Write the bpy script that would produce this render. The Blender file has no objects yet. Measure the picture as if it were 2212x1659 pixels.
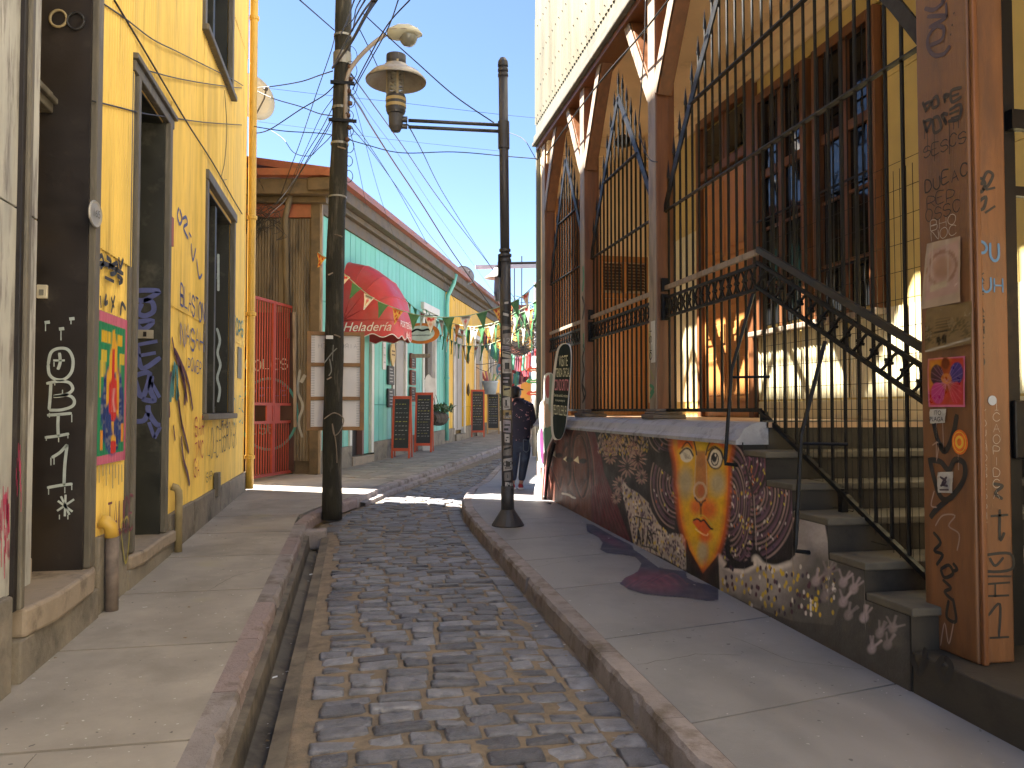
import bpy, bmesh, math, random
import numpy as np
from mathutils import Vector, Matrix
random.seed(7)
C = bpy.context.scene.collection
SC = bpy.context.scene

# ---------------------------------------------------------------- camera, sky, sun, exposure
YAW = math.radians(11.0); PIT = math.radians(1.87); EYE = 1.5
cd = bpy.data.cameras.new('camera'); cam = bpy.data.objects.new('camera', cd); C.objects.link(cam)
cam.location = (0, 0, EYE); cam.rotation_euler = (math.pi/2 + PIT, 0, -YAW)
cd.sensor_width = 36.0; cd.lens = 36.0*1728/2212; cd.clip_start = 0.05; cd.clip_end = 2000
SC.camera = cam
SUN = Vector((1.0, -0.5, -1.75)).normalized()          # travel direction of the sunlight
elev = math.asin(-SUN.z); azim = math.atan2(-SUN.x, -SUN.y)   # azimuth clockwise from +Y
w = bpy.data.worlds.new('World'); SC.world = w; w.use_nodes = True
nt = w.node_tree; nt.nodes.clear()
sky = nt.nodes.new('ShaderNodeTexSky'); sky.sky_type = 'NISHITA'; sky.sun_disc = False
sky.sun_elevation = elev; sky.sun_rotation = azim; sky.altitude = 300; sky.air_density = 0.57; sky.dust_density = 0.1; sky.ozone_density = 1.5
bg = nt.nodes.new('ShaderNodeBackground'); bg.inputs['Strength'].default_value = 0.05
ow = nt.nodes.new('ShaderNodeOutputWorld')
nt.links.new(sky.outputs[0], bg.inputs['Color']); nt.links.new(bg.outputs[0], ow.inputs['Surface'])
sd = bpy.data.lights.new('sun', 'SUN'); sd.energy = 5.0; sd.angle = math.radians(0.53); sd.color = (1.0, 0.94, 0.84)
sun = bpy.data.objects.new('sun', sd); C.objects.link(sun)
sun.rotation_euler = SUN.to_track_quat('-Z', 'Y').to_euler(); sun.location = (-10, 5, 20)
SC.view_settings.view_transform = 'Standard'; SC.view_settings.look = 'None'
SC.view_settings.exposure = 3.1; SC.view_settings.gamma = 1.0; SC.view_settings.use_curve_mapping = False
SC.render.engine = 'CYCLES'
SC.cycles.max_bounces = 8; SC.cycles.diffuse_bounces = 5; SC.cycles.glossy_bounces = 3; SC.cycles.transmission_bounces = 4; SC.cycles.transparent_max_bounces = 8

# ---------------------------------------------------------------- photo pixel -> place (2212 x 1659 picture units)
FPX = 1728.0; CX, CY = 1106.0, 829.5
_f = np.array([math.sin(YAW)*math.cos(PIT), math.cos(YAW)*math.cos(PIT), math.sin(PIT)])
_r = np.array([math.cos(YAW), -math.sin(YAW), 0.0]); _u = np.cross(_r, _f); _c = np.array([0, 0, EYE])
G = 0.0175
def ray(x, y): return _f + _r*((x-CX)/FPX) - _u*((y-CY)/FPX)
def gz(x, y, z0=0.0):                     # point on the ground slope
    d = ray(x, y); t = (z0-EYE)/(d[2]-G*d[1]); return Vector(_c+d*t)
def onx(x, y, X): d = ray(x, y); return Vector(_c+d*(X/d[0]))
def ony(x, y, Y): d = ray(x, y); return Vector(_c+d*(Y/d[1]))
def proj(P):                               # n x 3 -> picture units
    v = np.asarray(P, float)-_c; z = v@_f
    return CX+FPX*(v@_r)/z, CY-FPX*(v@_u)/z
def gr(y): return G*y

# ---------------------------------------------------------------- colour and material helpers
def lin(c):
    return tuple(((x/255.0)/12.92 if x <= 10 else (((x/255.0)+0.055)/1.055)**2.4) for x in c)
MATS = {}
def _nodes(name):
    m = bpy.data.materials.new(name); m.use_nodes = True
    n = m.node_tree.nodes; L = m.node_tree.links
    return m, n, L, n['Principled BSDF']
def _noise(n, L, src, scale, detail=4, stretch=(1, 1, 1), rough=0.6):
    mp = n.new('ShaderNodeMapping'); mp.inputs['Scale'].default_value = stretch
    L.new(src, mp.inputs['Vector'])
    t = n.new('ShaderNodeTexNoise'); t.inputs['Scale'].default_value = scale; t.inputs['Detail'].default_value = detail
    t.inputs['Roughness'].default_value = rough
    L.new(mp.outputs[0], t.inputs['Vector']); return t.outputs['Fac']
def _ramp(n, L, fac, a, b, ca=(0, 0, 0, 1), cb=(1, 1, 1, 1)):
    r = n.new('ShaderNodeValToRGB'); r.color_ramp.elements[0].position = a; r.color_ramp.elements[1].position = b
    r.color_ramp.elements[0].color = ca; r.color_ramp.elements[1].color = cb
    L.new(fac, r.inputs[0]); return r.outputs[0]
def _mix(n, L, fac, a, b, mode='MIX'):
    x = n.new('ShaderNodeMix'); x.data_type = 'RGBA'; x.blend_type = mode
    for s, v in ((x.inputs[0], fac), (x.inputs[6], a), (x.inputs[7], b)):
        if isinstance(v, (int, float)): s.default_value = v
        elif isinstance(v, tuple): s.default_value = v if len(v) == 4 else v+(1,)
        else: L.new(v, s)
    return x.outputs[2]
def M(name, col, rough=0.65, var=0.18, scale=3.0, stretch=(1, 1, 1), bump=0.15, bscale=60.0, bstretch=None, metal=0.0,
      stain=None, stain_at=(0.52, 0.7), stain_scale=2.0, stain_stretch=(1, 1, 1), rand=0.0, spec=0.5, vcol=False, island=False, coat=0.0, bdist=0.004, specks=()):
    """procedural surface: base colour with patchy variation, optional stains, fine relief"""
    if name in MATS: return MATS[name]
    m, n, L, b = _nodes(name); MATS[name] = m
    pos = n.new('ShaderNodeNewGeometry').outputs['Position']
    c = lin(col) if max(col) > 1.0 else tuple(col)
    f1 = _ramp(n, L, _noise(n, L, pos, scale, 5, stretch), 0.3, 0.72)
    lo = tuple(x*(1-var) for x in c); hi = tuple(min(1, x*(1+var)) for x in c)
    if vcol:
        at = n.new('ShaderNodeAttribute'); at.attribute_name = 'Col'
        g = _mix(n, L, f1, (1-var,)*3, (1+var*0.5,)*3)
        out = _mix(n, L, 1.0, at.outputs['Color'], g, 'MULTIPLY')
    else:
        out = _mix(n, L, f1, lo, hi)
    if stain:
        sc = lin(stain) if max(stain) > 1.0 else tuple(stain)
        fs = _ramp(n, L, _noise(n, L, pos, stain_scale, 7, stain_stretch, 0.65), stain_at[0], stain_at[1])
        out = _mix(n, L, fs, out, sc)
    for (sc_, k_, a_, b_) in specks:                     # small spots: colour, size, thresholds
        fk = _ramp(n, L, _noise(n, L, pos, k_, 2, (1, 1, 1), 0.4), a_, b_); out = _mix(n, L, fk, out, tuple(sc_))
    if rand:
        oi = n.new('ShaderNodeObjectInfo') if not island else n.new('ShaderNodeNewGeometry')
        ro = oi.outputs['Random'] if not island else oi.outputs['Random Per Island']
        rr = _ramp(n, L, ro, 0, 1, (1-rand, 1-rand, 1-rand*0.9, 1), (1+rand, 1+rand, 1+rand*1.1, 1))
        out = _mix(n, L, 1.0, out, rr, 'MULTIPLY')
    L.new(out, b.inputs['Base Color'])
    b.inputs['Roughness'].default_value = rough; b.inputs['Metallic'].default_value = metal
    b.inputs['Specular IOR Level'].default_value = spec; b.inputs['Coat Weight'].default_value = coat
    if bump:
        bn = n.new('ShaderNodeBump'); bn.inputs['Strength'].default_value = min(1.0, bump*2.0); bn.inputs['Distance'].default_value = bdist
        L.new(_noise(n, L, pos, bscale, 6, bstretch or stretch, 0.7), bn.inputs['Height']); L.new(bn.outputs[0], b.inputs['Normal'])
        rg = n.new('ShaderNodeMapRange'); rg.inputs[3].default_value = max(0.03, rough-0.12); rg.inputs[4].default_value = min(1, rough+0.14)
        L.new(f1, rg.inputs[0]); L.new(rg.outputs[0], b.inputs['Roughness'])
    return m
def glass(name, col=(0.012, 0.013, 0.014), rough=0.04):
    if name in MATS: return MATS[name]
    m, n, L, b = _nodes(name); MATS[name] = m
    b.inputs['Base Color'].default_value = col+(1,); b.inputs['Roughness'].default_value = rough; b.inputs['Specular IOR Level'].default_value = 0.22
    pos = n.new('ShaderNodeNewGeometry').outputs['Position']
    bn = n.new('ShaderNodeBump'); bn.inputs['Strength'].default_value = 0.15; bn.inputs['Distance'].default_value = 0.02
    L.new(_noise(n, L, pos, 2.2, 2), bn.inputs['Height']); L.new(bn.outputs[0], b.inputs['Normal'])
    return m
def clear(name):
    if name in MATS: return MATS[name]
    m, n, L, b = _nodes(name); MATS[name] = m
    b.inputs['Base Color'].default_value = (0.93, 0.95, 0.95, 1); b.inputs['Roughness'].default_value = 0.03
    b.inputs['Transmission Weight'].default_value = 0.95; b.inputs['IOR'].default_value = 1.08
    return m

# ---------------------------------------------------------------- mesh helpers
class MB:
    def __init__(s): s.v = []; s.f = []
    def add(s, vs, fs):
        o = len(s.v); s.v += [tuple(p) for p in vs]; s.f += [tuple(i+o for i in f) for f in fs]; return s
    def box(s, a, b):
        x0, x1 = sorted((a[0], b[0])); y0, y1 = sorted((a[1], b[1])); z0, z1 = sorted((a[2], b[2]))
        vs = [(x0, y0, z0), (x1, y0, z0), (x1, y1, z0), (x0, y1, z0), (x0, y0, z1), (x1, y0, z1), (x1, y1, z1), (x0, y1, z1)]
        return s.add(vs, [(0, 3, 2, 1), (4, 5, 6, 7), (0, 1, 5, 4), (1, 2, 6, 5), (2, 3, 7, 6), (3, 0, 4, 7)])
    def beam(s, a, b, w_, h_, up=(0, 0, 1)):
        a = Vector(a); b = Vector(b); d = (b-a).normalized(); up = Vector(up)
        x = d.cross(up)
        if x.length < 1e-4: x = d.cross(Vector((0, 1, 0)))
        x.normalize(); y = x.cross(d).normalized(); x = x*w_/2; y = y*h_/2
        vs = [p+q for p in (a, b) for q in (-x-y, x-y, x+y, -x+y)]
        return s.add(vs, [(0, 3, 2, 1), (4, 5, 6, 7), (0, 1, 5, 4), (1, 2, 6, 5), (2, 3, 7, 6), (3, 0, 4, 7)])
    def ext(s, pts, vec):                       # polygon extruded along vec
        n = len(pts); vec = Vector(vec); P = [Vector(p) for p in pts]
        nn = Vector((0, 0, 0))
        for i in range(n): nn += P[i].cross(P[(i+1) % n])
        if nn.dot(vec) > 0: P.reverse()
        vs = P+[p+vec for p in P]
        return s.add(vs, [tuple(range(n)), tuple(range(2*n-1, n-1, -1))]+[(i, i+n, (i+1) % n+n, (i+1) % n) for i in range(n)])
    def tube(s, pts, r, n=6, cap=True):
        P = [Vector(p) for p in pts]; m = len(P); rs = r if isinstance(r, (list, tuple)) else [r]*m
        vs = []; prev = None
        for i in range(m):
            d = (P[min(i+1, m-1)]-P[max(i-1, 0)])
            if d.length < 1e-7: d = Vector((0, 0, 1))
            d.normalize()
            if prev is None:
                x = d.cross(Vector((0, 0, 1)))
                if x.length < 1e-3: x = Vector((1, 0, 0))
            else: x = prev-d*prev.dot(d)
            x.normalize(); prev = x; y = d.cross(x)
            for k in range(n):
                a = 2*math.pi*k/n; vs.append(P[i]+(x*math.cos(a)+y*math.sin(a))*rs[i])
        fs = [(i*n+k, i*n+(k+1) % n, (i+1)*n+(k+1) % n, (i+1)*n+k) for i in range(m-1) for k in range(n)]
        if cap: fs += [tuple(range(n-1, -1, -1)), tuple((m-1)*n+k for k in range(n))]
        return s.add(vs, fs)
    def lathe(s, prof, n=20, c=(0, 0, 0), cap=True):
        vs = []; m = len(prof)
        for r_, z in prof:
            for k in range(n):
                a = 2*math.pi*k/n; vs.append((c[0]+r_*math.cos(a), c[1]+r_*math.sin(a), c[2]+z))
        fs = [(i*n+k, i*n+(k+1) % n, (i+1)*n+(k+1) % n, (i+1)*n+k) for i in range(m-1) for k in range(n)]
        if cap: fs += [tuple(range(n-1, -1, -1)), tuple((m-1)*n+k for k in range(n))]
        return s.add(vs, fs)
    def ribbon(s, pts, w_, nrm, taper=True):
        P = [Vector(p) for p in pts]; N = Vector(nrm).normalized(); m = len(P); vs = []
        for i in range(m):
            d = P[min(i+1, m-1)]-P[max(i-1, 0)]
            if d.length < 1e-7: d = Vector((0, 0, 1))
            x = N.cross(d).normalized()*(w_/2)*(0.7 if taper and i in (0, m-1) else 1.0)
            vs += [P[i]-x, P[i]+x]
        return s.add(vs, [(2*i+1, 2*i, 2*i+2, 2*i+3) for i in range(m-1)])
WM = {}
def obj(name, mb, mat, parent=None, world=None, smooth=False, bevel=0.0, kind=None):
    me = bpy.data.meshes.new(name); me.from_pydata(mb.v, [], mb.f)
    if smooth: me.polygons.foreach_set('use_smooth', [True]*len(me.polygons))
    if mat is not None: me.materials.append(mat)
    return link(name, me, parent, world, bevel, kind)
def link(name, me, parent=None, world=None, bevel=0.0, kind=None):
    o = bpy.data.objects.new(name, me); C.objects.link(o)
    place(o, parent, world)
    if bevel:
        b = o.modifiers.new('bevel', 'BEVEL'); b.width = bevel; b.segments = 2; b.limit_method = 'ANGLE'; b.angle_limit = 0.7
    if kind: o['kind'] = kind
    return o
def place(o, parent, world):
    world = world or Matrix.Identity(4); WM[o.name] = world
    if parent is not None:
        o.parent = parent; o.matrix_parent_inverse = WM[parent.name].inverted()
    o.matrix_basis = world
def thing(name, label, cat, loc=(0, 0, 0), group=None, world=None):
    o = bpy.data.objects.new(name, None); o.empty_display_size = 0.1; C.objects.link(o)
    place(o, None, world or Matrix.Translation(Vector(loc)))
    return tag(o, label, cat, group)
def tag(o, label, cat, group=None):
    o['label'] = label; o['category'] = cat
    if group: o['group'] = group
    return o
def structure(o): o['kind'] = 'structure'; return o
def fix_normals(o):
    bm = bmesh.new(); bm.from_mesh(o.data); bmesh.ops.recalc_face_normals(bm, faces=bm.faces); bm.to_mesh(o.data); bm.free(); return o
def cat_rom(pts, k=6, closed=False):
    P = [Vector(p) for p in pts]
    if len(P) < 3 and not closed: return P
    out = []; n = len(P); rng = n if closed else n-1
    for i in range(rng):
        if closed: p0, p1, p2, p3 = P[(i-1) % n], P[i], P[(i+1) % n], P[(i+2) % n]
        else: p0, p1, p2, p3 = P[max(i-1, 0)], P[i], P[i+1], P[min(i+2, n-1)]
        for j in range(k):
            t = j/k
            out.append(0.5*((2*p1)+(p2-p0)*t+(2*p0-5*p1+4*p2-p3)*t*t+(3*p1-p0-3*p2+p3)*t**3))
    if not closed: out.append(P[-1])
    return out
def corr(mb, o, u, width, v, height, nrm, pitch=0.06, amp=0.006, shape=0, ph=0.0):
    """corrugated sheet; o lower corner, u along, v up, nrm outwards"""
    o = Vector(o); u = Vector(u); v = Vector(v); nrm = Vector(nrm); st = pitch/6.0; k = max(2, int(width/st))
    vs = []
    for i in range(k+1):
        x = width*i/k; a = amp*math.cos(2*math.pi*(x+ph)/pitch)
        p = o+u*x+nrm*a; vs += [p, p+v*height]
    fs = []
    flip = u.cross(v).dot(nrm) < 0
    for i in range(k):
        q = (2*i, 2*i+2, 2*i+3, 2*i+1); fs.append(q[::-1] if flip else q)
    return mb.add(vs, fs)
def vgrid(name, P, cols, mat, parent=None, nu=0, nv=0, flip=False, world=None, smooth=False):
    """grid nu x nv of points with a colour at each point (paint, print)"""
    me = bpy.data.meshes.new(name); P = np.asarray(P, np.float32).reshape(-1, 3)
    i = np.arange(nu-1); j = np.arange(nv-1); I, J = np.meshgrid(i, j, indexing='xy'); a = (J*nu+I).ravel()
    q = np.stack([a, a+1, a+1+nu, a+nu], 1)
    if flip: q = q[:, ::-1]
    me.vertices.add(len(P)); me.vertices.foreach_set('co', P.ravel())
    me.loops.add(q.size); me.loops.foreach_set('vertex_index', q.ravel().astype(np.int32))
    me.polygons.add(len(q)); me.polygons.foreach_set('loop_start', (np.arange(len(q))*4).astype(np.int32)); me.polygons.foreach_set('loop_total', np.full(len(q), 4, np.int32))
    me.update(calc_edges=True)
    ca = me.color_attributes.new('Col', 'FLOAT_COLOR', 'POINT')
    cc = np.ones((len(P), 4), np.float32); cc[:, :3] = np.asarray(cols).reshape(-1, 3)
    ca.data.foreach_set('color', cc.ravel()); me.materials.append(mat)
    if smooth: me.polygons.foreach_set('use_smooth', [True]*len(me.polygons))
    return link(name, me, parent, world)
# ---- painting on a set of points given in any flat coordinates x, y
class Paint:
    def __init__(s, x, y, base): s.x = x; s.y = y; s.c = np.tile(np.array(lin(base)), (x.size, 1)).reshape(x.shape+(3,)); s.rng = np.random.default_rng(3)
    def _put(s, a, col): a = np.clip(a, 0, 1)[..., None]; s.c = s.c*(1-a)+np.array(lin(col))*a
    def ell(s, cx, cy, rx, ry, col, ang=0, soft=0.12, al=1.0, ring=0):
        ca, sa = math.cos(ang), math.sin(ang); dx = s.x-cx; dy = s.y-cy
        d = np.sqrt(((dx*ca+dy*sa)/rx)**2+((dy*ca-dx*sa)/ry)**2)
        if ring: d = np.abs(d-1)/ring
        s._put(al*np.clip((1-d)/soft+0.5, 0, 1), col)
    def poly(s, pts, col, al=1.0, soft=1.0):
        inside = np.zeros(s.x.shape, bool); n = len(pts); dist = np.full(s.x.shape, 1e9)
        for i in range(n):
            x1, y1 = pts[i]; x2, y2 = pts[(i+1) % n]
            if y1 != y2:
                c_ = ((y1 > s.y) != (y2 > s.y)) & (s.x < (x2-x1)*(s.y-y1)/(y2-y1)+x1); inside ^= c_
            dist = np.minimum(dist, s._seg(x1, y1, x2, y2))
        s._put(al*np.clip(np.where(inside, dist, -dist)/soft+0.5, 0, 1), col)
    def _seg(s, x1, y1, x2, y2):
        dx, dy = x2-x1, y2-y1; t = np.clip(((s.x-x1)*dx+(s.y-y1)*dy)/max(dx*dx+dy*dy, 1e-12), 0, 1)
        return np.hypot(s.x-x1-t*dx, s.y-y1-t*dy)
    def line(s, pts, w_, col, al=1.0, soft=1.0, k=5):
        P = cat_rom([(p[0], p[1], 0) for p in pts], k) if len(pts) > 2 else [Vector((p[0], p[1], 0)) for p in pts]
        d = np.full(s.x.shape, 1e9)
        for a, b in zip(P[:-1], P[1:]): d = np.minimum(d, s._seg(a.x, a.y, b.x, b.y))
        s._put(al*np.clip((w_/2-d)/soft+0.5, 0, 1), col)
def vnoise(x, y, sc, seed=0):
    r = np.random.default_rng(seed); T = r.random((64, 64)); u = x/sc; v = y/sc
    i = np.floor(u).astype(int); j = np.floor(v).astype(int); fu = u-i; fv = v-j; fu = fu*fu*(3-2*fu); fv = fv*fv*(3-2*fv)
    g = lambda a, b: T[a % 64, b % 64]
    return (g(i, j)*(1-fu)+g(i+1, j)*fu)*(1-fv)+(g(i, j+1)*(1-fu)+g(i+1, j+1)*fu)*fv
# ---------------------------------------------------------------- lettering
GL = {'A': '00,5a,a0;24,84', 'B': '00,0a,7a,98,85,05,85,a3,80,00', 'C': 'a8,7a,3a,07,03,30,70,a2', 'D': '00,0a,6a,a7,a3,60,00', 'E': 'aa,0a,00,a0;05,75',
      'F': 'aa,0a,00;05,75', 'G': 'a8,7a,3a,07,03,30,70,a3,a5,65', 'H': '00,0a;a0,aa;05,a5', 'I': '50,5a', 'J': '8a,83,60,30,12', 'K': '00,0a;aa,04;37,a0',
      'L': '0a,00,a0', 'M': '00,0a,55,aa,a0', 'N': '00,0a,a0,aa', 'O': '3a,07,03,30,70,a3,a7,7a,3a', 'P': '00,0a,7a,a8,a6,74,04', 'Q': '3a,07,03,30,70,a3,a7,7a,3a;63,a0',
      'R': '00,0a,7a,a8,a6,75,05;55,a0', 'S': 'a8,7a,3a,08,06,35,75,a4,a2,70,30,02', 'T': '0a,aa;5a,50', 'U': '0a,03,30,70,a3,aa', 'V': '0a,50,aa', 'W': '0a,20,56,80,aa',
      'X': '0a,a0;aa,00', 'Y': '0a,55,aa;55,50', 'Z': '0a,aa,00,a0', '1': '38,5a,50;20,80', '2': '08,3a,7a,a8,a6,00,a0', '5': 'aa,0a,06,66,a4,a2,70,02', '6': '9a,36,03,30,70,a3,75,34,03',
      '!': '5a,53;51,50', '.': '50,51', '-': '25,85', '*': '50,5a;18,92;98,12', ' ': '', 'i': '50,56;58,59', '~': '05,27,55,75,a7', 'o': '36,14,30,70,94,66,36', 'a': '86,80;84,56,16,02,30,84',
      'e': '04,84,66,26,04,20,80', 's': '86,26,15,84,60,10', 'r': '00,06;04,36,86'}
def _pt(t): d = lambda ch: 10 if ch == 'a' else int(ch); return (d(t[0])/10.0, d(t[1])/10.0)
def glyph(ch):
    g = GL.get(ch) or GL.get(ch.upper()) or ''
    return [[_pt(t) for t in st.split(',')] for st in g.split(';') if st]
def write(name, text, o, u, v, h, mat, parent, wid=0.62, sw=0.1, gap=0.28, jit=0.0, nrm=None, smooth=True, slant=0.0, kind=None):
    """hand lettering: flat strokes of paint lying on a plane"""
    o = Vector(o); u = Vector(u).normalized(); v = Vector(v).normalized(); N = Vector(nrm) if nrm else u.cross(v)
    mb = MB(); x = 0.0; R = random.Random(hash(text) % 1000 if False else len(text)*7+int(h*1000))
    for ch in text:
        dy = R.uniform(-jit, jit)*h
        for st in glyph(ch):
            q = [(x+(px*wid+slant*py)*h+R.uniform(-jit, jit)*h*0.3, py*h+dy+R.uniform(-jit, jit)*h*0.3) for px, py in st]
            P = [o+u*a+v*b for a, b in q]
            if smooth and len(P) > 3: P = cat_rom(P, 4)
            mb.ribbon(P, sw*h, N)
        x += (wid+gap)*h if ch != ' ' else wid*h
    return obj(name, mb, mat, parent, kind=kind or 'stuff')
def font(name, text, o, u, v, size, mat, parent, shear=0.0, align='CENTER', depth=0.0):
    cu = bpy.data.curves.new(name, 'FONT'); cu.body = text; cu.size = size; cu.shear = shear; cu.align_x = align; cu.align_y = 'CENTER'; cu.resolution_u = 3; cu.extrude = depth
    t = bpy.data.objects.new('tmp', cu); C.objects.link(t); bpy.context.view_layer.update()
    me = bpy.data.meshes.new_from_object(t.evaluated_get(bpy.context.evaluated_depsgraph_get()))
    bpy.data.objects.remove(t); me.name = name
    u = Vector(u).normalized(); v = Vector(v).normalized(); n = u.cross(v)
    Mx = Matrix(((u.x, v.x, n.x, o[0]), (u.y, v.y, n.y, o[1]), (u.z, v.z, n.z, o[2]), (0, 0, 0, 1)))
    me.transform(Mx); me.materials.clear(); me.materials.append(mat)
    return link(name, me, parent)
def strokes(name, lists, fn, nrm, width, mat, parent, k=5):
    """painted strokes given as picture points; fn turns a point into a place on the wall"""
    mb = MB()
    for st in lists:
        P = [fn(*p) for p in st]
        mb.ribbon(cat_rom(P, k) if len(P) > 2 else P, width, nrm)
    return obj(name, mb, mat, parent, kind='stuff' if len(lists) > 1 else None)

# ---------------------------------------------------------------- surfaces
m_pave = M('sidewalk_concrete', (0.305, 0.272, 0.232), 0.8, 0.22, 2.2, bump=0.25, bscale=45, stain=(0.20, 0.18, 0.15), stain_scale=1.2, stain_at=(0.5, 0.72), rand=0.05, specks=(((0.52, 0.50, 0.46), 34, 0.735, 0.75), ((0.12, 0.11, 0.10), 22, 0.74, 0.76), ((0.34, 0.30, 0.19), 1.3, 0.66, 0.78)))
m_pave2 = M('sidewalk_smooth_concrete', (0.228, 0.222, 0.222), 0.62, 0.14, 1.8, (2.4, 1, 1), bump=0.22, bscale=30, bstretch=(1, 7, 1), stain=(0.15, 0.15, 0.155), stain_scale=1.1, stain_at=(0.48, 0.75), rand=0.05, specks=(((0.45, 0.45, 0.45), 36, 0.75, 0.765), ((0.10, 0.10, 0.105), 20, 0.73, 0.75)))
m_kerb = M('kerb_stone', (0.27, 0.235, 0.225), 0.75, 0.25, 5, bump=0.5, bscale=38, stain=(0.12, 0.09, 0.065), stain_scale=4, stain_at=(0.5, 0.68), rand=0.10, bdist=0.012)
m_kerbr = M('kerb_stone_red', (0.26, 0.20, 0.19), 0.7, 0.25, 4, bump=0.5, bscale=38, stain=(0.12, 0.09, 0.07), stain_scale=4, stain_at=(0.52, 0.68), rand=0.12, bdist=0.012)
m_gut = M('gutter_concrete', (0.15, 0.125, 0.095), 0.85, 0.3, 4, (1, 0.4, 1), bump=0.4, bscale=35, stain=(0.06, 0.05, 0.04), stain_scale=3, stain_at=(0.45, 0.65))
m_sand = M('joint_sand', (0.225, 0.175, 0.125), 0.92, 0.3, 9, bump=0.6, bscale=70, bdist=0.01, stain=(0.10, 0.08, 0.06), stain_scale=5)
m_cob = M('cobble_stone', (0.165, 0.168, 0.188), 0.42, 0.4, 14, bump=0.9, bscale=26, rand=0.42, bdist=0.022, stain=(0.17, 0.135, 0.10), stain_scale=7, stain_at=(0.62, 0.78))
m_cobfar = M('cobble_stone_far', (0.145, 0.145, 0.155), 0.5, 0.32, 9, bump=0.75, bscale=32, rand=0.3, island=True, bdist=0.014)
m_tile = M('pavement_tile', (0.26, 0.235, 0.20), 0.8, 0.2, 3, bump=0.2, bscale=40, rand=0.16)
m_earth = M('bare_ground', (0.36, 0.32, 0.27), 0.9, 0.2, 0.6)

# ---------------------------------------------------------------- the ground
R_L = [(-0.33, -1.0), (-0.33, 9.55), (-0.46, 9.85), (-0.46, 10.4), (-0.33, 10.95), (0.06, 12.0), (0.45, 13.15), (1.72, 16.6), (4.35, 23.8), (9.2, 37.0), (13.5, 49.0)]
R_R = [(1.38, -1.0), (1.38, 9.4), (1.41, 10.6), (1.50, 11.6), (1.75, 12.9), (2.15, 14.0), (3.6, 19.5), (6.9, 29.0), (12.5, 45.0)]
def pline(pl, y):
    for a, b in zip(pl[:-1], pl[1:]):
        if a[1] <= y <= b[1]: return a[0]+(b[0]-a[0])*(y-a[1])/(b[1]-a[1])
    return pl[-1][0]
mb = MB(); mb.add([(-300, -120, -2.8), (300, -120, -2.8), (300, 500, 8.0), (-300, 500, 8.0)], [(0, 1, 2, 3)])
structure(obj('ground', mb, m_earth))
mb = MB(); ys = [-1+0.5*i for i in range(101)]
for i, y in enumerate(ys):
    a, b = pline(R_L, y), pline(R_R, y)+0.02
    for k in range(7):
        t = k/6; mb.v.append((a+(b-a)*t, y, gr(y)-0.142+0.03*math.sin(math.pi*t)))
for i in range(len(ys)-1):
    for k in range(6): q = i*7+k; mb.f.append((q, q+1, q+8, q+7))
road = structure(obj('road', mb, m_sand, smooth=True))

# cobble stones: shared shapes, laid in rows across the road
def cobble_mesh(i):
    R = random.Random(100+i); mb = MB(); n = 12; rx, ry = R.uniform(0.06, 0.12), R.uniform(0.12, 0.24)
    ring = []
    for qx, qy in ((1, -1), (1, 1), (-1, 1), (-1, -1)):          # worn corners of a hewn block
        cx_, cy_ = qx*(0.5-rx), qy*(0.5-ry); a0 = math.atan2(qy, qx)
        for da in (-0.7, 0.0, 0.7): a = a0+da; ring.append((cx_+rx*math.cos(a)*1.1+R.uniform(-0.016, 0.016), cy_+ry*math.sin(a)*1.1+R.uniform(-0.03, 0.03)))
    bow = R.uniform(-0.05, 0.05)
    ring = [(x, y+bow*(1-4*x*x)*(1 if y > 0 else -1)) for x, y in ring]
    tx, ty = R.uniform(-0.012, 0.012), R.uniform(-0.012, 0.012)
    for sx_, sy_, z in ((1.0, 1.0, -0.05), (1.0, 1.0, 0.004), (0.980, 0.955, 0.013), (0.86, 0.80, 0.0165)):
        for x, y in ring: mb.v.append((x*sx_, y*sy_, z+(x*tx+y*ty if z > 0 else 0)+(R.uniform(-0.0025, 0.0025) if z > 0.01 else 0)))
    mb.v.append((0, 0, 0.0165+R.uniform(-0.004, 0.004)))
    for r_ in range(3):
        for k in range(n): mb.f.append((r_*n+k, r_*n+(k+1) % n, (r_+1)*n+(k+1) % n, (r_+1)*n+k))
    for k in range(n): mb.f.append((3*n+k, 3*n+(k+1) % n, 4*n))
    me = bpy.data.meshes.new('cobble'); me.from_pydata(mb.v, [], mb.f); me.materials.append(m_cob)
    me.polygons.foreach_set('use_smooth', [True]*len(me.polygons)); return me, mb
COB = [cobble_mesh(i) for i in range(22)]
spots = []; R = random.Random(11)
y = 1.4
while y < 40:
    a, b = pline(R_L, y)+0.10, pline(R_R, y)
    t = min(1, max(0, (y-10.3)/2.5)); ang = -t*math.radians(19.5)
    rowh = R.uniform(0.118, 0.150)
    x = a+R.uniform(-0.02, 0.06); wob = R.uniform(-0.03, 0.03); last = b-0.20
    while x < last-0.06:
        L_ = R.uniform(0.17, 0.31)
        if x+L_ > last: L_ = last-x
        yy = y-(x-0.5)*math.sin(-ang)*1.0+wob*(x-0.5)+R.uniform(-0.008, 0.008)
        if L_ > 0.09: spots.append((x+L_/2, yy, L_-R.uniform(0.016, 0.04), rowh-R.uniform(0.018, 0.036), ang+R.uniform(-0.07, 0.07)))
        x += L_
    y += rowh
for y0 in np.arange(1.4, 14.0, 0.19):          # the course of stones along the right kerb
    xx = pline(R_R, y0)-0.115; spots.append((xx, y0, 0.17, 0.165, R.uniform(-0.05, 0.05)))
spots = [s for s in spots if s[1] > 2.3]
spots.sort(key=lambda s: s[1])
def road_z(x, y):
    a, b = pline(R_L, y), pline(R_R, y); t = min(1, max(0, (x-a)/(b-a))); return gr(y)-0.150+0.03*math.sin(math.pi*t)
far = MB()
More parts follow.
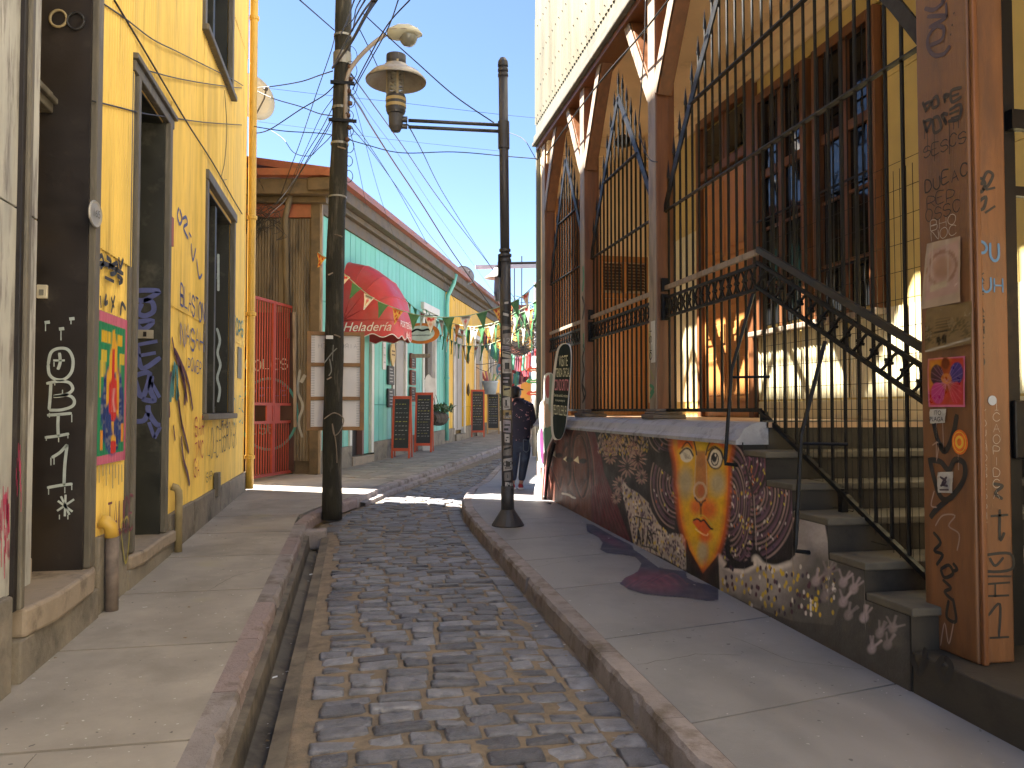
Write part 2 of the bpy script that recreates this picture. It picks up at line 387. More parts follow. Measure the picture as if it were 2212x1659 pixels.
for i, (x, y, sx, sy, an) in enumerate(spots):
    me, smb = COB[R.randrange(len(COB))]
    z = road_z(x, y)+R.uniform(-0.006, 0.008); fl = R.choice((0, math.pi))
    mat = Matrix.Translation((x, y, z)) @ Matrix.Rotation(math.atan(G), 4, 'X') @ Matrix.Rotation(an+fl, 4, 'Z') @ Matrix.Diagonal((sx, sy, 1.0, 1))
    if i < 300: link('cobble', me, road, mat)
    else: far.add([mat @ Vector(v) for v in smb.v], smb.f)
obj('cobbles', far, m_cobfar, road, smooth=True, kind='stuff')

# left gutter channel, kerb stones, pavement slabs
def strip(mb, prof, ys_, fx):                    # profile points (dx, dz) swept along y at x = fx(y)
    n = len(prof)
    for y in ys_:
        for dx, dz in prof: mb.v.append((fx(y)+dx, y, gr(y)+dz))
    for i in range(len(ys_)-1):
        for k in range(n-1): q = i*n+k; mb.f.append((q, q+n, q+n+1, q+1))
    return mb
Z = lambda y: 0.0
gt = MB(); strip(gt, [(-0.59, -0.100), (-0.525, -0.108), (-0.515, -0.27), (-0.41, -0.30), (-0.392, -0.28), (-0.385, -0.135), (-0.30, -0.126)], [-1+0.25*i for i in range(43)], Z)
gut = structure(obj('gutter', gt, m_gut))
mb = MB(); mb.box((-0.58, 9.5, -0.1), (-0.33, 9.75, gr(9.6)-0.06)); obj('gutter_end_block', mb, m_kerb, gut, bevel=0.012)
kerb = MB(); kerb.box((-0.69, -1, -0.3), (-0.60, 10.4, -0.2)); kerb_l = structure(obj('kerb', kerb, m_kerb))
R = random.Random(5)
def kerb_stone(p, q, wid, hgt, mat, parent, top=0.0, rough=0.008):
    p = Vector(p); q = Vector(q); d = (q-p); L_ = d.length; d.normalize(); s = Vector((d.y, -d.x, 0)).normalized()
    n = max(4, int(L_/0.07)); mb = MB()
    pr = [(-wid, -hgt), (-wid, top), (-0.018, top), (0.0, top-0.022), (0.004, -hgt)]
    for i in range(n+1):
        c = p+d*(0.004+(L_-0.008)*i/n)
        ch = R.uniform(0, 1); big = 0.02 if ch > 0.93 else 0
        for k, (a, b) in enumerate(pr):
            j = R.uniform(-rough, rough*0.4)-big if k in (2, 3) else 0
            mb.v.append(tuple(c+s*(a+j)+Vector((0, 0, b+(R.uniform(-rough, 0.002)-big if k == 3 else 0)))))
    for i in range(n):
        for k in range(4): q_ = i*5+k; mb.f.append((q_, q_+5, q_+6, q_+1))
    mb.f.append((4, 3, 2, 1, 0)); mb.f.append(tuple(n*5+k for k in range(5)))
    return fix_normals(obj('kerb_stone', mb, mat, parent))
def kerb_run(pl, wid, hgt, mats, parent, seg):
    for a, b in zip(pl[:-1], pl[1:]):
        A = Vector((a[0], a[1], gr(a[1]))); B = Vector((b[0], b[1], gr(b[1]))); k = max(1, round((B-A).length/seg))
        for i in range(k): kerb_stone(A+(B-A)*(i/k), A+(B-A)*((i+1)/k), wid, hgt, R.choice(mats), parent)
kerb_run([(-0.57, 1.6), (-0.57, 9.7), (-0.5, 10.4), (-0.36, 10.95), (0.02, 12.0)], 0.135, 0.13, [m_kerbr, m_kerb, m_kerbr], kerb_l, 0.95)
kerb_run([(0.02, 12.0), (0.40, 13.2), (1.70, 16.7), (4.33, 23.9), (9.15, 37.0)], 0.16, 0.15, [m_kerb], kerb_l, 0.8)
# lower stone course of the far kerb
lo = MB()
strip(lo, [(-0.2, -0.05), (0.09, -0.085), (0.10, -0.17)], [12.1+0.4*i for i in range(62)], lambda y: pline([(0.02, 12.0), (0.40, 13.2), (1.70, 16.7), (4.33, 23.9), (9.15, 37.0)], y))
obj('kerb_footing', lo, m_kerb, kerb_l)
kb = MB(); kb.box((1.42, 1.0, -0.3), (1.48, 9.0, -0.2)); kerb_r = structure(obj('kerb', kb, m_kerb))
def rev(pl): return [p for p in pl][::-1]
kerb_run(rev([(1.385, 1.6), (1.385, 9.5), (1.41, 10.6), (1.46, 11.1), (1.52, 11.65), (1.78, 12.9), (2.18, 14.0), (3.63, 19.5)]), 0.135, 0.15, [m_kerb], kerb_r, 1.0)

def slab(poly, z0, thick, mat, parent, name='slab', bevel=0.0):
    mb = MB(); mb.ext([(x, y, gr(y)+z0) for x, y in poly], (0, 0, -thick)); return obj(name, mb, mat, parent, bevel=bevel)
mb = MB(); mb.add([(-1.9, -1, gr(-1)-0.03), (-0.7, -1, gr(-1)-0.03), (-0.7, 11, gr(11)-0.03), (-0.1, 13.0, gr(13)-0.03), (9, 38, gr(38)-0.03), (6, 39, gr(39)-0.03), (-1.0, 17, gr(17)-0.03), (-1.9, 15, gr(15)-0.03)], [tuple(range(8))])
swl = structure(obj('sidewalk', mb, m_gut))
br = [-1.0, 0.8, 2.35, 3.73, 5.15, 6.52, 7.9, 9.2, 10.46]
for a, b in zip(br[:-1], br[1:]):
    slab([(-1.86, a+0.008), (-0.705, a+0.016), (-0.705, b-0.008), (-1.86, b-0.016)], 0, 0.06, m_pave, swl)
slab([(-1.86, 10.47), (-0.69, 10.47), (-0.55, 10.98), (-0.14, 12.03), (-1.86, 12.03)], 0, 0.06, m_pave, swl)
slab([(-1.86, 12.04), (-0.14, 12.04), (0.10, 12.8), (0.25, 13.3), (-1.86, 13.9)], 0, 0.06, m_pave, swl)
slab([(-2.9, 13.91), (-1.86, 13.91), (0.25, 13.31), (0.62, 14.3), (-1.0, 15.9), (-2.9, 16.3)], 0, 0.06, m_pave, swl)
# brick-like tiles of the far pavement
A = math.radians(19.75); dU = Vector((math.sin(A), math.cos(A), 0)); dN = Vector((math.cos(A), -math.sin(A), 0)); TB = Vector((-0.71, 15.79, gr(15.79)))
nt_ = 0; tl = MB()
for i in range(70):
    for j in range(6):
        s0 = -1.6+i*0.30+(0.15 if j % 2 else 0); o0 = 0.02+j*0.30
        mid = TB+dU*(s0+0.15)+dN*(o0+0.15)
        if mid.y < 14.3 and mid.x < 0.7-0.1: continue
        if mid.x > pline([(-0.6, 10.0), (0.02, 12.0), (0.40, 13.2), (1.70, 16.7), (4.33, 23.9), (9.15, 37.0)], mid.y)-0.2: continue
        if s0 < -0.6 and o0 < 0.7: continue
        dz = R.uniform(-0.003, 0.004)
        P = [TB+dU*a+dN*b for a, b in ((s0+.005, o0+.005), (s0+.295, o0+.005), (s0+.295, o0+.295), (s0+.005, o0+.295))]
        P = [(p.x, p.y, gr(p.y)+dz) for p in P]
        if nt_ < 290: mb = MB(); mb.ext(P, (0, 0, -0.03)); obj('paving_tile', mb, m_tile, swl); nt_ += 1
        else: tl.ext(P, (0, 0, -0.03))
obj('paving_tiles', tl, M('pavement_tile_far', (0.26, 0.235, 0.20), 0.8, 0.2, 3, bump=0.2, bscale=40, rand=0.14, island=True), swl, kind='stuff')
mb = MB(); mb.add([(1.45, -1, gr(-1)-0.03), (2.9, -1, gr(-1)-0.03), (2.9, 12.3, gr(12.3)-0.03), (6, 14, gr(14)-0.03), (12, 38, gr(38)-0.03), (9, 38, gr(38)-0.03), (3.7, 19.5, gr(19.5)-0.03), (1.6, 11.6, gr(11.6)-0.03)], [tuple(range(8))])
swr = structure(obj('sidewalk', mb, m_gut))
br = [-1.0, 1.0, 2.2, 3.50, 4.80, 6.1, 7.2, 8.25, 9.5]
for a, b in zip(br[:-1], br[1:]):
    slab([(1.522, a+0.007), (2.85, a+0.305), (2.85, b+0.288), (1.522, b-0.007)], 0, 0.06, m_pave2, swr)
slab([(1.522, 9.504), (2.85, 9.80), (2.85, 11.2), (1.60, 11.2), (1.552, 10.6)], 0, 0.06, m_pave2, swr)
slab([(1.605, 11.21), (2.85, 11.21), (4.4, 11.9), (4.4, 13.4), (1.99, 13.1), (1.66, 11.7)], 0, 0.06, m_pave2, swr)
slab([(1.995, 13.11), (4.4, 13.41), (6.2, 19.5), (3.78, 19.45), (2.33, 14.0)], 0, 0.06, m_pave2, swr)
slab([(3.785, 19.46), (6.2, 19.51), (10.4, 30), (7.4, 30)], 0, 0.06, m_pave2, swr)
# litter
for (px, py, s_, lab) in ((668, 1245, 0.05, 'small white paper scrap lying in the left gutter'), (588, 1470, 0.03, 'white cigarette stub lying at the gutter bottom')):
    p = gz(px, py, -0.22); mb = MB(); mb.ext([p+Vector(q) for q in ((0, 0, 0.012), (s_, 0.01, 0.016), (s_*0.95, s_*0.55, 0.02), (0, s_*0.5, 0.014))], (0, 0, 0.003))
    tag(obj('paper_scrap', mb, M('litter_paper', (0.75, 0.75, 0.78), 0.8)), lab, 'litter')
# ---------------------------------------------------------------- yellow house on the left
XL = -1.75
m_yel = M('yellow_sheet_paint', (0.80, 0.555, 0.13), 0.55, 0.20, 2.6, (1.6, 1.6, 0.25), bump=0.12, bscale=25, stain=(0.44, 0.30, 0.085), stain_scale=3.0, stain_stretch=(3.5, 3.5, 0.22), stain_at=(0.56, 0.76), rand=0.03)
m_trim = M('weathered_grey_trim', (0.115, 0.10, 0.075), 0.6, 0.3, 5, (3, 3, 0.5), bump=0.35, bscale=40, bstretch=(2, 2, 0.2), stain=(0.22, 0.20, 0.16), stain_scale=6, stain_stretch=(3, 3, 0.3), stain_at=(0.55, 0.72))
m_darkpaint = M('dark_brown_paint', (0.014, 0.010, 0.009), 0.5, 0.3, 3, bump=0.15, bscale=30, stain=(0.05, 0.04, 0.03), stain_scale=3, stain_at=(0.6, 0.8))
m_darkgreen = M('dark_olive_paint', (0.020, 0.020, 0.014), 0.5, 0.3, 3, bump=0.15, bscale=30, stain=(0.07, 0.065, 0.05), stain_scale=4, stain_at=(0.56, 0.75))
m_plinth = M('rough_plinth_concrete', (0.22, 0.19, 0.15), 0.85, 0.3, 3, bump=0.6, bscale=25, stain=(0.07, 0.06, 0.05), stain_scale=2.2, stain_at=(0.5, 0.7), bdist=0.012)
m_step = M('worn_step_stone', (0.30, 0.24, 0.18), 0.75, 0.3, 3, bump=0.35, bscale=30, stain=(0.10, 0.08, 0.06), stain_scale=3)
m_wdoor = M('brown_door_wood', (0.06, 0.032, 0.018), 0.45, 0.35, 6, (4, 4, 0.4), bump=0.15, bscale=40, bstretch=(4, 4, 0.3))
m_ypipe = M('yellow_pipe_paint', (0.62, 0.38, 0.06), 0.45, 0.15, 3, bump=0.08, bscale=20, stain=(0.30, 0.20, 0.06), stain_scale=5, stain_at=(0.6, 0.8))
m_rust = M('rusty_pipe', (0.16, 0.125, 0.105), 0.7, 0.4, 9, bump=0.4, bscale=50)
m_gl = glass('window_glass')
yh = thing('yellow_house', 'tall yellow corrugated house with two deep dark doorways and graffiti', 'house', (-3.5, 9.0, 0.15))
XS = XL-0.012; TOPZ = 12.6
core = MB()
for y0, y1, z0, z1 in ((5.745, 6.80, -0.3, 5.2), (7.835, 9.88, -0.3, 4.2), (11.93, 13.28, -0.3, 5.9), (9.88, 11.93, -0.3, 1.45), (6.80, 7.835, 4.16, 5.2), (9.88, 11.93, 4.16, 5.9), (4.60, 6.80, 5.2, TOPZ), (6.80, 9.62, 5.2, TOPZ), (7.835, 9.62, 4.2, 5.2),
                       (11.60, 13.28, 5.9, TOPZ), (9.62, 11.60, 8.6, TOPZ)):
    core.box((XS-0.30, y0, z0), (XS-0.012, y1, z1))
core.box((-8, 4.60, -0.3), (XS-0.31, 13.28, TOPZ)); core.box((XS-0.30, 9.62, 5.2), (XS-0.012, 9.88, 5.9))
obj('wall', core, M('yellow_masonry', (0.58, 0.36, 0.06), 0.7), yh)
mb = MB(); mb.box((-8.2, 4.5, TOPZ), (-1.62, 13.4, TOPZ+0.12)); obj('roof', mb, m_trim, yh)
R = random.Random(2)
def sheet(y0, y1, z0, z1, lift=0.0):
    mb = MB(); corr(mb, (XS+lift+R.uniform(0, 0.004), y0, z0), (0, 1, 0), y1-y0, (0, 0, 1), z1-z0, (1, 0, 0), 0.062, 0.0085, ph=y0)
    obj('siding_sheet', mb, m_yel, yh)
def col(y0, y1, breaks):
    for i, (a, b) in enumerate(zip(breaks[:-1], breaks[1:])): sheet(y0, y1+0.01, a, b+0.01, 0.010*(i % 2)+R.choice((0, 0.005)))
col(5.90, 6.68, [0.50, 2.62, 4.44, 7.15, 9.9, TOPZ]); col(4.60, 5.25, [5.2, 7.15, 9.9, TOPZ]); col(5.25, 5.90, [5.2, 7.15, 9.9, TOPZ])
col(6.68, 7.36, [4.22, 7.15, 9.9, TOPZ]); col(7.36, 8.02, [4.22, 7.15, 9.9, TOPZ])
col(8.02, 8.86, [0.5, 2.5, 4.44, 7.15, 9.9, TOPZ]); col(8.86, 9.62, [0.5, 2.5, 4.44, 7.15, 9.9, TOPZ]); col(9.62, 9.80, [0.5, 2.5, 4.44, 5.95])
for a, b in ((9.80, 10.55), (10.55, 11.3), (11.3, 12.0)): col(a, b, [0.5, 1.44]); col(a, min(b, 11.62), [4.22, 5.95]); col(a, min(b, 11.62), [8.5, TOPZ])
col(9.60, 9.80, [8.5, TOPZ]); col(11.62, 12.3, [4.3, 7.15, 9.9, TOPZ]); col(12.0, 12.6, [0.5, 2.5, 4.3]); col(12.3, 13.29, [4.3, 7.15, 9.9, TOPZ]); col(12.6, 13.29, [0.5, 2.5, 4.3])
# plinth
for a, b in ((5.93, 6.62), (8.08, 9.2), (9.21, 10.9), (10.91, 13.33)):
    mb = MB(); pts = [(XL-0.05, a, gr(a)-0.1), (XL-0.05, b, gr(b)-0.1), (XL-0.05, b, 0.52 if a > 7 else 0.60), (XL-0.05, a, 0.51 if a > 7 else 0.63)]
    mb.ext(pts, (0.085, 0, 0)); obj('plinth', mb, m_plinth, yh, bevel=0.012)
def trimbox(a, b, mat=m_trim, name='trim', bev=0.008): mb = MB(); mb.box(a, b); return obj(name, mb, mat, yh, bevel=bev)
# doorway one
trimbox((XS-0.02, 5.735, 0.46), (XL+0.035, 5.835, 5.25), name='door_frame'); trimbox((XS-0.02, 5.838, 0.46), (XL+0.015, 5.91, 5.25), name='door_frame')
mb = MB(); mb.box((-2.07, 5.715, 0.35), (XL-0.005, 5.742, 5.2)); jamb1 = obj('jamb_panel', mb, m_darkpaint, yh)
mb = MB(); mb.box((-2.12, 4.62, 0.3), (-2.075, 5.74, 5.2)); door1 = obj('door', mb, m_wdoor, yh)
for y0, y1, z0, z1 in ((4.75, 5.16, 0.85, 1.55), (5.24, 5.66, 0.85, 1.55), (4.75, 5.16, 1.75, 2.6), (5.24, 5.66, 1.75, 2.6), (4.75, 5.16, 2.72, 3.4), (5.24, 5.66, 2.72, 3.4)):
    mb = MB(); mb.box((-2.075, y0, z0), (-2.05, y1, z1)); mb.box((-2.05, y0+0.06, z0+0.06), (-2.035, y1-0.06, z1-0.06)); obj('panel', mb, m_wdoor, door1, bevel=0.008)
mb = MB(); mb.box((-2.075, 4.62, 3.46), (-1.98, 5.715, 3.60)); mb.box((-2.075, 4.62, 3.52), (-1.95, 5.715, 3.56)); obj('transom', mb, m_trim, door1, bevel=0.01)
for yy in (4.85, 5.1, 5.35, 5.6): mb = MB(); mb.box((-2.075, yy-0.015, 3.6), (-2.04, yy+0.015, 5.2)); obj('transom_bar', mb, m_trim, door1)
mb = MB(); mb.ext([(x, y, 0.3) for x, y in ((-2.07, 4.66), (-1.70, 4.66), (-1.66, 5.0), (-1.68, 5.70), (-1.72, 5.86), (-2.07, 5.73))], (0, 0, 0.155)); obj('doorstep', mb, m_step, yh, bevel=0.02)
mb = MB(); mb.box((-1.80, 4.60, -0.1), (-1.70, 5.88, 0.30)); obj('step_riser', mb, m_plinth, yh, bevel=0.01)
mb = MB(); mb.box((-2.07, 4.66, 0.455), (-1.94, 5.40, 0.60)); obj('doorstep', mb, m_step, yh, bevel=0.012)
# doorway two
mb = MB(); mb.box((-2.05, 7.805, 0.3), (XL-0.005, 7.832, 4.18)); jamb2 = obj('jamb_panel', mb, m_darkgreen, yh)
mb = MB(); mb.box((-2.06, 6.80, 0.3), (-2.02, 7.81, 4.2)); door2 = obj('door', mb, m_darkgreen, yh)
for z0, z1 in ((0.6, 1.5), (1.65, 2.7), (2.85, 3.7)):
    for y0, y1 in ((6.87, 7.28), (7.36, 7.76)): mb = MB(); mb.box((-2.02, y0, z0), (-2.0, y1, z1)); obj('panel', mb, m_darkgreen, door2, bevel=0.008)
for y0, y1, p in ((6.66, 6.755, 0.0), (6.755, 6.83, 0.025), (7.835, 7.93, 0.03), (7.93, 8.03, 0.005)): trimbox((XS-0.03, y0, 0.38), (XL+0.01+p, y1, 4.17), name='door_frame')
trimbox((XS-0.03, 6.66, 4.172), (XL+0.03, 8.03, 4.26), name='door_head'); trimbox((XS-0.03, 6.64, 4.262), (XL+0.055, 8.06, 4.31), name='door_head')
mb = MB(); mb.ext([(x, y, 0.26) for x, y in ((-2.05, 6.68), (-1.70, 6.68), (-1.665, 7.0), (-1.68, 7.6), (-1.66, 8.06), (-2.05, 7.81))], (0, 0, 0.11)); obj('doorstep', mb, m_step, yh, bevel=0.018)
mb = MB(); mb.box((-1.80, 6.63, -0.1), (-1.705, 8.07, 0.262)); obj('step_riser', mb, m_plinth, yh, bevel=0.01)
for y0, y1, z in ((6.80, 7.835, 4.148), (9.88, 11.93, 4.148)): mb = MB(); mb.box((XS-0.295, y0+0.002, z), (XS-0.014, y1-0.002, z+0.010)); obj('soffit', mb, m_darkgreen, yh)
# lower and upper windows
def window(y0, y1, z0, z1, ledge):
    wd = MB(); wd.box((XS-0.26, y0+0.10, z0+0.05), (XS-0.245, y1-0.10, z1-0.1)); wn = obj('window', wd, m_gl, yh)
    for a, b in (((XS-0.03, y0, z0), (XL+0.03, y0+0.11, z1)), ((XS-0.03, y1-0.11, z0), (XL+0.03, y1, z1)), ((XS-0.03, y0-0.01, z1+0.001), (XL+0.045, y1+0.01, z1+0.12))):
        mb = MB(); mb.box(a, b); obj('frame', mb, m_trim, wn, bevel=0.01)
    mb = MB(); mb.box((XS-0.26, y0-0.03, z0-0.075), (XL+0.075, y1+0.03, z0-0.002)); obj('sill', mb, m_trim, wn, bevel=0.012)
    for a, b in (((XS-0.245, y0+0.11, z0), (XS-0.035, y0+0.14, z1)), ((XS-0.245, y1-0.14, z0), (XS-0.035, y1-0.11, z1))):
        mb = MB(); mb.box(a, b); obj('reveal', mb, m_darkgreen, wn)
    ym = (y0+y1)/2
    for a, b in (((XS-0.24, ym-0.06, z0), (XS-0.05, ym+0.06, z1)), ((XS-0.24, y0+0.14, z0), (XS-0.19, ym-0.06, z0+0.09)), ((XS-0.24, ym+0.06, z0), (XS-0.19, y1-0.14, z0+0.09)), ((XS-0.24, y0+0.14, z0+1.9), (XS-0.19, ym-0.06, z0+1.98)), ((XS-0.24, ym+0.06, z0+1.9), (XS-0.19, y1-0.14, z0+1.98))):
        mb = MB(); mb.box(a, b); obj('sash_bar', mb, m_darkgreen, wn, bevel=0.006)
    return wn
win1 = window(9.78, 12.02, 1.46, 4.20, 0.08); window(9.52, 11.66, 5.92, 8.5, 0.08)
# downpipe at the corner with collars
mb = MB(); mb.tube([(-1.66, 13.30, gr(13.3)+0.02), (-1.66, 13.30, 1.0), (-1.665, 13.30, 6.0), (-1.66, 13.30, 13.3)], 0.062, 12); dp = obj('downpipe', mb, m_ypipe, yh, smooth=True)
for z in (0.72, 3.0, 4.55, 7.8): mb = MB(); mb.lathe([(0.062, 0), (0.080, 0.01), (0.080, 0.06), (0.062, 0.07)], 12, (-1.66, 13.30, z)); obj('pipe_collar', mb, m_ypipe, dp)
mb = MB(); mb.tube([(-1.74, 6.01, 0.735), (-1.70, 6.02, 0.72), (-1.675, 6.03, 0.69), (-1.668, 6.04, 0.62)], 0.048, 10); obj('pipe_elbow', mb, m_ypipe, yh, smooth=True)
mb = MB(); mb.tube([(-1.668, 6.04, 0.62), (-1.665, 6.05, 0.08)], 0.044, 10); obj('drain_pipe', mb, m_rust, yh, smooth=True)
mb = MB(); mb.tube([(-1.73, 8.16, 0.77), (-1.69, 8.17, 0.755), (-1.672, 8.18, 0.72), (-1.668, 8.18, 0.66), (-1.668, 8.18, gr(8.2))], 0.036, 10); obj('drain_pipe', mb, M('beige_pipe', (0.30, 0.235, 0.12), 0.6, 0.3, 6), yh, smooth=True)
mb = MB(); mb.box((-1.735, 10.50, 0.42), (-1.68, 10.66, 0.72)); mb.box((-1.68, 10.53, 0.46), (-1.672, 10.63, 0.66)); obj('vent_box', mb, m_trim, yh, bevel=0.006)
# gas stub tap, meter plate, red notice
mb = MB(); mb.box((-1.752, 12.50, 1.98), (-1.735, 12.86, 2.45)); obj('meter_plate', mb, M('grey_plate', (0.20, 0.20, 0.17), 0.5), yh, bevel=0.004)
mb = MB(); mb.box((-1.735, 7.86, 3.05), (-1.712, 8.02, 3.32)); obj('notice', mb, M('faded_red_notice', (0.35, 0.09, 0.06), 0.6), yh)
# thin cables nailed on the facade
m_cable = M('black_cable', (0.015, 0.015, 0.017), 0.5, 0.1, bump=0)
def cable_on(pts, r=0.006, name='facade_cable', off=0.02):
    P = [onx(*p, XL+off) for p in pts]; mb = MB(); mb.tube(cat_rom(P, 6), r, 5); return obj(name, mb, m_cable, yh, smooth=True)
cable_on([(212, 0), (273, 42), (330, 85), (380, 110), (430, 135), (500, 170), (525, 185)])
cable_on([(295, 145), (365, 165), (430, 178), (500, 188), (522, 190)])
cable_on([(200, 218), (250, 230), (310, 245), (365, 253), (440, 264), (522, 270)])
cable_on([(247, 0), (320, 122), (405, 266), (460, 352), (505, 432), (523, 462)], 0.008)
cable_on([(485, 195), (490, 280), (485, 350), (478, 385), (490, 388)], 0.004)
for cx_, cy_ in ((126, 40), (163, 45)):
    P = [ony(cx_+18*math.cos(a), cy_+18*math.sin(a), 5.70) for a in np.linspace(0, 6.283, 18)]
    mb = MB(); mb.tube(P, 0.009, 6); obj('cable_coil', mb, M('pale_cable', (0.30, 0.24, 0.13), 0.5, bump=0) if cx_ < 140 else m_cable, yh, smooth=True)
# round house-number plate
pc = onx(203, 462, XL+0.04); prof = [(0.0, 0.0), (0.085, 0.0), (0.09, 0.008), (0.085, 0.016), (0.072, 0.012), (0.0, 0.014)]
mb = MB(); mb.lathe(prof, 24); mx = Matrix.Translation(pc) @ Matrix.Rotation(math.radians(90), 4, 'Y') @ Matrix.Rotation(math.radians(8), 4, 'X')
pl = obj('number_plate', mb, M('aluminium_plate', (0.36, 0.34, 0.30), 0.45, metal=0.3), yh, world=mx, smooth=False)
nx = (mx.to_3x3() @ Vector((0, 0, 1))).normalized(); ux = Vector((0, 0, 1)).cross(nx).normalized()
font('number', '165', pc+nx*0.018, ux, (0, 0, 1), 0.075, M('plate_number_paint', (0.14, 0.13, 0.11), 0.6), pl)
# intercom and switch plate
P = ony(92, 630, 5.70); mb = MB(); mb.box((P.x-0.035, 5.69, P.z-0.045), (P.x+0.03, 5.716, P.z+0.045)); ic = obj('intercom', mb, M('ivory_plastic', (0.55, 0.5, 0.38), 0.4, bump=0), yh, bevel=0.006)
mb = MB(); mb.box((P.x-0.016, 5.683, P.z-0.025), (P.x+0.010, 5.691, P.z+0.012)); obj('button', mb, M('grey_plastic', (0.2, 0.19, 0.16), 0.4, bump=0), ic)
P = ony(314, 722, 7.80); mb = MB(); mb.box((P.x-0.075, 7.79, P.z-0.04), (P.x+0.07, 7.806, P.z+0.04)); ic = obj('bell_plate', mb, M('brass_plate', (0.33, 0.30, 0.24), 0.4, bump=0), yh, bevel=0.004)
mb = MB(); mb.box((P.x-0.016, 7.785, P.z-0.022), (P.x+0.012, 7.792, P.z+0.022)); obj('button', mb, m_darkpaint, ic)

# graffiti on the yellow house
g_wht = M('pale_spray_paint', (0.42, 0.48, 0.47), 0.6, 0.15, 20, bump=0.05); g_blu = M('blue_spray_paint', (0.085, 0.10, 0.27), 0.6, 0.2, 12, bump=0.05)
g_blk = M('black_spray_paint', (0.02, 0.018, 0.017), 0.6, 0.2, 12, bump=0.05); g_red = M('red_spray_paint', (0.42, 0.05, 0.02), 0.6, 0.2, 12, bump=0.05)
g_teal = M('teal_spray_paint', (0.05, 0.22, 0.22), 0.6, 0.2, 12, bump=0.05); g_vio = M('violet_spray_paint', (0.10, 0.025, 0.05), 0.6, 0.3, 12, bump=0.05)
J1 = lambda x, y: ony(x, y, 5.7115); J2 = lambda x, y: ony(x, y, 7.8015); WL = lambda x, y: onx(x, y, XL+0.016)
def c2(cx, cy, off=(0, 548.6)): return (cx/3.0+off[0], cy/3.0+off[1])
O = [[(312, 720), (330, 640), (380, 612), (440, 620), (472, 680), (465, 760), (420, 810), (360, 812), (320, 780), (312, 715)], [(345, 690), (420, 690)], [(385, 640), (390, 700), (375, 750)],
     [(330, 835), (325, 925), (318, 1010)], [(300, 840), (380, 825), (450, 835), (470, 880), (420, 915), (345, 925)], [(345, 920), (440, 915), (480, 945), (470, 985), (400, 1010), (318, 1012)],
     [(305, 1045), (380, 1040), (465, 1032)], [(378, 1040), (375, 1110), (378, 1185)], [(290, 1190), (370, 1180), (448, 1165)], [(335, 1320), (390, 1285), (435, 1235)], [(435, 1235), (420, 1370), (415, 1500)], [(305, 1515), (400, 1498), (470, 1490)],
     [(425, 1560), (420, 1700)], [(375, 1600), (470, 1670)], [(480, 1590), (370, 1665)], [(395, 1570), (450, 1690)]]
gr1 = strokes('graffiti', [[c2(*p) for p in st] for st in O], J1, (0, -1, 0), 0.019, g_wht, jamb1)
dr = []
for x, y, l in ((295, 450, 50), (395, 490, 70), (460, 425, 30), (320, 1030, 30), (465, 1040, 50), (300, 1190, 20), (440, 1170, 25), (380, 1190, 30), (315, 1520, 40), (465, 1500, 30), (420, 1510, 40), (355, 830, 22), (405, 880, 30), (350, 700, 30), (330, 1320, 50), (350, 1320, 45), (385, 1690, 30), (440, 1690, 30)): dr.append([c2(x, y), c2(x, y+l)])
strokes('graffiti_drips', dr, J1, (0, -1, 0), 0.009, g_wht, jamb1)['kind'] = 'stuff'
mb = MB()
for cx, cy in ((305, 445), (398, 487), (465, 422)): mb.ribbon([J1(*c2(cx-16, cy)), J1(*c2(cx+18, cy-4))], 0.030, (0, -1, 0))
obj('graffiti_dots', mb, g_wht, jamb1)
D = [[(870, 240), (950, 235), (1030, 245), (930, 300), (875, 290)], [(920, 320), (895, 380), (940, 400), (995, 370), (985, 310), (930, 300)], [(875, 440), (990, 435), (925, 490), (875, 440)], [(885, 590), (1020, 565)], [(890, 595), (920, 740), (1040, 670)], [(900, 660), (1010, 640)],
     [(870, 790), (970, 775), (920, 930), (870, 800)], [(985, 790), (975, 880), (1000, 950), (920, 940)], [(980, 830), (1035, 930)], [(960, 980), (965, 1030), (1010, 1100), (1040, 1110)], [(870, 1085), (930, 1080), (960, 1030)], [(965, 1090), (1000, 1190)], [(1000, 1195), (1040, 1120)]]
strokes('graffiti', [[c2(*p) for p in st] for st in D], J2, (0, -1, 0), 0.045, g_blu, jamb2)
S = [[(640, 30), (660, 10), (670, 60), (650, 90)], [(690, 20), (720, 50), (700, 90)], [(720, 80), (760, 60), (750, 120), (715, 130)], [(770, 20), (780, 90), (800, 30)], [(630, 60), (700, 70), (800, 130)], [(760, 140), (795, 170), (770, 190)], [(680, 150), (740, 180)],
     [(620, 250), (630, 330)], [(650, 270), (655, 350)], [(690, 260), (680, 320), (700, 310)], [(720, 280), (740, 350)], [(745, 270), (720, 380)], [(780, 400), (790, 320), (815, 360)]]
strokes('graffiti', [[c2(*p) for p in st] for st in S], WL, (1, 0, 0), 0.035, g_blk, yh)
S = [[(1160, 800), (1150, 850), (1165, 905), (1180, 870), (1165, 810)], [(1185, 870), (1205, 860), (1215, 900), (1190, 930), (1220, 1000)], [(1225, 960), (1240, 990)], [(1240, 1030), (1250, 1140), (1270, 1060)], [(1275, 1130), (1290, 1250), (1310, 1230)]]
def c1(cx, cy): return (cx/3.0, cy/3.0)
strokes('graffiti', [[(x/3.0, 449+(y-800)/3.0) for x, y in st] for st in S], WL, (1, 0, 0), 0.035, g_blu, yh)
write('graffiti', 'BLASTONE', WL(390, 658), (0, 1, -0.02), (0, 0, 1), 0.20, g_blu, yh, 0.75, 0.13, 0.2, 0.12, nrm=(1, 0, 0))
write('graffiti', 'NASAHZ', WL(390, 742), (0, 1, 0), (0, 0, 1), 0.22, g_blu, yh, 0.9, 0.13, 0.25, 0.12, nrm=(1, 0, 0))
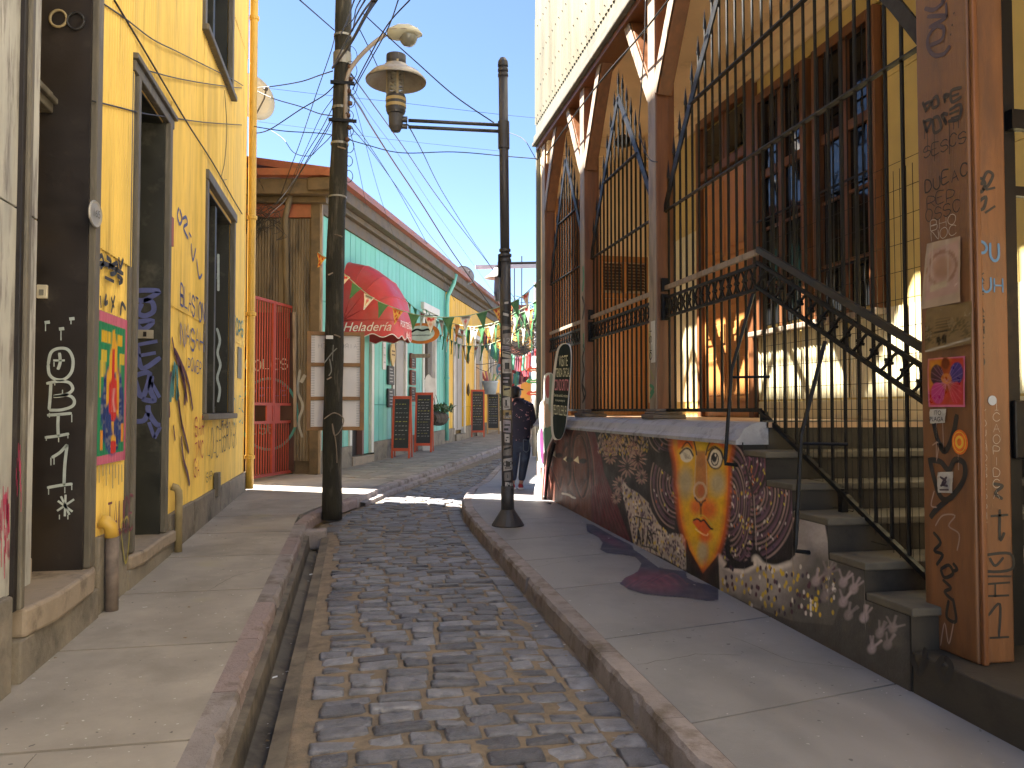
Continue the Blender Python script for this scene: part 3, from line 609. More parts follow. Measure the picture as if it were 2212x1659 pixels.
write('graffiti', 'LRIZ', WL(474, 925), (0, 1, 0), (0, 0, 1), 0.17, g_blk, yh, 0.85, 0.13, 0.3, 0.08, nrm=(1, 0, 0))
write('graffiti', 'LOLEHGSROKSK', WL(449, 985), (0, 1, 0), (0, 0, 1), 0.34, g_blk, yh, 0.42, 0.06, 0.16, 0.1, nrm=(1, 0, 0))
write('graffiti', 'SAR', WL(446, 1040), (0, 1, 0), (0, 0, 1), 0.10, g_blk, yh, 1.0, 0.12, 0.35, 0.1, nrm=(1, 0, 0))
for t, x, y, h in (('SAR', 421, 940, 0.2), ('TMC', 421, 990, 0.18), ('GA', 419, 1032, 0.18)): write('graffiti', t, WL(x, y), (0, 1, 0), (0, 0, 1), h, g_red, yh, 0.7, 0.11, 0.3, 0.1, nrm=(1, 0, 0))
write('graffiti', 'POWER', WL(406, 800), (0, 1, 0), (0, 0, 1), 0.13, g_blu, yh, 0.9, 0.12, 0.3, 0.1, nrm=(1, 0, 0))
write('graffiti', 'TOPS', WL(504, 716), (0, 1, 0), (0, 0, 1), 0.22, g_teal, yh, 0.9, 0.16, 0.3, 0.1, nrm=(1, 0, 0))
write('graffiti', 'OVES', WL(504, 910), (0, 1, 0), (0, 0, 1), 0.35, g_teal, yh, 0.6, 0.06, 0.2, 0.1, nrm=(1, 0, 0))
for t, z, c_ in (('NVS', 0.60, g_teal), ('KR', 1.20, g_wht)): pass
bird = [[(1130, 620), (1170, 700), (1220, 830), (1250, 1010)], [(1140, 660), (1190, 800), (1215, 960)], [(1110, 760), (1095, 900), (1100, 1060)], [(1150, 900), (1175, 1080), (1225, 1290)], [(1160, 950), (1180, 1130)], [(1125, 1110), (1135, 1210)], [(1175, 1180), (1190, 1330), (1215, 1420), (1230, 1500)], [(1115, 540), (1135, 660)], [(1165, 720), (1200, 880), (1195, 980)]]
strokes('graffiti_bird', [[c2(*p) for p in st] for st in bird], WL, (1, 0, 0), 0.06, g_vio, yh)
strokes('graffiti_bird', [[c2(*p) for p in st] for st in ([(1135, 700), (1125, 800), (1120, 930)], [(1145, 720), (1150, 830), (1145, 950)], [(1125, 760), (1110, 860), (1105, 960)], [(1150, 860), (1160, 930)])], WL, (1, 0, 0), 0.09, g_teal, yh)
strokes('graffiti', [[c2(1415, y) for y in range(0, 300, 60)], [c2(1405, 480), c2(1425, 560), c2(1410, 640), c2(1428, 720), c2(1408, 800), c2(1425, 880), c2(1412, 960)]], lambda x, y: ony(x, y, (9.78+12.02)/2-0.066), (0, -1, 0), 0.03, g_wht, win1)
write('graffiti', 'TAUCE', onx(232, 1165, XL+0.042), (0, 1, 0), (0, 0, 1), 0.24, M('plum_marker', (0.16, 0.03, 0.05), 0.6, bump=0.03), yh, 0.42, 0.1, 0.15, 0.05, nrm=(1, 0, 0))
strokes('graffiti_heart', [[(268, 1120), (262, 1140), (267, 1195), (273, 1215), (279, 1160), (277, 1122), (272, 1118), (268, 1130)]], lambda x, y: onx(x, y, XL+0.042), (1, 0, 0), 0.02, M('olive_marker', (0.38, 0.32, 0.04), 0.6, bump=0.03), yh)
# paper poster pasted between the doorways
nu, nv = 70, 200
YY, ZZ = np.meshgrid(np.linspace(0, 1, nu), np.linspace(0, 1, nv)); p = Paint(YY*0.9, ZZ*2.6, (34, 140, 96))
x_, y_ = p.x, p.y
p.poly([(0, 0), (0.9, 0), (0.9, 0.17), (0, 0.15)], (212, 110, 140), soft=0.01); p.poly([(0, 2.42), (0.9, 2.42), (0.9, 2.6), (0, 2.6)], (214, 112, 142), soft=0.01); p.poly([(0.84, 0), (0.9, 0), (0.9, 2.6), (0.84, 2.6)], (205, 96, 130), soft=0.01)
for i, xx in enumerate((0.04, 0.16, 0.26, 0.42, 0.54, 0.64)): p.poly([(xx, 2.08), (xx+0.09, 2.08), (xx+0.09, 2.28), (xx, 2.28)], (232, 186, 40), soft=0.02)
for i, xx in enumerate((0.04, 0.14, 0.62, 0.74)): p.poly([(xx, 1.75), (xx+0.08, 1.75), (xx+0.08, 1.95), (xx, 1.95)], (222, 190, 60), soft=0.02)
for xx, l in ((0.04, 1.15), (0.10, 1.5), (0.17, 1.3), (0.66, 1.55), (0.73, 1.2)): p.line([(xx, 1.75), (xx, l)], 0.03, (226, 190, 70), soft=0.02)
p.ell(0.44, 0.95, 0.36, 0.82, (38, 62, 130), soft=0.1); R2 = np.random.default_rng(1)
for _ in range(150):
    a = R2.uniform(0, 6.28); rr = R2.uniform(0.62, 1.0); p.ell(0.44+0.35*rr*math.cos(a), 0.95+0.80*rr*math.sin(a), 0.02, 0.04, (120, 120, 140) if R2.random() < 0.5 else (28, 48, 112), soft=0.6)
p.poly([(0.40, 2.3), (0.46, 2.36), (0.56, 2.0), (0.60, 1.6), (0.66, 1.2), (0.62, 0.75), (0.54, 1.0), (0.52, 1.6), (0.38, 1.5), (0.30, 1.1), (0.22, 0.9), (0.24, 1.5), (0.34, 1.9)], (238, 176, 44), soft=0.03)
p.poly([(0.42, 2.0), (0.47, 2.0), (0.48, 1.55), (0.58, 1.35), (0.60, 0.95), (0.50, 0.72), (0.44, 0.72), (0.32, 0.92), (0.30, 1.3), (0.40, 1.55)], (206, 46, 44), soft=0.03)
for dx in (-0.05, 0.0, 0.05): p.line([(0.45+dx, 1.3), (0.44+dx, 1.1), (0.46+dx, 0.9)], 0.025, (214, 150, 150), soft=0.02)
p.poly([(0.42, 0.72), (0.50, 0.72), (0.50, 0.5), (0.60, 0.28), (0.36, 0.28), (0.44, 0.5)], (232, 176, 60), soft=0.02); p.ell(0.47, 0.27, 0.10, 0.12, (208, 52, 48))
for xx, z0 in ((0.08, 0.25), (0.74, 0.35)): p.poly([(xx, z0), (xx+0.06, z0), (xx+0.06, z0+0.33), (xx, z0+0.33)], (232, 150, 50), soft=0.03)
write_dark = [(0.06, 2.0, 'CAE'), (0.60, 2.0, 'EN')]
p.c *= (0.86+0.22*vnoise(YY*30, ZZ*3, 1.0, 4))[..., None]
a0, a1, b0, b1 = onx(207, 673, XL), onx(270, 691, XL), onx(206, 1000, XL), onx(272, 990, XL)
Pg = np.zeros((nv, nu, 3)); yy = 5.925+YY*(6.60-5.925); Pg[..., 0] = XL+0.012+0.0075*np.cos(2*np.pi*yy/0.062); Pg[..., 1] = yy; Pg[..., 2] = 1.12+ZZ*1.07
vgrid('poster', Pg, p.c*0.75, M('poster_paper', (1, 1, 1), 0.7, 0.1, 8, bump=0.1, vcol=True), yh, nu, nv, smooth=True)
# grey streaks of old paste under it
strokes('paste_streaks', [[(x, 1003), (x+0.5, 1003+l)] for x, l in ((214, 40), (222, 25), (229, 46), (236, 22), (243, 52), (249, 30), (256, 44), (263, 38))], WL, (1, 0, 0), 0.035, M('grey_paste', (0.44, 0.33, 0.13), 0.7), yh)

# ---------------------------------------------------------------- grey house at the near left
m_peel = M('peeling_white_paint', (0.42, 0.41, 0.37), 0.7, 0.25, 3, (2, 2, 0.5), bump=0.35, bscale=25, stain=(0.17, 0.15, 0.14), stain_scale=5, stain_stretch=(2.5, 2.5, 0.35), stain_at=(0.5, 0.64))
nb = thing('added_light_block_house', 'unseen cream house added behind the viewpoint to block and bounce light', 'house', (6, -4, 0)); mb = MB(); mb.box((2.95, -14, -0.5), (10, 0.30, 8.5)); obj('wall', mb, M('cream_bounce_render', (0.68, 0.62, 0.50), 0.8), nb); mb = MB(); mb.box((2.75, -14.2, 8.5), (10.2, 0.32, 8.65)); obj('roof', mb, m_trim, nb)  # unseen house added to cut light from behind and bounce sun leftwards
gh = thing('grey_house', 'peeling grey white house wall with dark corner board and pink paint streaks', 'house', (-3.0, 2.5, 0))
mb = MB(); mb.box((-8, -2, -0.3), (-1.765, 4.55, 7.0)); obj('wall', mb, m_peel, gh)
mb = MB(); mb.box((-8.1, -2, 7.0), (-1.6, 4.6, 7.12)); obj('roof', mb, m_trim, gh)
for a in np.arange(-1.6, 4.4, 0.92):
    for z0, z1 in ((0.55, 2.55), (2.56, 4.9), (4.91, 7.0)):
        mb = MB(); mb.box((-1.765, a+0.006, z0), (-1.745, a+0.914, z1)); obj('panel_board', mb, m_peel, gh, bevel=0.003)
mb = MB(); mb.box((-1.77, -2, -0.2), (-1.70, 4.5, 0.56)); obj('plinth', mb, m_plinth, gh, bevel=0.015)
mb = MB(); mb.box((-1.80, 4.555, 0.46), (-1.725, 4.60, 7.0)); obj('corner_board', mb, m_darkpaint, gh)
mb = MB(); mb.box((-1.84, 4.602, 0.46), (-1.705, 4.655, 7.0)); obj('corner_board', mb, m_trim, gh, bevel=0.01)
mb = MB(); mb.box((-1.84, 4.656, 0.46), (-1.735, 4.70, 7.0)); obj('corner_board', mb, m_trim, gh, bevel=0.008)
g_pink = M('pink_spray_paint', (0.45, 0.03, 0.10), 0.6, 0.3, 10, bump=0.05)
Rp = random.Random(6); strokes('paint_streaks', [[(x_, y_), (x_+0.4, y_+l_)] for x_, y_, l_ in [(Rp.uniform(1, 24), Rp.uniform(1050, 1190), Rp.uniform(15, 75)) for _ in range(26)]], lambda x, y: onx(x, y, -1.742), (1, 0, 0), 0.010, g_pink, gh)
strokes('paint_streaks', [[(x_, y_), (x_-0.3, y_+l_)] for x_, y_, l_ in [(Rp.uniform(34, 46), Rp.uniform(940, 1060), Rp.uniform(15, 80)) for _ in range(12)]], lambda x, y: onx(x, y, -1.703), (1, 0, 0), 0.008, g_pink, gh)
# ---------------------------------------------------------------- porch house on the right
m_wood = M('varnished_post_wood', (0.15, 0.056, 0.020), 0.42, 0.3, 4, (5, 5, 0.5), bump=0.2, bscale=30, bstretch=(6, 6, 0.3), stain=(0.09, 0.045, 0.025), stain_scale=3, stain_stretch=(3, 3, 0.4), stain_at=(0.55, 0.75), rand=0.06)
m_oldwood_litface = M('old_wood_lit_face', (0.27, 0.215, 0.165), 0.55, 0.3, 4, (5, 5, 0.6), bump=0.25, bscale=30, bstretch=(6, 6, 0.3), stain=(0.12, 0.08, 0.05), stain_scale=4, stain_stretch=(3, 3, 0.5), stain_at=(0.52, 0.7))  # old wood, also the pale colour imitating sunlit post and brace faces
m_door = M('orange_door_wood', (0.46, 0.20, 0.06), 0.38, 0.22, 4, (6, 6, 0.5), bump=0.12, bscale=30, bstretch=(6, 6, 0.3), rand=0.05)
m_iron = M('black_iron', (0.006, 0.006, 0.0065), 0.5, 0.3, 20, bump=0.12, bscale=80, spec=0.3)
m_cream = M('cream_wall_paint', (0.56, 0.43, 0.16), 0.6, 0.12, 1.5, bump=0.08, bscale=20, stain=(0.50, 0.38, 0.16), stain_scale=2, stain_at=(0.58, 0.8))
m_dado = M('pale_corrugated_paint', (0.66, 0.60, 0.40), 0.55, 0.12, 2, bump=0.08, bscale=20)
m_ceil = M('tan_ceiling_paint', (0.78, 0.62, 0.40), 0.7, 0.12, 1.2, bump=0.06, bscale=15, stain=(0.45, 0.34, 0.20), stain_scale=2.5, stain_at=(0.6, 0.8))
m_clad = M('pale_cladding_paint', (0.155, 0.145, 0.105), 0.5, 0.16, 1.6, (2, 2, 0.25), bump=0.1, bscale=20, stain=(0.17, 0.115, 0.065), stain_scale=2.4, stain_stretch=(3, 3, 0.2), stain_at=(0.6, 0.8))
m_rim = M('painted_white_rim', (0.36, 0.36, 0.38), 0.45, 0.2, 5, bump=0.4, bscale=25, stain=(0.15, 0.14, 0.14), stain_scale=7, stain_at=(0.52, 0.7), bdist=0.01)
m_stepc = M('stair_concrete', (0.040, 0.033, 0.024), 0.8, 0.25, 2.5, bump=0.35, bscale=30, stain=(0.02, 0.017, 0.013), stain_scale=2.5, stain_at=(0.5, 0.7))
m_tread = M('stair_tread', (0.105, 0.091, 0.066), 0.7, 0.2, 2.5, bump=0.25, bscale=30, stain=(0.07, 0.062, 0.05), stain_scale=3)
m_floor = M('porch_floor_tile', (0.46, 0.30, 0.18), 0.5, 0.2, 3, bump=0.15)
ph = thing('porch_house', 'house with raised wooden porch, mural base wall and pale cladding above', 'house', (4.5, 8.0, 0.1))
XB = 2.78; FZ = 1.41
# body
mb = MB(); mb.box((4.72, 0.5, -0.3), (10.0, 12.78, 9.5)); mb.box((2.93, 0.5, 5.94), (4.72, 12.78, 9.5)); obj('wall', mb, m_cream, ph)
mb = MB(); mb.box((2.75, 0.3, 9.5), (10.2, 12.95, 9.62)); obj('roof', mb, m_trim, ph)
mb = MB(); mb.box((2.88, 0.5, 8.501), (2.93, 12.78, 9.5)); mb.box((2.96, 0.5, 9.62), (10.0, 12.7, 13.0)); obj('added_bounce_storey', mb, M('bounce_whitewash', (0.7, 0.67, 0.6), 0.8), ph)  # pale storey above the view, added to bounce sun onto the left wall
mb = MB(); mb.box((2.96, 0.5, 5.90), (4.72, 12.4, 5.938)); obj('ceiling', mb, m_ceil, ph)
# upper cladding: flat board below, corrugated sheets above, screws
mb = MB(); mb.box((2.895, 0.5, 6.04), (2.928, 12.80, 6.30)); obj('cladding_board', mb, m_clad, ph)
y = 0.5
while y < 12.7:
    y1 = min(12.80, y+0.86)
    for z0, z1 in ((6.22, 8.0), (7.95, 8.5)):
        mb = MB(); corr(mb, (2.885+(0.008 if z0 > 7 else 0), y, z0), (0, 1, 0), y1-y+0.02, (0, 0, 1), z1-z0, (-1, 0, 0), 0.10, 0.010, ph=y); obj('cladding_sheet', mb, m_clad, ph)
    y = y1
mb = MB()
for yy in np.arange(0.8, 12.7, 0.2):
    for z in (6.32, 6.75, 7.25, 7.8): mb.lathe([(0.011, 0), (0.011, 0.005)], 6, (2.872, yy, z))
obj('screws', mb, m_rust, ph, kind='stuff')
mb = MB(); mb.box((2.86, 0.5, 5.93), (2.93, 12.84, 6.035)); obj('fascia', mb, m_clad, ph, bevel=0.006)
mb = MB(); mb.box((2.835, 0.5, 5.87), (2.96, 12.86, 5.928)); obj('fascia_moulding', mb, m_trim, ph, bevel=0.012)
mb = MB(); mb.box((2.90, 0.5, 5.80), (3.17, 12.80, 5.868)); obj('plate_beam', mb, m_wood, ph, bevel=0.006)
mb = MB(); mb.box((2.90, 12.78, -0.2), (4.73, 12.84, 9.5)); obj('end_board', mb, m_clad, ph)
# porch floor and base wall
mb = MB(); mb.box((2.98, 5.46, 1.37), (4.72, 12.42, FZ)); obj('porch_floor', mb, m_floor, ph); mb = MB(); mb.box((2.985, 5.47, 0.0), (4.70, 5.60, 1.369)); obj('floor_riser', mb, m_stepc, ph)
mb = MB(); mb.box((2.79, 5.47, -0.3), (2.98, 12.30, 1.25)); mb.box((2.98, 12.0, -0.3), (4.0, 12.30, 1.25)); obj('base_wall', mb, m_stepc, ph)
mb = MB(); rimp = [(2.735, 1.245), (2.735, 1.275), (2.765, 1.30), (2.80, 1.36), (2.86, 1.395), (2.90, 1.408), (2.995, 1.412), (2.995, 1.245)]
mb.ext([(x, 5.46, z) for x, z in rimp], (0, 6.87, 0)); obj('rim', mb, m_rim, ph, smooth=False)
# stairs
nose = [(5.13, 1.21, 5.46), (4.79, 1.02, 5.13), (4.39, 0.85, 4.79), (4.04, 0.65, 4.39), (3.66, 0.49, 4.04)]
for y0, z1, y1 in nose:
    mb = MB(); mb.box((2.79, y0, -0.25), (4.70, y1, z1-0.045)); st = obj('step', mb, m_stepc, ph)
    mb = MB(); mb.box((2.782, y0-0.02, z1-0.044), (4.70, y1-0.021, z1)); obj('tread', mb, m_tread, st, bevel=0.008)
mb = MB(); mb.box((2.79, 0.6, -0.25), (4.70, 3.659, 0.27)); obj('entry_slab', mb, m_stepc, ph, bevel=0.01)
mb = MB(); mb.box((2.98, 5.455, FZ+0.002), (4.70, 5.52, FZ+0.012)); obj('landing_edge', mb, m_tread, ph)
# mural painted on the base wall and the side of the stairs (K = mural picture units)
def ztop(y): 
    return np.select([y > 5.12, y > 4.78, y > 4.38, y > 4.03], [np.where(y > 5.44, 1.262, 1.166), 0.975, 0.805, 0.605], 0.445)
nu, nv = 760, 150
yy = np.concatenate([np.linspace(3.665, 6.5, 400), np.linspace(6.5, 12.30, 361)[1:]]); tt = np.linspace(0, 1, nv)
Yg, Tg = np.meshgrid(yy, tt); zb = G*Yg-0.02; Zg = zb+Tg*(ztop(Yg)-zb)
Pg = np.stack([np.full_like(Yg, 2.7835), Yg, Zg], -1); px, py = proj(Pg.reshape(-1, 3)); kx = ((px-1124.6)/0.28105).reshape(Yg.shape); ky = ((py-850.3)/0.28105).reshape(Yg.shape)
p = Paint(kx, ky, (34, 29, 30)); S = 8.0; Rn = np.random.default_rng(8)
p.poly([(100, 150), (545, 220), (560, 980), (500, 980), (100, 850)], (104, 62, 50), soft=S)
p.poly([(60, 150), (195, 230), (190, 560), (170, 900), (60, 900)], (196, 190, 170), soft=S); p.poly([(60, 520), (192, 560), (175, 900), (60, 900)], (196, 96, 120), 0.9, 30)
for _ in range(60): p.ell(Rn.uniform(90, 190), Rn.uniform(220, 540), 4, 12, (110, 110, 90), 0, 0.5, 0.8)
for i in range(26):
    x0 = 190+i*14; c_ = (66, 37, 31) if i % 2 else (100, 60, 48)
    p.line([(x0, 240), (x0+Rn.uniform(-12, 12), 420), (x0+Rn.uniform(-12, 12), 650), (x0+Rn.uniform(-8, 8), 900)], 4, c_, 0.6, 5)
p.poly([(490, 235), (575, 250), (610, 400), (640, 600), (760, 900), (860, 1170), (545, 985), (530, 620)], (86, 34, 44), soft=S)
for i in range(16):
    t = i/15; p.line([(500+60*t, 250), (540+70*t, 500), (545+130*t, 760), (560+290*t, 1000+160*t)], 5, (120, 52, 62) if i % 2 else (56, 22, 30), 0.6, 5)
for P_ in ([(560, 700), (545, 480), (500, 290), (440, 235), (390, 300), (372, 480), (380, 640)], [(525, 720), (515, 500), (480, 345), (445, 310), (410, 360), (398, 500), (405, 620)], [(215, 640), (225, 480), (260, 330), (320, 270), (360, 320)], [(330, 440), (345, 400), (365, 400), (380, 450), (385, 640), (365, 700)], [(405, 620), (430, 720), (470, 800), (510, 720), (520, 600)], [(232, 560), (262, 640), (296, 730), (316, 640)]):
    p.line(P_, 13, (44, 24, 20), 0.9, 8); p.line([(a+12, b+8) for a, b in P_], 6, (146, 94, 74), 0.7, 6)
p.line([(300, 860), (350, 880), (400, 900), (440, 850)], 9, (44, 24, 20), 0.8, 7)
for k in range(5): p.line([(395-10*k, 600), (385-8*k, 460), (425, 350-14*k), (470+6*k, 365-10*k), (505+6*k, 480), (505+6*k, 640), (465, 740-20*k)], 5, (46, 25, 22), 0.7, 5)
for k in range(4): p.line([(240, 560+30*k), (285, 640+35*k), (300, 600+30*k)], 4, (46, 25, 22), 0.6, 5); p.line([(410, 600+25*k), (450, 690+25*k), (490, 600+30*k)], 4, (48, 26, 22), 0.6, 5)
for k in range(3): p.ell(355, 480, 20+9*k, 75+12*k, (50, 27, 24), ring=0.12, al=0.6)
for (a, b, c_) in (((234, 464), (266, 438), (272, 492)), ((326, 503), (352, 482), (356, 526)), ((406, 513), (442, 480), (450, 538))): p.poly([a, b, c_], (232, 222, 190), soft=5)
for q in ((295, 475), (375, 508), (480, 518)): p.ell(q[0], q[1], 28, 20, (26, 20, 20), soft=0.4)
p.line([(322, 768), (350, 772), (378, 782), (395, 795), (418, 802)], 15, (198, 188, 176), soft=5); p.line([(318, 752), (350, 760), (372, 748), (400, 775), (425, 795)], 5, (34, 22, 22), soft=4)
p.poly([(560, 240), (1010, 285), (1000, 700), (780, 660), (640, 560), (590, 380)], (28, 25, 27), soft=S)
for _ in range(330):                                  # small dabs
    x, y = Rn.uniform(590, 1010), Rn.uniform(250, 480); p.ell(x, y, 4.5, 13, [(168, 152, 140), (150, 130, 120), (190, 160, 50), (120, 100, 110)][Rn.integers(4)], Rn.uniform(-0.5, 0.5), 0.5, 0.9)
for (fx, fy, fr) in ((735, 350, 62), (690, 480, 60), (820, 560, 82), (900, 500, 78), (760, 700, 62), (860, 420, 50), (660, 400, 45), (930, 640, 55), (735, 800, 45)):
    for k in range(13):
        a = 2*math.pi*k/13+fx; p.ell(fx+fr*0.55*math.cos(a), fy+fr*0.75*math.sin(a), fr*0.36, 6.5, (176, 142, 128) if k % 3 else (140, 100, 100), a, 0.4, 0.9)
        p.line([(fx+fr*0.3*math.cos(a), fy+fr*0.4*math.sin(a)), (fx+fr*0.8*math.cos(a), fy+fr*1.1*math.sin(a))], 2.5, (30, 24, 26), 0.8, 3)
white1 = [(772, 650), (830, 722), (905, 765), (985, 840), (1010, 910), (1065, 1005), (1150, 1085), (1215, 1035), (1262, 1110), (1278, 1365), (1100, 1260), (870, 1170), (838, 1010), (795, 820)]
p.poly(white1, (172, 160, 150), soft=S)
def inside(x, y, poly):
    r = False
    for (x1, y1), (x2, y2) in zip(poly, poly[1:]+poly[:1]):
        if (y1 > y) != (y2 > y) and x < (x2-x1)*(y-y1)/(y2-y1)+x1: r = not r
    return r
n = 0
while n < 420:
    x, y = Rn.uniform(770, 1280), Rn.uniform(650, 1360)
    if inside(x, y, white1): p.ell(x, y, 5.0, 12, [(60, 44, 60), (92, 70, 92), (190, 164, 60), (44, 38, 44), (120, 100, 112), (196, 190, 182)][Rn.integers(6)], 0, 0.5); n += 1
def swirl(cx, cy, rx, ry, n_, a0, a1, cols, w_=9, dots=0, rot=0.0):
    for k in range(n_):
        f = 1-k/n_; P = []
        for a in np.linspace(a0, a1, 9): X, Y_ = rx*f*math.cos(a), ry*f*math.sin(a); P.append((cx+X*math.cos(rot)-Y_*math.sin(rot), cy+X*math.sin(rot)+Y_*math.cos(rot)))
        p.line(P, w_, cols[k % len(cols)], 0.9, 5)
    for _ in range(dots):
        a = Rn.uniform(a0, a1); f = Rn.uniform(0.15, 1); p.ell(cx+rx*f*math.cos(a), cy+ry*f*math.sin(a), 5, 12, [(196, 184, 60), (190, 182, 178), (170, 96, 50), (120, 84, 110)][Rn.integers(4)], Rn.uniform(-0.4, 0.4), 0.5)
hc = [(150, 128, 122), (16, 14, 16), (104, 76, 92), (84, 62, 78), (16, 14, 16), (128, 104, 108), (14, 12, 14)]
p.poly([(985, 290), (1205, 300), (1215, 700), (1262, 1080), (1150, 1070), (1060, 990), (1000, 820), (975, 600)], (26, 23, 25), soft=S)
swirl(1150, 300, 170, 175, 11, 1.2, 3.3, hc, 9, 8); p.ell(1110, 500, 100, 65, (20, 18, 20), soft=0.5); swirl(1215, 690, 215, 350, 21, 1.75, 3.6, hc, 12, 22)
p.poly([(1560, 350), (3000, 300), (3000, 1900), (1500, 1560), (1520, 1260), (1590, 800)], (30, 26, 29), soft=S)
swirl(1610, 830, 160, 450, 21, -1.5, 1.9, hc, 15, 40); swirl(1640, 1180, 120, 150, 9, 0.2, 2.6, hc, 11, 8)
swirl(1790, 760, 330, 530, 28, -0.25, 1.75, hc, 17, 50); swirl(1700, 520, 210, 330, 14, -0.5, 1.3, [(92, 62, 84), (24, 20, 24), (120, 70, 90), (70, 50, 70)], 11, 20)
for _ in range(60): p.ell(Rn.uniform(1600, 1950), Rn.uniform(380, 1200), 7, 16, [(120, 72, 92), (86, 66, 92), (178, 104, 44), (190, 172, 60), (200, 196, 190), (60, 48, 66)][Rn.integers(6)], Rn.uniform(-0.5, 0.5), 0.6, 0.8)
p.line([(1590, 1130), (1600, 1240), (1655, 1298), (1720, 1308), (1780, 1268), (1800, 1190), (1850, 1268), (1950, 1300), (2060, 1268), (2110, 1170), (2132, 990)], 40, (14, 12, 13), 1.0, 14); p.line([(1802, 1235), (1790, 1100), (1800, 950), (1780, 760), (1730, 560)], 18, (14, 12, 13), 0.9, 10); p.line([(1812, 1200), (1804, 1000), (1792, 780)], 8, (160, 146, 140), 0.8, 6)
white2 = [(1518, 1245), (1560, 1302), (1640, 1342), (1720, 1346), (1790, 1300), (1804, 1240), (1860, 1300), (1960, 1322), (2050, 1300), (2110, 1240), (2130, 1050), (2150, 905), (2330, 960), (2360, 1130), (2500, 1500), (2400, 1780), (2100, 1750), (1800, 1640), (1530, 1510)]
p.poly(white2, (146, 138, 134), soft=S); p.line([(1518, 1252), (1560, 1312), (1640, 1355), (1720, 1360), (1795, 1315), (1806, 1262), (1860, 1318), (1960, 1340), (2060, 1310)], 44, (196, 186, 176), 1.0, 26); p.line([(1530, 1260), (1535, 1380), (1540, 1500)], 26, (170, 160, 152), 0.7, 24)
p.poly([(1560, 1340), (1720, 1350), (1790, 1320), (1790, 1290), (1720, 1300), (1600, 1280)], (22, 19, 20), soft=10)
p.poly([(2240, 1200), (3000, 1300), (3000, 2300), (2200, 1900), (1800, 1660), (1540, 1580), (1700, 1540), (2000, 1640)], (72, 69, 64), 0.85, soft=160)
for _ in range(165):
    x, y = Rn.uniform(1540, 2420), Rn.uniform(1330, 1700)
    if inside(x, y, white2): p.ell(x, y, 9, 19, [(196, 164, 44), (198, 192, 184), (70, 36, 52), (52, 40, 60), (196, 164, 44)][Rn.integers(5)], 0, 0.3)
for (x, y) in ((2270, 1440), (2360, 1380), (2480, 1450), (2560, 1500), (2480, 1600), (2520, 1700), (2640, 1720), (2760, 1840), (2860, 1800), (2700, 1960), (2820, 1930), (2340, 1560)):    # hand prints
    c_ = (150, 136, 138) if Rn.random() < 0.6 else (122, 112, 112); p.ell(x, y, 34, 42, c_, 0.3, 0.5, 0.8)
    for k in range(4): a = -1.9+0.35*k+Rn.uniform(-0.2, 0.6); p.line([(x, y), (x+95*math.cos(a), y+95*math.sin(a))], 16, c_, 0.75, 8)
# the yellow face
face = [(1193, 300), (1596, 330), (1596, 560), (1590, 800), (1562, 1050), (1512, 1220), (1452, 1330), (1405, 1354), (1350, 1300), (1290, 1180), (1242, 1020), (1212, 820), (1195, 560)]
face = [(q.x, q.y) for q in cat_rom([(a, b, 0) for a, b in face], 4, True)]
p.poly(face, (206, 162, 22), soft=S)
p.line([f for f in face if f[0] < 1420], 40, (206, 92, 22), 0.8, 40); p.line([f for f in face if f[0] > 1405 and f[1] > 330], 40, (206, 92, 22), 0.8, 40)
p.poly([(1195, 305), (1320, 318), (1338, 440), (1290, 390), (1205, 430)], (212, 100, 26), soft=24); p.poly([(1440, 420), (1470, 360), (1500, 335), (1594, 350), (1594, 450), (1500, 385)], (212, 100, 26), soft=24)
p.poly([(1322, 316), (1452, 326), (1438, 400), (1420, 470), (1352, 470), (1338, 400)], (204, 170, 30), soft=14)
p.poly([(1350, 440), (1424, 440), (1430, 640), (1436, 800), (1336, 800), (1345, 640)], (166, 108, 58), 0.9, 18)
for e in ((1268, 680, 56, 110), (1512, 690, 58, 88), (1400, 1215, 40, 80)): p.ell(*e, (168, 158, 128), 0, 0.9, 0.9)
for e in ((1348, 868, 42, 58), (1452, 890, 54, 72), (1420, 1100, 50, 40)): p.ell(*e, (208, 92, 26), 0, 0.9, 0.85)
p.ell(1378, 750, 46, 66, (196, 172, 146), ring=0.16, al=0.8); p.ell(1386, 745, 24, 46, (178, 92, 40), soft=0.5)
p.line([(1340, 800), (1358, 826), (1376, 836), (1386, 864), (1398, 834), (1420, 820)], 12, (60, 34, 26), soft=5); p.line([(1384, 870), (1386, 940)], 14, (96, 52, 28), 0.8, 8); p.line([(1350, 440), (1340, 620), (1336, 780)], 6, (190, 170, 140), 0.8, 5); p.line([(1422, 440), (1430, 620), (1432, 770)], 6, (190, 170, 140), 0.8, 5)
lips = [(1318, 985), (1358, 958), (1386, 975), (1410, 968), (1470, 1038), (1424, 1078), (1370, 1052)]
p.poly(lips, (206, 88, 30), soft=8); p.line([(1330, 972), (1360, 962), (1386, 980), (1410, 974), (1455, 1030), (1475, 1040)], 13, (40, 24, 22), soft=5); p.line([(1370, 940), (1410, 940), (1470, 1010)], 9, (196, 176, 60), 0.8, 7); p.line([(1345, 1040), (1395, 1078), (1430, 1090), (1440, 1078)], 7, (214, 190, 150), 0.9, 5)
for ex, ey, rx, ry in ((1276, 470, 50, 58), (1496, 500, 55, 72)): p.ell(ex, ey, rx, ry, (206, 200, 186), soft=0.14)
p.ell(1493, 505, 27, 46, (40, 34, 34), ring=0.13); p.ell(1489, 490, 20, 38, (18, 16, 17)); p.ell(1497, 474, 6, 10, (220, 216, 208))
for k in range(5): p.line([(1240+14*k, 440+8*k), (1270+9*k, 500), (1262+8*k, 460+10*k)], 4, (120, 112, 106), 0.8, 4)
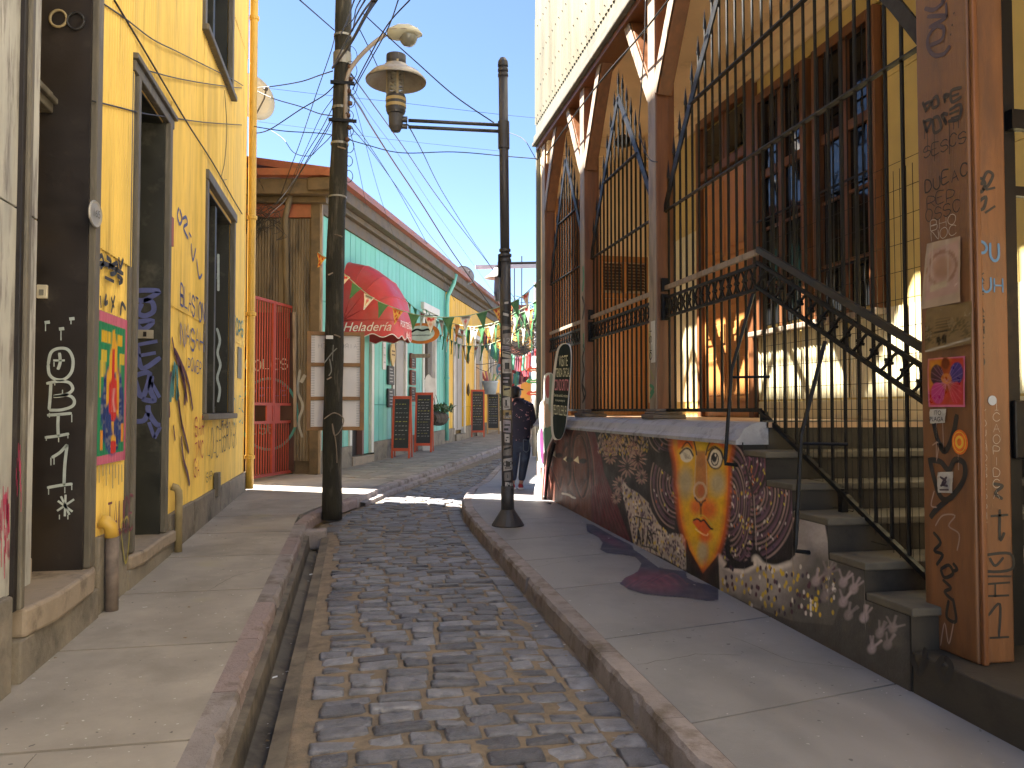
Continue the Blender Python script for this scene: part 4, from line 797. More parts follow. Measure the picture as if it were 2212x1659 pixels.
p.line([(1224, 460), (1262, 424), (1300, 430), (1326, 476)], 13, (24, 20, 20), soft=5); p.line([(1438, 510), (1462, 440), (1500, 418), (1540, 446), (1556, 500)], 15, (22, 18, 18), soft=5); p.line([(1440, 520), (1462, 560), (1500, 578), (1535, 560), (1552, 510)], 10, (24, 20, 20), soft=5)
p.line([(1240, 420), (1280, 372), (1318, 420)], 9, (40, 28, 24), soft=4); p.line([(1440, 440), (1490, 405), (1540, 440)], 9, (40, 28, 24), soft=4); p.line([(1320, 318), (1345, 420), (1352, 470)], 10, (60, 38, 26), soft=5); p.line([(1480, 335), (1442, 400), (1424, 470)], 10, (60, 38, 26), soft=5)
p.line([(880, 942), (940, 958), (995, 968)], 9, (24, 20, 20), soft=5); p.line([(915, 955), (912, 1030)], 8, (24, 20, 20), soft=5)
for q in ([(900, 1140), (905, 1050), (920, 1140)], [(940, 1140), (940, 1040)], [(970, 1150), (980, 1050), (1000, 1080), (980, 1100), (1000, 1150)], [(1015, 1150), (1010, 1080), (1040, 1080)], [(930, 1170), (1000, 1185), (1050, 1215)]): p.line(q, 10, (24, 20, 20), soft=5)
p.poly([(1275, 1120), (1300, 1200), (1400, 1380), (1520, 1235), (1530, 1530), (1275, 1390)], (28, 25, 22), 0.9, 12)
p.poly(face[-6:]+[(1405, 1354)], (206, 162, 22), 0.0)
nz = 0.78+0.3*vnoise(kx, ky, 60, 2)+0.16*vnoise(kx, ky, 14, 5); p.c *= nz[..., None]
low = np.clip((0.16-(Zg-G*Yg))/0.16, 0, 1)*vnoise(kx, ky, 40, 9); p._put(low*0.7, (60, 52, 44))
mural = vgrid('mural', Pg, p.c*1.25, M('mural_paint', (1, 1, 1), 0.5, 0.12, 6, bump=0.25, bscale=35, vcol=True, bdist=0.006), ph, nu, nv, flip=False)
# lettering painted low on the entry slab
strokes('graffiti', [[(1956, 1485), (1958, 1400), (1985, 1455), (2000, 1400)], [(2040, 1420), (2025, 1440), (2040, 1470), (2055, 1440), (2040, 1420)]], lambda x, y: onx(x, y, 2.786), (-1, 0, 0), 0.035, g_blk, ph)
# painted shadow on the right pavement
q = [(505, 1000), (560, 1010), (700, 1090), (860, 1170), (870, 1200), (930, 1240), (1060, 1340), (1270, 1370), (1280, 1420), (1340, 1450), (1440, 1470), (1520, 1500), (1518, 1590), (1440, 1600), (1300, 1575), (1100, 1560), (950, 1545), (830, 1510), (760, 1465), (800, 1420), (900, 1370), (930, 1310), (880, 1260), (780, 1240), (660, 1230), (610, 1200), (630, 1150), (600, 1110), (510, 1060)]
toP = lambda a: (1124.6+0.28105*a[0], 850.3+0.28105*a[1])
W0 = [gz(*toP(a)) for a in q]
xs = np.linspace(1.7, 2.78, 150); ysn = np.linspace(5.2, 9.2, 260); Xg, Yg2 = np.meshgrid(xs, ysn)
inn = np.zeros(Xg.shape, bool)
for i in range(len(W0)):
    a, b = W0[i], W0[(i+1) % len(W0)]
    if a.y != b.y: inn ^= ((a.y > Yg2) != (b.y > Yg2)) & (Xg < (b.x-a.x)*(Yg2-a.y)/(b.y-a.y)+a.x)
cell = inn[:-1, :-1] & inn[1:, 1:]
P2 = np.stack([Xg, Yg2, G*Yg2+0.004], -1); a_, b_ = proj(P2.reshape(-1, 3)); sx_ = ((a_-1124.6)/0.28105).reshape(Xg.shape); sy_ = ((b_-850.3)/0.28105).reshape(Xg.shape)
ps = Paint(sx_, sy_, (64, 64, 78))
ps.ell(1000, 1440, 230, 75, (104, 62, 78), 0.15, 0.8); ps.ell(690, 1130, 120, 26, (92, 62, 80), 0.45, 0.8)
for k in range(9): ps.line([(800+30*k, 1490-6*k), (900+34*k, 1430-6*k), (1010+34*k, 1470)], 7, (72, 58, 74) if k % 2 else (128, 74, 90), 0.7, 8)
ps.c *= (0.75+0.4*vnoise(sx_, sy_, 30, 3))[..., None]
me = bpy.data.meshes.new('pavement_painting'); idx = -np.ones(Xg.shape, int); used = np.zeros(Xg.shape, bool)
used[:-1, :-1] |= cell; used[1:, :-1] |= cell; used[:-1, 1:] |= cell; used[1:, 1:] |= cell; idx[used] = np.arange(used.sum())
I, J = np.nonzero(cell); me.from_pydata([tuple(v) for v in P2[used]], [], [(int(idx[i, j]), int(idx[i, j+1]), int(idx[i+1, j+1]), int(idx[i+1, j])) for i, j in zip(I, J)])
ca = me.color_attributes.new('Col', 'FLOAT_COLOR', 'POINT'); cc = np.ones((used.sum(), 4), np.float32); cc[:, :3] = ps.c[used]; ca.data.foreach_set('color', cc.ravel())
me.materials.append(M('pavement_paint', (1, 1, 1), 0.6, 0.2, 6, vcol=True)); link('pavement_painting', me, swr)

# inner wall with door and windows
XI = 4.70
def ibox(name, y0, y1, z0, z1, x0=XI-0.02, x1=XI, mat=m_cream, parent=None, bev=0.0): mb = MB(); mb.box((x0, y0, z0), (x1, y1, z1)); return obj(name, mb, mat, parent or ph, bevel=bev)
for y0, y1, z0, z1 in ((10.35, 12.4, 1.4, 5.9), (8.72, 10.35, 5.50, 5.9), (6.40, 8.72, 5.25, 5.9), (1.0, 6.40, 2.4, 5.9)):
    for i, a in enumerate(np.arange(z0, z1, 1.05)): ibox('wall_board', y0+0.003, y1-0.003, a, min(z1, a+1.044))
ibox('wall_board', 1.0, 8.72, 1.4, 1.62); ibox('wall_board', 1.0, 5.46, -0.1, 1.398, mat=m_stepc)
y = 1.0
while y < 8.7:
    y1 = min(8.72, y+0.85); mb = MB(); corr(mb, (XI-0.03, y, 1.62), (0, 1, 0), y1-y, (0, 0, 1), 0.80, (-1, 0, 0), 0.055, 0.009); obj('dado_sheet', mb, m_dado, ph); y = y1
mb = MB(); corr(mb, (XI-0.03, 10.36, 1.62), (0, 1, 0), 2.0, (0, 0, 1), 2.4, (-1, 0, 0), 0.055, 0.009); obj('dado_sheet', mb, m_dado, ph)
ibox('skirting', 1.0, 8.7, FZ+0.001, 1.60, XI-0.05, XI-0.021, m_dado, bev=0.008)
for z0, z1, p_ in ((5.42, 5.56, 0.05), (5.56, 5.72, 0.10), (5.72, 5.9, 0.16)): ibox('cornice', 1.0, 12.38, z0+0.001, z1, XI-p_-0.02, XI-0.021, m_ceil, bev=0.012)
def frame(y0, y1, z0, z1, w_=0.12, parent=None, mat=m_wood, x0=XI-0.09):
    for a, b, c_, d_ in ((y0, y0+w_, z0, z1), (y1-w_, y1, z0, z1), (y0+w_, y1-w_, z1-w_, z1)): ibox('frame', a, b, c_, d_, x0, XI+0.01, mat, parent, 0.01)
# double door with transom light
dr = ibox('door', 8.88, 10.2, 1.42, 4.60, XI-0.035, XI-0.005, m_door); frame(8.74, 10.34, 1.412, 5.48, 0.13, dr)
ibox('transom_bar', 8.87, 10.21, 4.62, 4.74, XI-0.08, XI-0.0, m_wood, dr, 0.01)
for a, b in ((8.90, 9.53), (9.56, 10.18)): ibox('transom_pane', a+0.06, b-0.06, 4.80, 5.30, XI-0.03, XI-0.015, m_gl, dr); ibox('transom_frame', a, a+0.06, 4.75, 5.35, XI-0.05, XI-0.012, m_wood, dr); ibox('transom_frame', b-0.06, b, 4.75, 5.35, XI-0.05, XI-0.012, m_wood, dr)
for a, b in ((8.92, 9.50), (9.58, 10.16)):
    for z0, z1 in ((1.60, 2.25), (2.36, 2.62), (2.74, 3.35), (3.48, 4.48)):
        mb = MB(); mb.box((XI-0.052, a, z0), (XI-0.0352, b, z1)); mb.box((XI-0.047, a+0.001, z0+0.001), (XI-0.03, b-0.001, z1-0.001)); lf = obj('door_panel', mb, m_door, dr, bevel=0.01)
        mb = MB(); mb.box((XI-0.066, a+0.09, z0+0.09), (XI-0.0522, b-0.09, z1-0.09)); obj('raised_field', mb, m_door, lf, bevel=0.012)
mb = MB(); mb.tube([(XI-0.06, 9.54, 3.42), (XI-0.10, 9.54, 3.40), (XI-0.10, 9.54, 3.34)], 0.012, 6); obj('knocker', mb, m_iron, dr)
# two tall windows with grilles
for (y0, y1) in ((7.58, 8.70), (6.44, 7.46)):
    wn = ibox('window', y0+0.1, y1-0.1, 2.48, 5.10, XI-0.02, XI-0.01, m_gl); frame(y0, y1, 2.42, 5.22, 0.11, wn)
    ibox('sill', y0-0.06, y1+0.06, 2.36, 2.42, XI-0.15, XI-0.01, m_oldwood_litface, wn, 0.01)
    ym = (y0+y1)/2; ibox('sash_bar', ym-0.05, ym+0.05, 2.42, 5.11, XI-0.06, XI-0.012, m_wood, wn, 0.006); ibox('sash_bar', y0+0.11, y1-0.11, 4.20, 4.30, XI-0.055, XI-0.012, m_wood, wn, 0.006)
    for z in (2.95, 3.6): ibox('sash_bar', y0+0.11, y1-0.11, z-0.015, z+0.015, XI-0.05, XI-0.012, m_wood, wn)
    for k in range(7): yy_ = y0+0.15+(y1-y0-0.3)*k/6; mb = MB(); mb.tube([(XI-0.10, yy_, 2.43), (XI-0.10, yy_, 5.10)], 0.008, 5); obj('grille_bar', mb, m_iron, wn)
    for z in (2.9, 3.7, 4.5): mb = MB(); mb.box((XI-0.107, y0+0.1, z-0.01), (XI-0.093, y1-0.1, z+0.01)); obj('grille_rail', mb, m_iron, wn)
# far end wall of the porch with louvred door
YE = 12.40
def ebox(name, x0, x1, z0, z1, p0=0.0, p1=0.03, mat=m_ceil, parent=None, bev=0.0): mb = MB(); mb.box((x0, YE-p1, z0), (x1, YE-p0, z1)); return obj(name, mb, mat, parent or ph, bevel=bev)
ebox('end_wall', 2.96, 4.70, 1.2, 5.9, -0.35, 0.0, m_ceil)
d2 = ebox('door', 3.90, 4.62, 1.42, 3.30, 0.002, 0.03, m_door); 
for a, b, z0, z1 in ((3.80, 3.899, 1.411, 3.9), (4.621, 4.69, 1.411, 3.9), (3.80, 4.69, 3.901, 4.0), (3.90, 4.62, 3.31, 3.40), (4.225, 4.295, 3.41, 3.89)): ebox('frame', a, b, z0, z1, 0.002, 0.06, m_door, d2, 0.008)
for a, b in ((3.91, 4.22), (4.30, 4.61)):
    for k in range(9): mb = MB(); z = 3.44+k*0.05; mb.ext([(a, YE-0.045, z), (a, YE-0.04, z+0.012), (a, YE-0.012, z+0.045), (a, YE-0.012, z+0.03)], (b-a, 0, 0)); obj('louvre_slat', mb, m_wood, d2)
    for z0, z1 in ((1.55, 2.1), (2.2, 2.95), (3.02, 3.25)):
        mb = MB(); mb.box((a+0.02, YE-0.045, z0), (b-0.02, YE-0.031, z1)); mb.box((a+0.06, YE-0.055, z0+0.05), (b-0.06, YE-0.0452, z1-0.05)); obj('door_panel', mb, m_door, d2, bevel=0.008)
for i, a in enumerate(np.arange(2.97, 3.78, 0.135)): ebox('plank', a, min(3.795, a+0.131), 1.42, 4.9, 0.002, 0.022+0.006*(i % 2), m_door if i % 3 else m_wood)
for z0, z1, p_ in ((5.45, 5.6, 0.05), (5.6, 5.75, 0.09), (5.75, 5.9, 0.14)): ebox('cornice', 2.97, 4.5, z0+0.001, z1, 0.001, p_, m_ceil, None, 0.01)
mb = MB(); mb.lathe([(0.02, 0.0), (0.10, 0.01), (0.12, 0.05), (0.10, 0.12), (0.05, 0.16), (0.015, 0.18), (0.015, 0.6)], 14, (3.75, 10.9, 5.3)); tag(obj('porch_lamp', mb, m_iron, smooth=True), 'small dark lamp hanging from the porch ceiling', 'lamp')

# wooden posts with bases and angled braces
def post(yc, x0=2.95, w_=0.20, braces=(1, 1), lab=''):
    mb = MB(); mb.box((x0, yc-w_/2, FZ+0.09), (x0+w_, yc+w_/2, 5.80)); po = obj('post', mb, m_wood, ph, bevel=0.008)
    mb = MB(); mb.box((x0-0.008, yc-w_/2+0.006, FZ+0.1), (x0-0.0005, yc+w_/2-0.006, 5.79)); obj('sunlit_post_face', mb, m_oldwood_litface, po)  # pale plate puts the sunlit look of the street face into colour
    mb = MB(); c_ = (x0+w_/2, yc)
    for r_, z0, z1 in ((0.175, 0.0, 0.045), (0.15, 0.046, 0.07), (0.135, 0.071, 0.10)): mb.box((c_[0]-r_, c_[1]-r_, FZ+0.002+z0), (c_[0]+r_, c_[1]+r_, FZ+0.002+z1))
    obj('post_base', mb, M('carved_base_wood', (0.14, 0.11, 0.085), 0.6, 0.3, 6, bump=0.2), po, bevel=0.016)
    for s in (-1, 1):
        if not braces[0 if s < 0 else 1]: continue
        mb = MB(); mb.beam((x0+0.085, yc+s*0.06, 4.72), (x0+0.085, yc+s*0.80, 5.86), 0.17, 0.15, (1, 0, 0)); bc = obj('brace', mb, m_wood, po, bevel=0.008); mb = MB(); mb.beam((x0-0.004, yc+s*0.065, 4.735), (x0-0.004, yc+s*0.79, 5.845), 0.006, 0.135, (1, 0, 0)) if False else mb.beam((x0-0.004, yc+s*0.065, 4.735), (x0-0.004, yc+s*0.79, 5.845), 0.135, 0.006, (1, 0, 0)); obj('sunlit_brace_face', mb, m_oldwood_litface, bc)  # brace gets the same pale plate imitating its sunlit street side
    return po
pA = post(7.665); pB = post(10.235); pC = post(12.49, braces=(1, 0))
g_grn = M('green_marker', (0.05, 0.22, 0.12), 0.6, bump=0.03); g_olv = M('olive_paint_marker', (0.28, 0.27, 0.12), 0.6, bump=0.03)
PX = lambda x, y: onx(x, y, 2.938)
strokes('graffiti', [[(1259, 745), (1262, 755), (1258, 775), (1262, 800), (1257, 830), (1262, 860)], [(1257, 640), (1262, 660), (1258, 690)], [(1257, 830), (1265, 850), (1258, 870)]], PX, (-1, 0, 0), 0.045, g_blk, pB)
strokes('graffiti', [[(1259, 575), (1261, 600), (1258, 630)], [(1260, 720), (1262, 760)]], PX, (-1, 0, 0), 0.05, g_grn, pB)
strokes('graffiti', [[(1402, 720), (1410, 740), (1404, 770)], [(1405, 800), (1412, 820)]], PX, (-1, 0, 0), 0.05, g_olv, pA)
mb = MB(); a = onx(1402, 760, 2.9385); mb.box((2.9355, 7.59, 1.98), (2.9400, 7.70, 2.40)); stk = obj('sticker', mb, M('white_sticker', (0.55, 0.55, 0.53), 0.5, bump=0.03), pA)
write('sticker_print', 'OLSI', (2.9345, 7.675, 2.02), (0, 0, 1), (0, 1, 0), 0.07, g_blk, stk, 0.9, 0.16, 0.3, 0.1, nrm=(-1, 0, 0))
strokes('graffiti', [[(1403, 832), (1412, 838), (1405, 850), (1412, 845), (1404, 860)]], PX, (-1, 0, 0), 0.035, g_grn, pA)
# big corner post by the stairs
mb = MB(); mb.box((2.95, 3.40, 0.272), (3.16, 3.76, 6.0)); pD = obj('post', mb, M('graffiti_post_wood', (0.15, 0.064, 0.025), 0.45, 0.3, 3, (4, 4, 0.5), bump=0.2, bscale=30, bstretch=(6, 6, 0.3), stain=(0.08, 0.04, 0.025), stain_scale=2.4, stain_stretch=(2, 2, 0.5), stain_at=(0.5, 0.75)), ph, bevel=0.01)
mb = MB(); mb.box((2.965, 3.375, 0.272), (2.995, 3.399, 6.0)); obj('corner_strip', mb, m_wood, pD, bevel=0.006)
mb = MB(); mb.beam((3.03, 3.80, 4.72), (3.03, 4.55, 5.86), 0.17, 0.15, (1, 0, 0)); obj('brace', mb, m_oldwood_litface, pD, bevel=0.008)
DX = lambda x, y: onx(x, y, 2.9475); DY = lambda x, y: ony(x, y, 3.3975)
def wr(t, x, y, h, mat, parent=pD, face='x', **k):
    if face == 'x': write('graffiti', t, DX(x, y), (0, -1, 0), (0, 0, 1), h, mat, parent, nrm=(-1, 0, 0), **k)
    else: write('graffiti', t, DY(x, y), (1, 0, 0), (0, 0, 1), h, mat, parent, nrm=(0, -1, 0), **k)
gk = lambda l: [[(1645.8+a*0.29766, b*0.29766) for a, b in st] for st in l]
strokes('graffiti', gk([[(1180, 60), (1250, 70), (1320, 10), (1300, 0)], [(1200, 120), (1340, 120), (1210, 200)], [(1340, 120), (1335, 20)], [(1215, 330), (1300, 290), (1320, 210), (1270, 190), (1210, 260), (1205, 340), (1250, 400), (1320, 390), (1365, 330)]]), DX, (-1, 0, 0), 0.022, M('violet_marker', (0.055, 0.035, 0.05), 0.6, bump=0), pD)
strokes('graffiti', gk([[(1390, 95), (1396, 97)], [(1378, 180), (1384, 182)], [(1366, 250), (1372, 252)]]), DX, (-1, 0, 0), 0.014, g_blk, pD)
m_mk = M('dark_marker', (0.035, 0.026, 0.022), 0.6, bump=0)
strokes('graffiti', gk([[(1165, 740), (1195, 810), (1180, 760), (1230, 740), (1190, 800)], [(1235, 720), (1240, 780), (1280, 760), (1270, 700), (1240, 720)], [(1320, 690), (1330, 740), (1325, 690), (1355, 690), (1330, 715)], [(1450, 635), (1375, 660), (1380, 740), (1450, 700)], [(1375, 700), (1430, 680)],
    [(1170, 870), (1200, 960), (1180, 890), (1230, 870), (1200, 940)], [(1240, 860), (1250, 960), (1300, 930), (1280, 850), (1240, 860)], [(1300, 830), (1340, 900), (1310, 830), (1350, 830)], [(1360, 800), (1440, 760), (1430, 860), (1350, 880)], [(1360, 830), (1430, 800)], [(1370, 860), (1430, 840)]]), DX, (-1, 0, 0), 0.018, m_mk, pD)
strokes('graffiti_drips', gk([[(1200, 940), (1202, 1100)], [(1250, 950), (1252, 1170)], [(1360, 880), (1362, 1120)], [(1390, 870), (1391, 940)], [(1425, 860), (1426, 930)], [(1180, 930), (1181, 1010)]]), DX, (-1, 0, 0), 0.006, m_mk, pD)
wr('SESCS', 1996, 345, 0.058, m_mk, wid=0.8, sw=0.1, jit=0.15); wr('DUEAC', 1998, 415, 0.062, m_mk, wid=0.75, sw=0.13, jit=0.15); wr('REP', 2003, 452, 0.06, m_mk, wid=0.9, sw=0.08, jit=0.15); wr('OSSC', 2000, 478, 0.06, m_mk, wid=0.8, sw=0.08, jit=0.15)
m_ch = M('white_marker', (0.40, 0.35, 0.30), 0.6, bump=0)
wr('BHO', 2010, 498, 0.05, m_ch, wid=1.0, sw=0.06, jit=0.1); wr('NOC', 2012, 520, 0.05, m_ch, wid=1.0, sw=0.06, jit=0.1)
for t, x, y, h in (('KE', 2005, 0, 0.1),): pass
def kz(l): return [[(1536.1+a*0.44642, 850.3+b*0.44642) for a, b in st] for st in l]
strokes('graffiti', kz([[(1075, 130), (1095, 220), (1130, 280), (1170, 200), (1190, 100)], [(1130, 280), (1110, 240)], [(1055, 310), (1100, 480), (1150, 510), (1220, 420), (1225, 340), (1180, 320), (1150, 370), (1110, 330), (1060, 320)], [(1150, 510), (1090, 560), (1060, 600)]]), DX, (-1, 0, 0), 0.03, g_blk, pD)
strokes('graffiti', kz([[(1075, 670), (1110, 720), (1080, 760), (1120, 780), (1090, 830)], [(1110, 850), (1150, 830), (1170, 870), (1130, 890), (1110, 850)], [(1170, 820), (1190, 850), (1165, 860)], [(1120, 900), (1160, 940), (1130, 960), (1170, 1000)], [(1150, 1000), (1140, 1080), (1185, 1100), (1170, 990)]]), DX, (-1, 0, 0), 0.018, g_blk, pD)
strokes('graffiti', kz([[(1085, 640), (1120, 590), (1180, 590), (1150, 640), (1200, 680), (1190, 760)], [(1070, 250), (1100, 240), (1090, 330)], [(1080, 470), (1065, 540), (1095, 550)], [(1110, 1220), (1130, 1110), (1150, 1210), (1175, 1100)], [(1090, 120), (1090, 320)], [(1120, 140), (1125, 270)], [(1195, 280), (1198, 370)]]), DX, (-1, 0, 0), 0.008, M('pinkish_marker', (0.30, 0.21, 0.17), 0.6, bump=0), pD)
for i, ch in enumerate('KETASHCKO'): wr(ch, 2113, 605+i*23, 0.038, g_blk, face='y', wid=0.9, sw=0.22, jit=0.06)
wr('PU', 2113, 560, 0.085, M('blue_chalk', (0.07, 0.17, 0.30), 0.6, bump=0), face='y', wid=0.55, sw=0.16, jit=0.06); wr('UH', 2122, 630, 0.07, MATS['blue_chalk'], face='y', wid=0.7, sw=0.16, jit=0.06)
strokes('graffiti', [[(2108, 400), (2116, 385), (2128, 395), (2120, 415), (2108, 400)], [(2120, 400), (2132, 372), (2145, 378), (2135, 400), (2122, 410)], [(2130, 410), (2150, 405)], [(2110, 440), (2130, 425), (2125, 450), (2110, 452), (2110, 440)], [(2128, 460), (2150, 445)]], DY, (0, -1, 0), 0.016, g_blk, pD)
for i, ch in enumerate('YOUHTSH'): wr(ch, 2118, 900+i*22, 0.035, m_ch, face='y', wid=0.9, sw=0.06, jit=0.1)
for i, ch in enumerate('1CAOPIDCA'): wr(ch, 2146, 885+i*24, 0.04, m_ch, face='y', wid=0.9, sw=0.06, jit=0.1)
for i, ch in enumerate('HOSPCOOHZ'): wr(ch, 2120, 975+i*21, 0.034, m_ch, face='y', wid=0.9, sw=0.06, jit=0.1)
strokes('graffiti', [[(2122, 1200), (2182, 1196), (2184, 1230), (2124, 1232), (2122, 1200)], [(2138, 1205), (2150, 1222), (2168, 1204)], [(2122, 1245), (2185, 1245)], [(2130, 1262), (2182, 1258)], [(2126, 1288), (2180, 1286)], [(2150, 1262), (2150, 1290)], [(2135, 1330), (2160, 1305), (2158, 1375)], [(2138, 1378), (2180, 1376)]], DY, (0, -1, 0), 0.014, g_blk, pD)
strokes('graffiti', [[(2146, 1045), (2166, 1050), (2150, 1065), (2166, 1078)], [(2140, 1115), (2178, 1112)], [(2160, 1100), (2160, 1165), (2170, 1150)]], DY, (0, -1, 0), 0.016, g_blk, pD)
# papers and stickers on the corner post
def paper(name, quad, mat, off, parent=pD, f=None, cols=None, nu=24, nv=32):
    """sheet of paper on the post's street face; corners tl, tr, br, bl"""
    Q = [np.array((f or DX)(*c_)) for c_ in quad]; U, V = np.meshgrid(np.linspace(0, 1, nu), np.linspace(0, 1, nv))
    P = ((Q[0][None, None]*(1-U[..., None])+Q[1][None, None]*U[..., None])*(1-V[..., None])+(Q[3][None, None]*(1-U[..., None])+Q[2][None, None]*U[..., None])*V[..., None])
    P[..., 0] -= off+0.004*np.sin(U*5+V*3)+0.002*vnoise(U*9, V*9, 1, 3)
    pp = Paint(U, V, (200, 190, 170)); cols(pp) if cols else None
    pp.c *= (0.85+0.2*vnoise(U*8, V*8, 1, 2))[..., None]
    return vgrid(name, P, pp.c*0.62, mat, parent, nu, nv, flip=True)
m_paper = M('glossy_paper', (1, 1, 1), 0.35, 0.08, 10, bump=0.1, vcol=True); m_film = M('plastic_sleeve', (1, 1, 1), 0.2, 0.08, 10, bump=0.2, bscale=25, vcol=True)
def c_a(pp):
    pp.c[:] = lin((196, 172, 150)); pp.poly([(0.08, 0.14), (0.95, 0.05), (0.96, 0.84), (0.08, 0.88)], (196, 160, 148), soft=0.03); pp.ell(0.5, 0.42, 0.38, 0.24, (170, 130, 112), soft=0.2, ring=0.1); pp.ell(0.5, 0.42, 0.26, 0.17, (182, 142, 120), soft=0.6)
    for x in (0.1, 0.2, 0.62): pp.line([(x, 0.02), (x+0.05, 0.7)], 0.03, (214, 196, 180), 0.7, 0.05)
    pp.poly([(0.2, 0.66), (0.62, 0.62), (0.62, 0.72), (0.2, 0.76)], (206, 190, 160), 0.8, 0.03)
def c_b(pp):
    pp.c[:] = lin((142, 118, 84)); 
    for x, y in ((0.08, 0.5), (0.1, 0.7), (0.72, 0.45), (0.85, 0.55), (0.9, 0.75), (0.6, 0.6)):
        for k in range(6): a = k*1.05+x*9; pp.line([(x, y), (x+0.12*math.cos(a), y+0.13*math.sin(a))], 0.022, (74, 66, 42), 0.8, 0.02)
    for k in range(4): pp.line([(0.25, 0.3+0.06*k), (0.52, 0.3+0.06*k)], 0.02, (80, 68, 48), 0.8, 0.015)
    pp.line([(0.22, 0.58), (0.5, 0.57)], 0.045, (46, 40, 34), soft=0.02); 
    for x in (0.3, 0.42): pp.ell(x, 0.76, 0.05, 0.12, (44, 38, 34)); pp.ell(x, 0.66, 0.03, 0.04, (120, 100, 76))
    pp.line([(0.0, 0.97), (0.98, 0.88)], 0.03, (214, 206, 194), soft=0.03)
def c_c(pp):
    pp.c[:] = lin((226, 120, 160)); pp.poly([(0.04, 0.03), (0.96, 0.03), (0.96, 0.96), (0.04, 0.96)], (206, 60, 40), soft=0.02); pp.poly([(0.04, 0.03), (0.6, 0.03), (0.3, 0.5), (0.04, 0.6)], (226, 150, 30), soft=0.2)
    pp.ell(0.5, 0.35, 0.17, 0.33, (176, 76, 30), soft=0.3); pp.ell(0.5, 0.12, 0.10, 0.12, (120, 50, 26), soft=0.3)
    for cx_, cy_, c1_, c2_ in ((0.26, 0.35, (70, 30, 50), (220, 160, 190)), (0.78, 0.33, (66, 44, 130), (190, 160, 220)), (0.26, 0.72, (200, 56, 130), (240, 150, 190)), (0.76, 0.72, (206, 36, 60), (246, 150, 160))):
        pp.ell(cx_, cy_, 0.17, 0.22, c1_, 0, 0.15)
        for k in range(9): a = k*0.7; pp.line([(0.5, 0.5), (cx_+0.16*math.cos(a), cy_+0.2*math.sin(a))], 0.011, c2_, 0.55, 0.01)
    for k in range(3): pp.ell(0.5, 0.43, 0.05+0.03*k, 0.04+0.025*k, (230, 140, 60), ring=0.2, al=0.8)
def c_d(pp): pp.c[:] = lin((214, 208, 198))
pa = paper('flyer', [(2006, 527), (2077, 510), (2080, 652), (1995, 668)], m_film, 0.010, cols=c_a); pb = paper('flyer', [(2004, 668), (2101, 650), (2103, 742), (2001, 762)], m_film, 0.007, cols=c_b)
pc_ = paper('flyer', [(2006, 775), (2085, 769), (2088, 879), (2008, 879)], m_paper, 0.004, cols=c_c, nu=60, nv=76)
s1 = paper('sticker', [(2010, 884), (2044, 883), (2044, 913), (2011, 915)], m_paper, 0.003, cols=c_d)
font('sticker_print', '  ITO\nPLAGA', DX(2027, 899)+Vector((-0.0125, 0, 0)), (0, -1, 0), (0, 0, 1), 0.033, g_blk, s1)
s2 = paper('sticker', [(2027, 1020), (2059, 1019), (2060, 1065), (2028, 1064)], m_paper, 0.003, cols=c_d)
strokes('sticker_print', [[(2035, 1030), (2048, 1040), (2036, 1050)], [(2050, 1030), (2040, 1045), (2052, 1050)], [(2034, 1058), (2054, 1058)]], lambda x, y: DX(x, y)+Vector((-0.0125, 0, 0)), (-1, 0, 0), 0.012, MATS['violet_marker'], s2)
cc_ = DX(2075, 955); mb = MB(); mb.ext([cc_+Vector((-0.006, 0.052*math.cos(a), 0.062*math.sin(a))) for a in np.linspace(0, 6.283, 25)[:-1]], (0.003, 0, 0)); s3 = obj('sticker', mb, M('orange_sticker', (0.62, 0.13, 0.02), 0.4, 0.25, 40, bump=0.02), pD)
mb = MB(); mb.ribbon([cc_+Vector((-0.0072, 0.042*math.cos(a), 0.05*math.sin(a))) for a in np.linspace(0, 6.4, 25)], 0.004, (-1, 0, 0), False); mb.ribbon([cc_+Vector((-0.0072, 0.022*math.cos(a), 0.026*math.sin(a))) for a in np.linspace(0, 6.4, 17)], 0.014, (-1, 0, 0), False); obj('sticker_print', mb, M('yellow_print', (0.7, 0.42, 0.05), 0.4, bump=0), s3)
mb = MB(); c0 = DY(2143, 865); mb.lathe([(0.024, 0), (0.024, 0.003)], 16); obj('sticker', mb, M('pale_blue_sticker', (0.30, 0.33, 0.37), 0.5, bump=0.02), pD, world=Matrix.Translation(c0) @ Matrix.Rotation(math.pi/2, 4, 'X'))
# ---------------------------------------------------------------- iron fence bays along the porch
FX = 3.05
def rosette_mesh():
    mb = MB()
    for sx in (-1, 1):                               # two bowed leaves back to back, open ovals between neighbours
        P = [(0, sx*(0.007+0.046*abs(2*t-1)**1.7), -0.085+0.17*t) for t in np.linspace(0, 1, 9)]
        for a, b in zip(P[:-1], P[1:]): mb.beam(a, b, 0.020, 0.011, (1, 0, 0)) if False else mb.beam(a, b, 0.014, 0.013, (1, 0, 0))
    mb.box((-0.010, -0.034, -0.008), (0.010, 0.034, 0.008)); mb.box((-0.014, -0.014, -0.016), (0.014, 0.014, 0.016))
    me = bpy.data.meshes.new('rosette'); me.from_pydata(mb.v, [], mb.f); me.materials.append(m_iron); return me
ROS = rosette_mesh()
def bar_obj(y, z0, z1, parent, spike, r=0.0125):
    mb = MB(); mb.tube([(FX, y, z0), (FX, y, z1)], r, 6)
    if spike: mb.tube([(FX, y, z1), (FX, y, z1+0.02), (FX, y, z1+0.19)], [r*0.9, r*1.5, 0.001], 5)
    return obj('bar', mb, m_iron, parent)
def beamo(name, a, b, w_, h_, parent, up=(1, 0, 0), mat=m_iron): mb = MB(); mb.beam(a, b, w_, h_, up); return obj(name, mb, mat, parent)
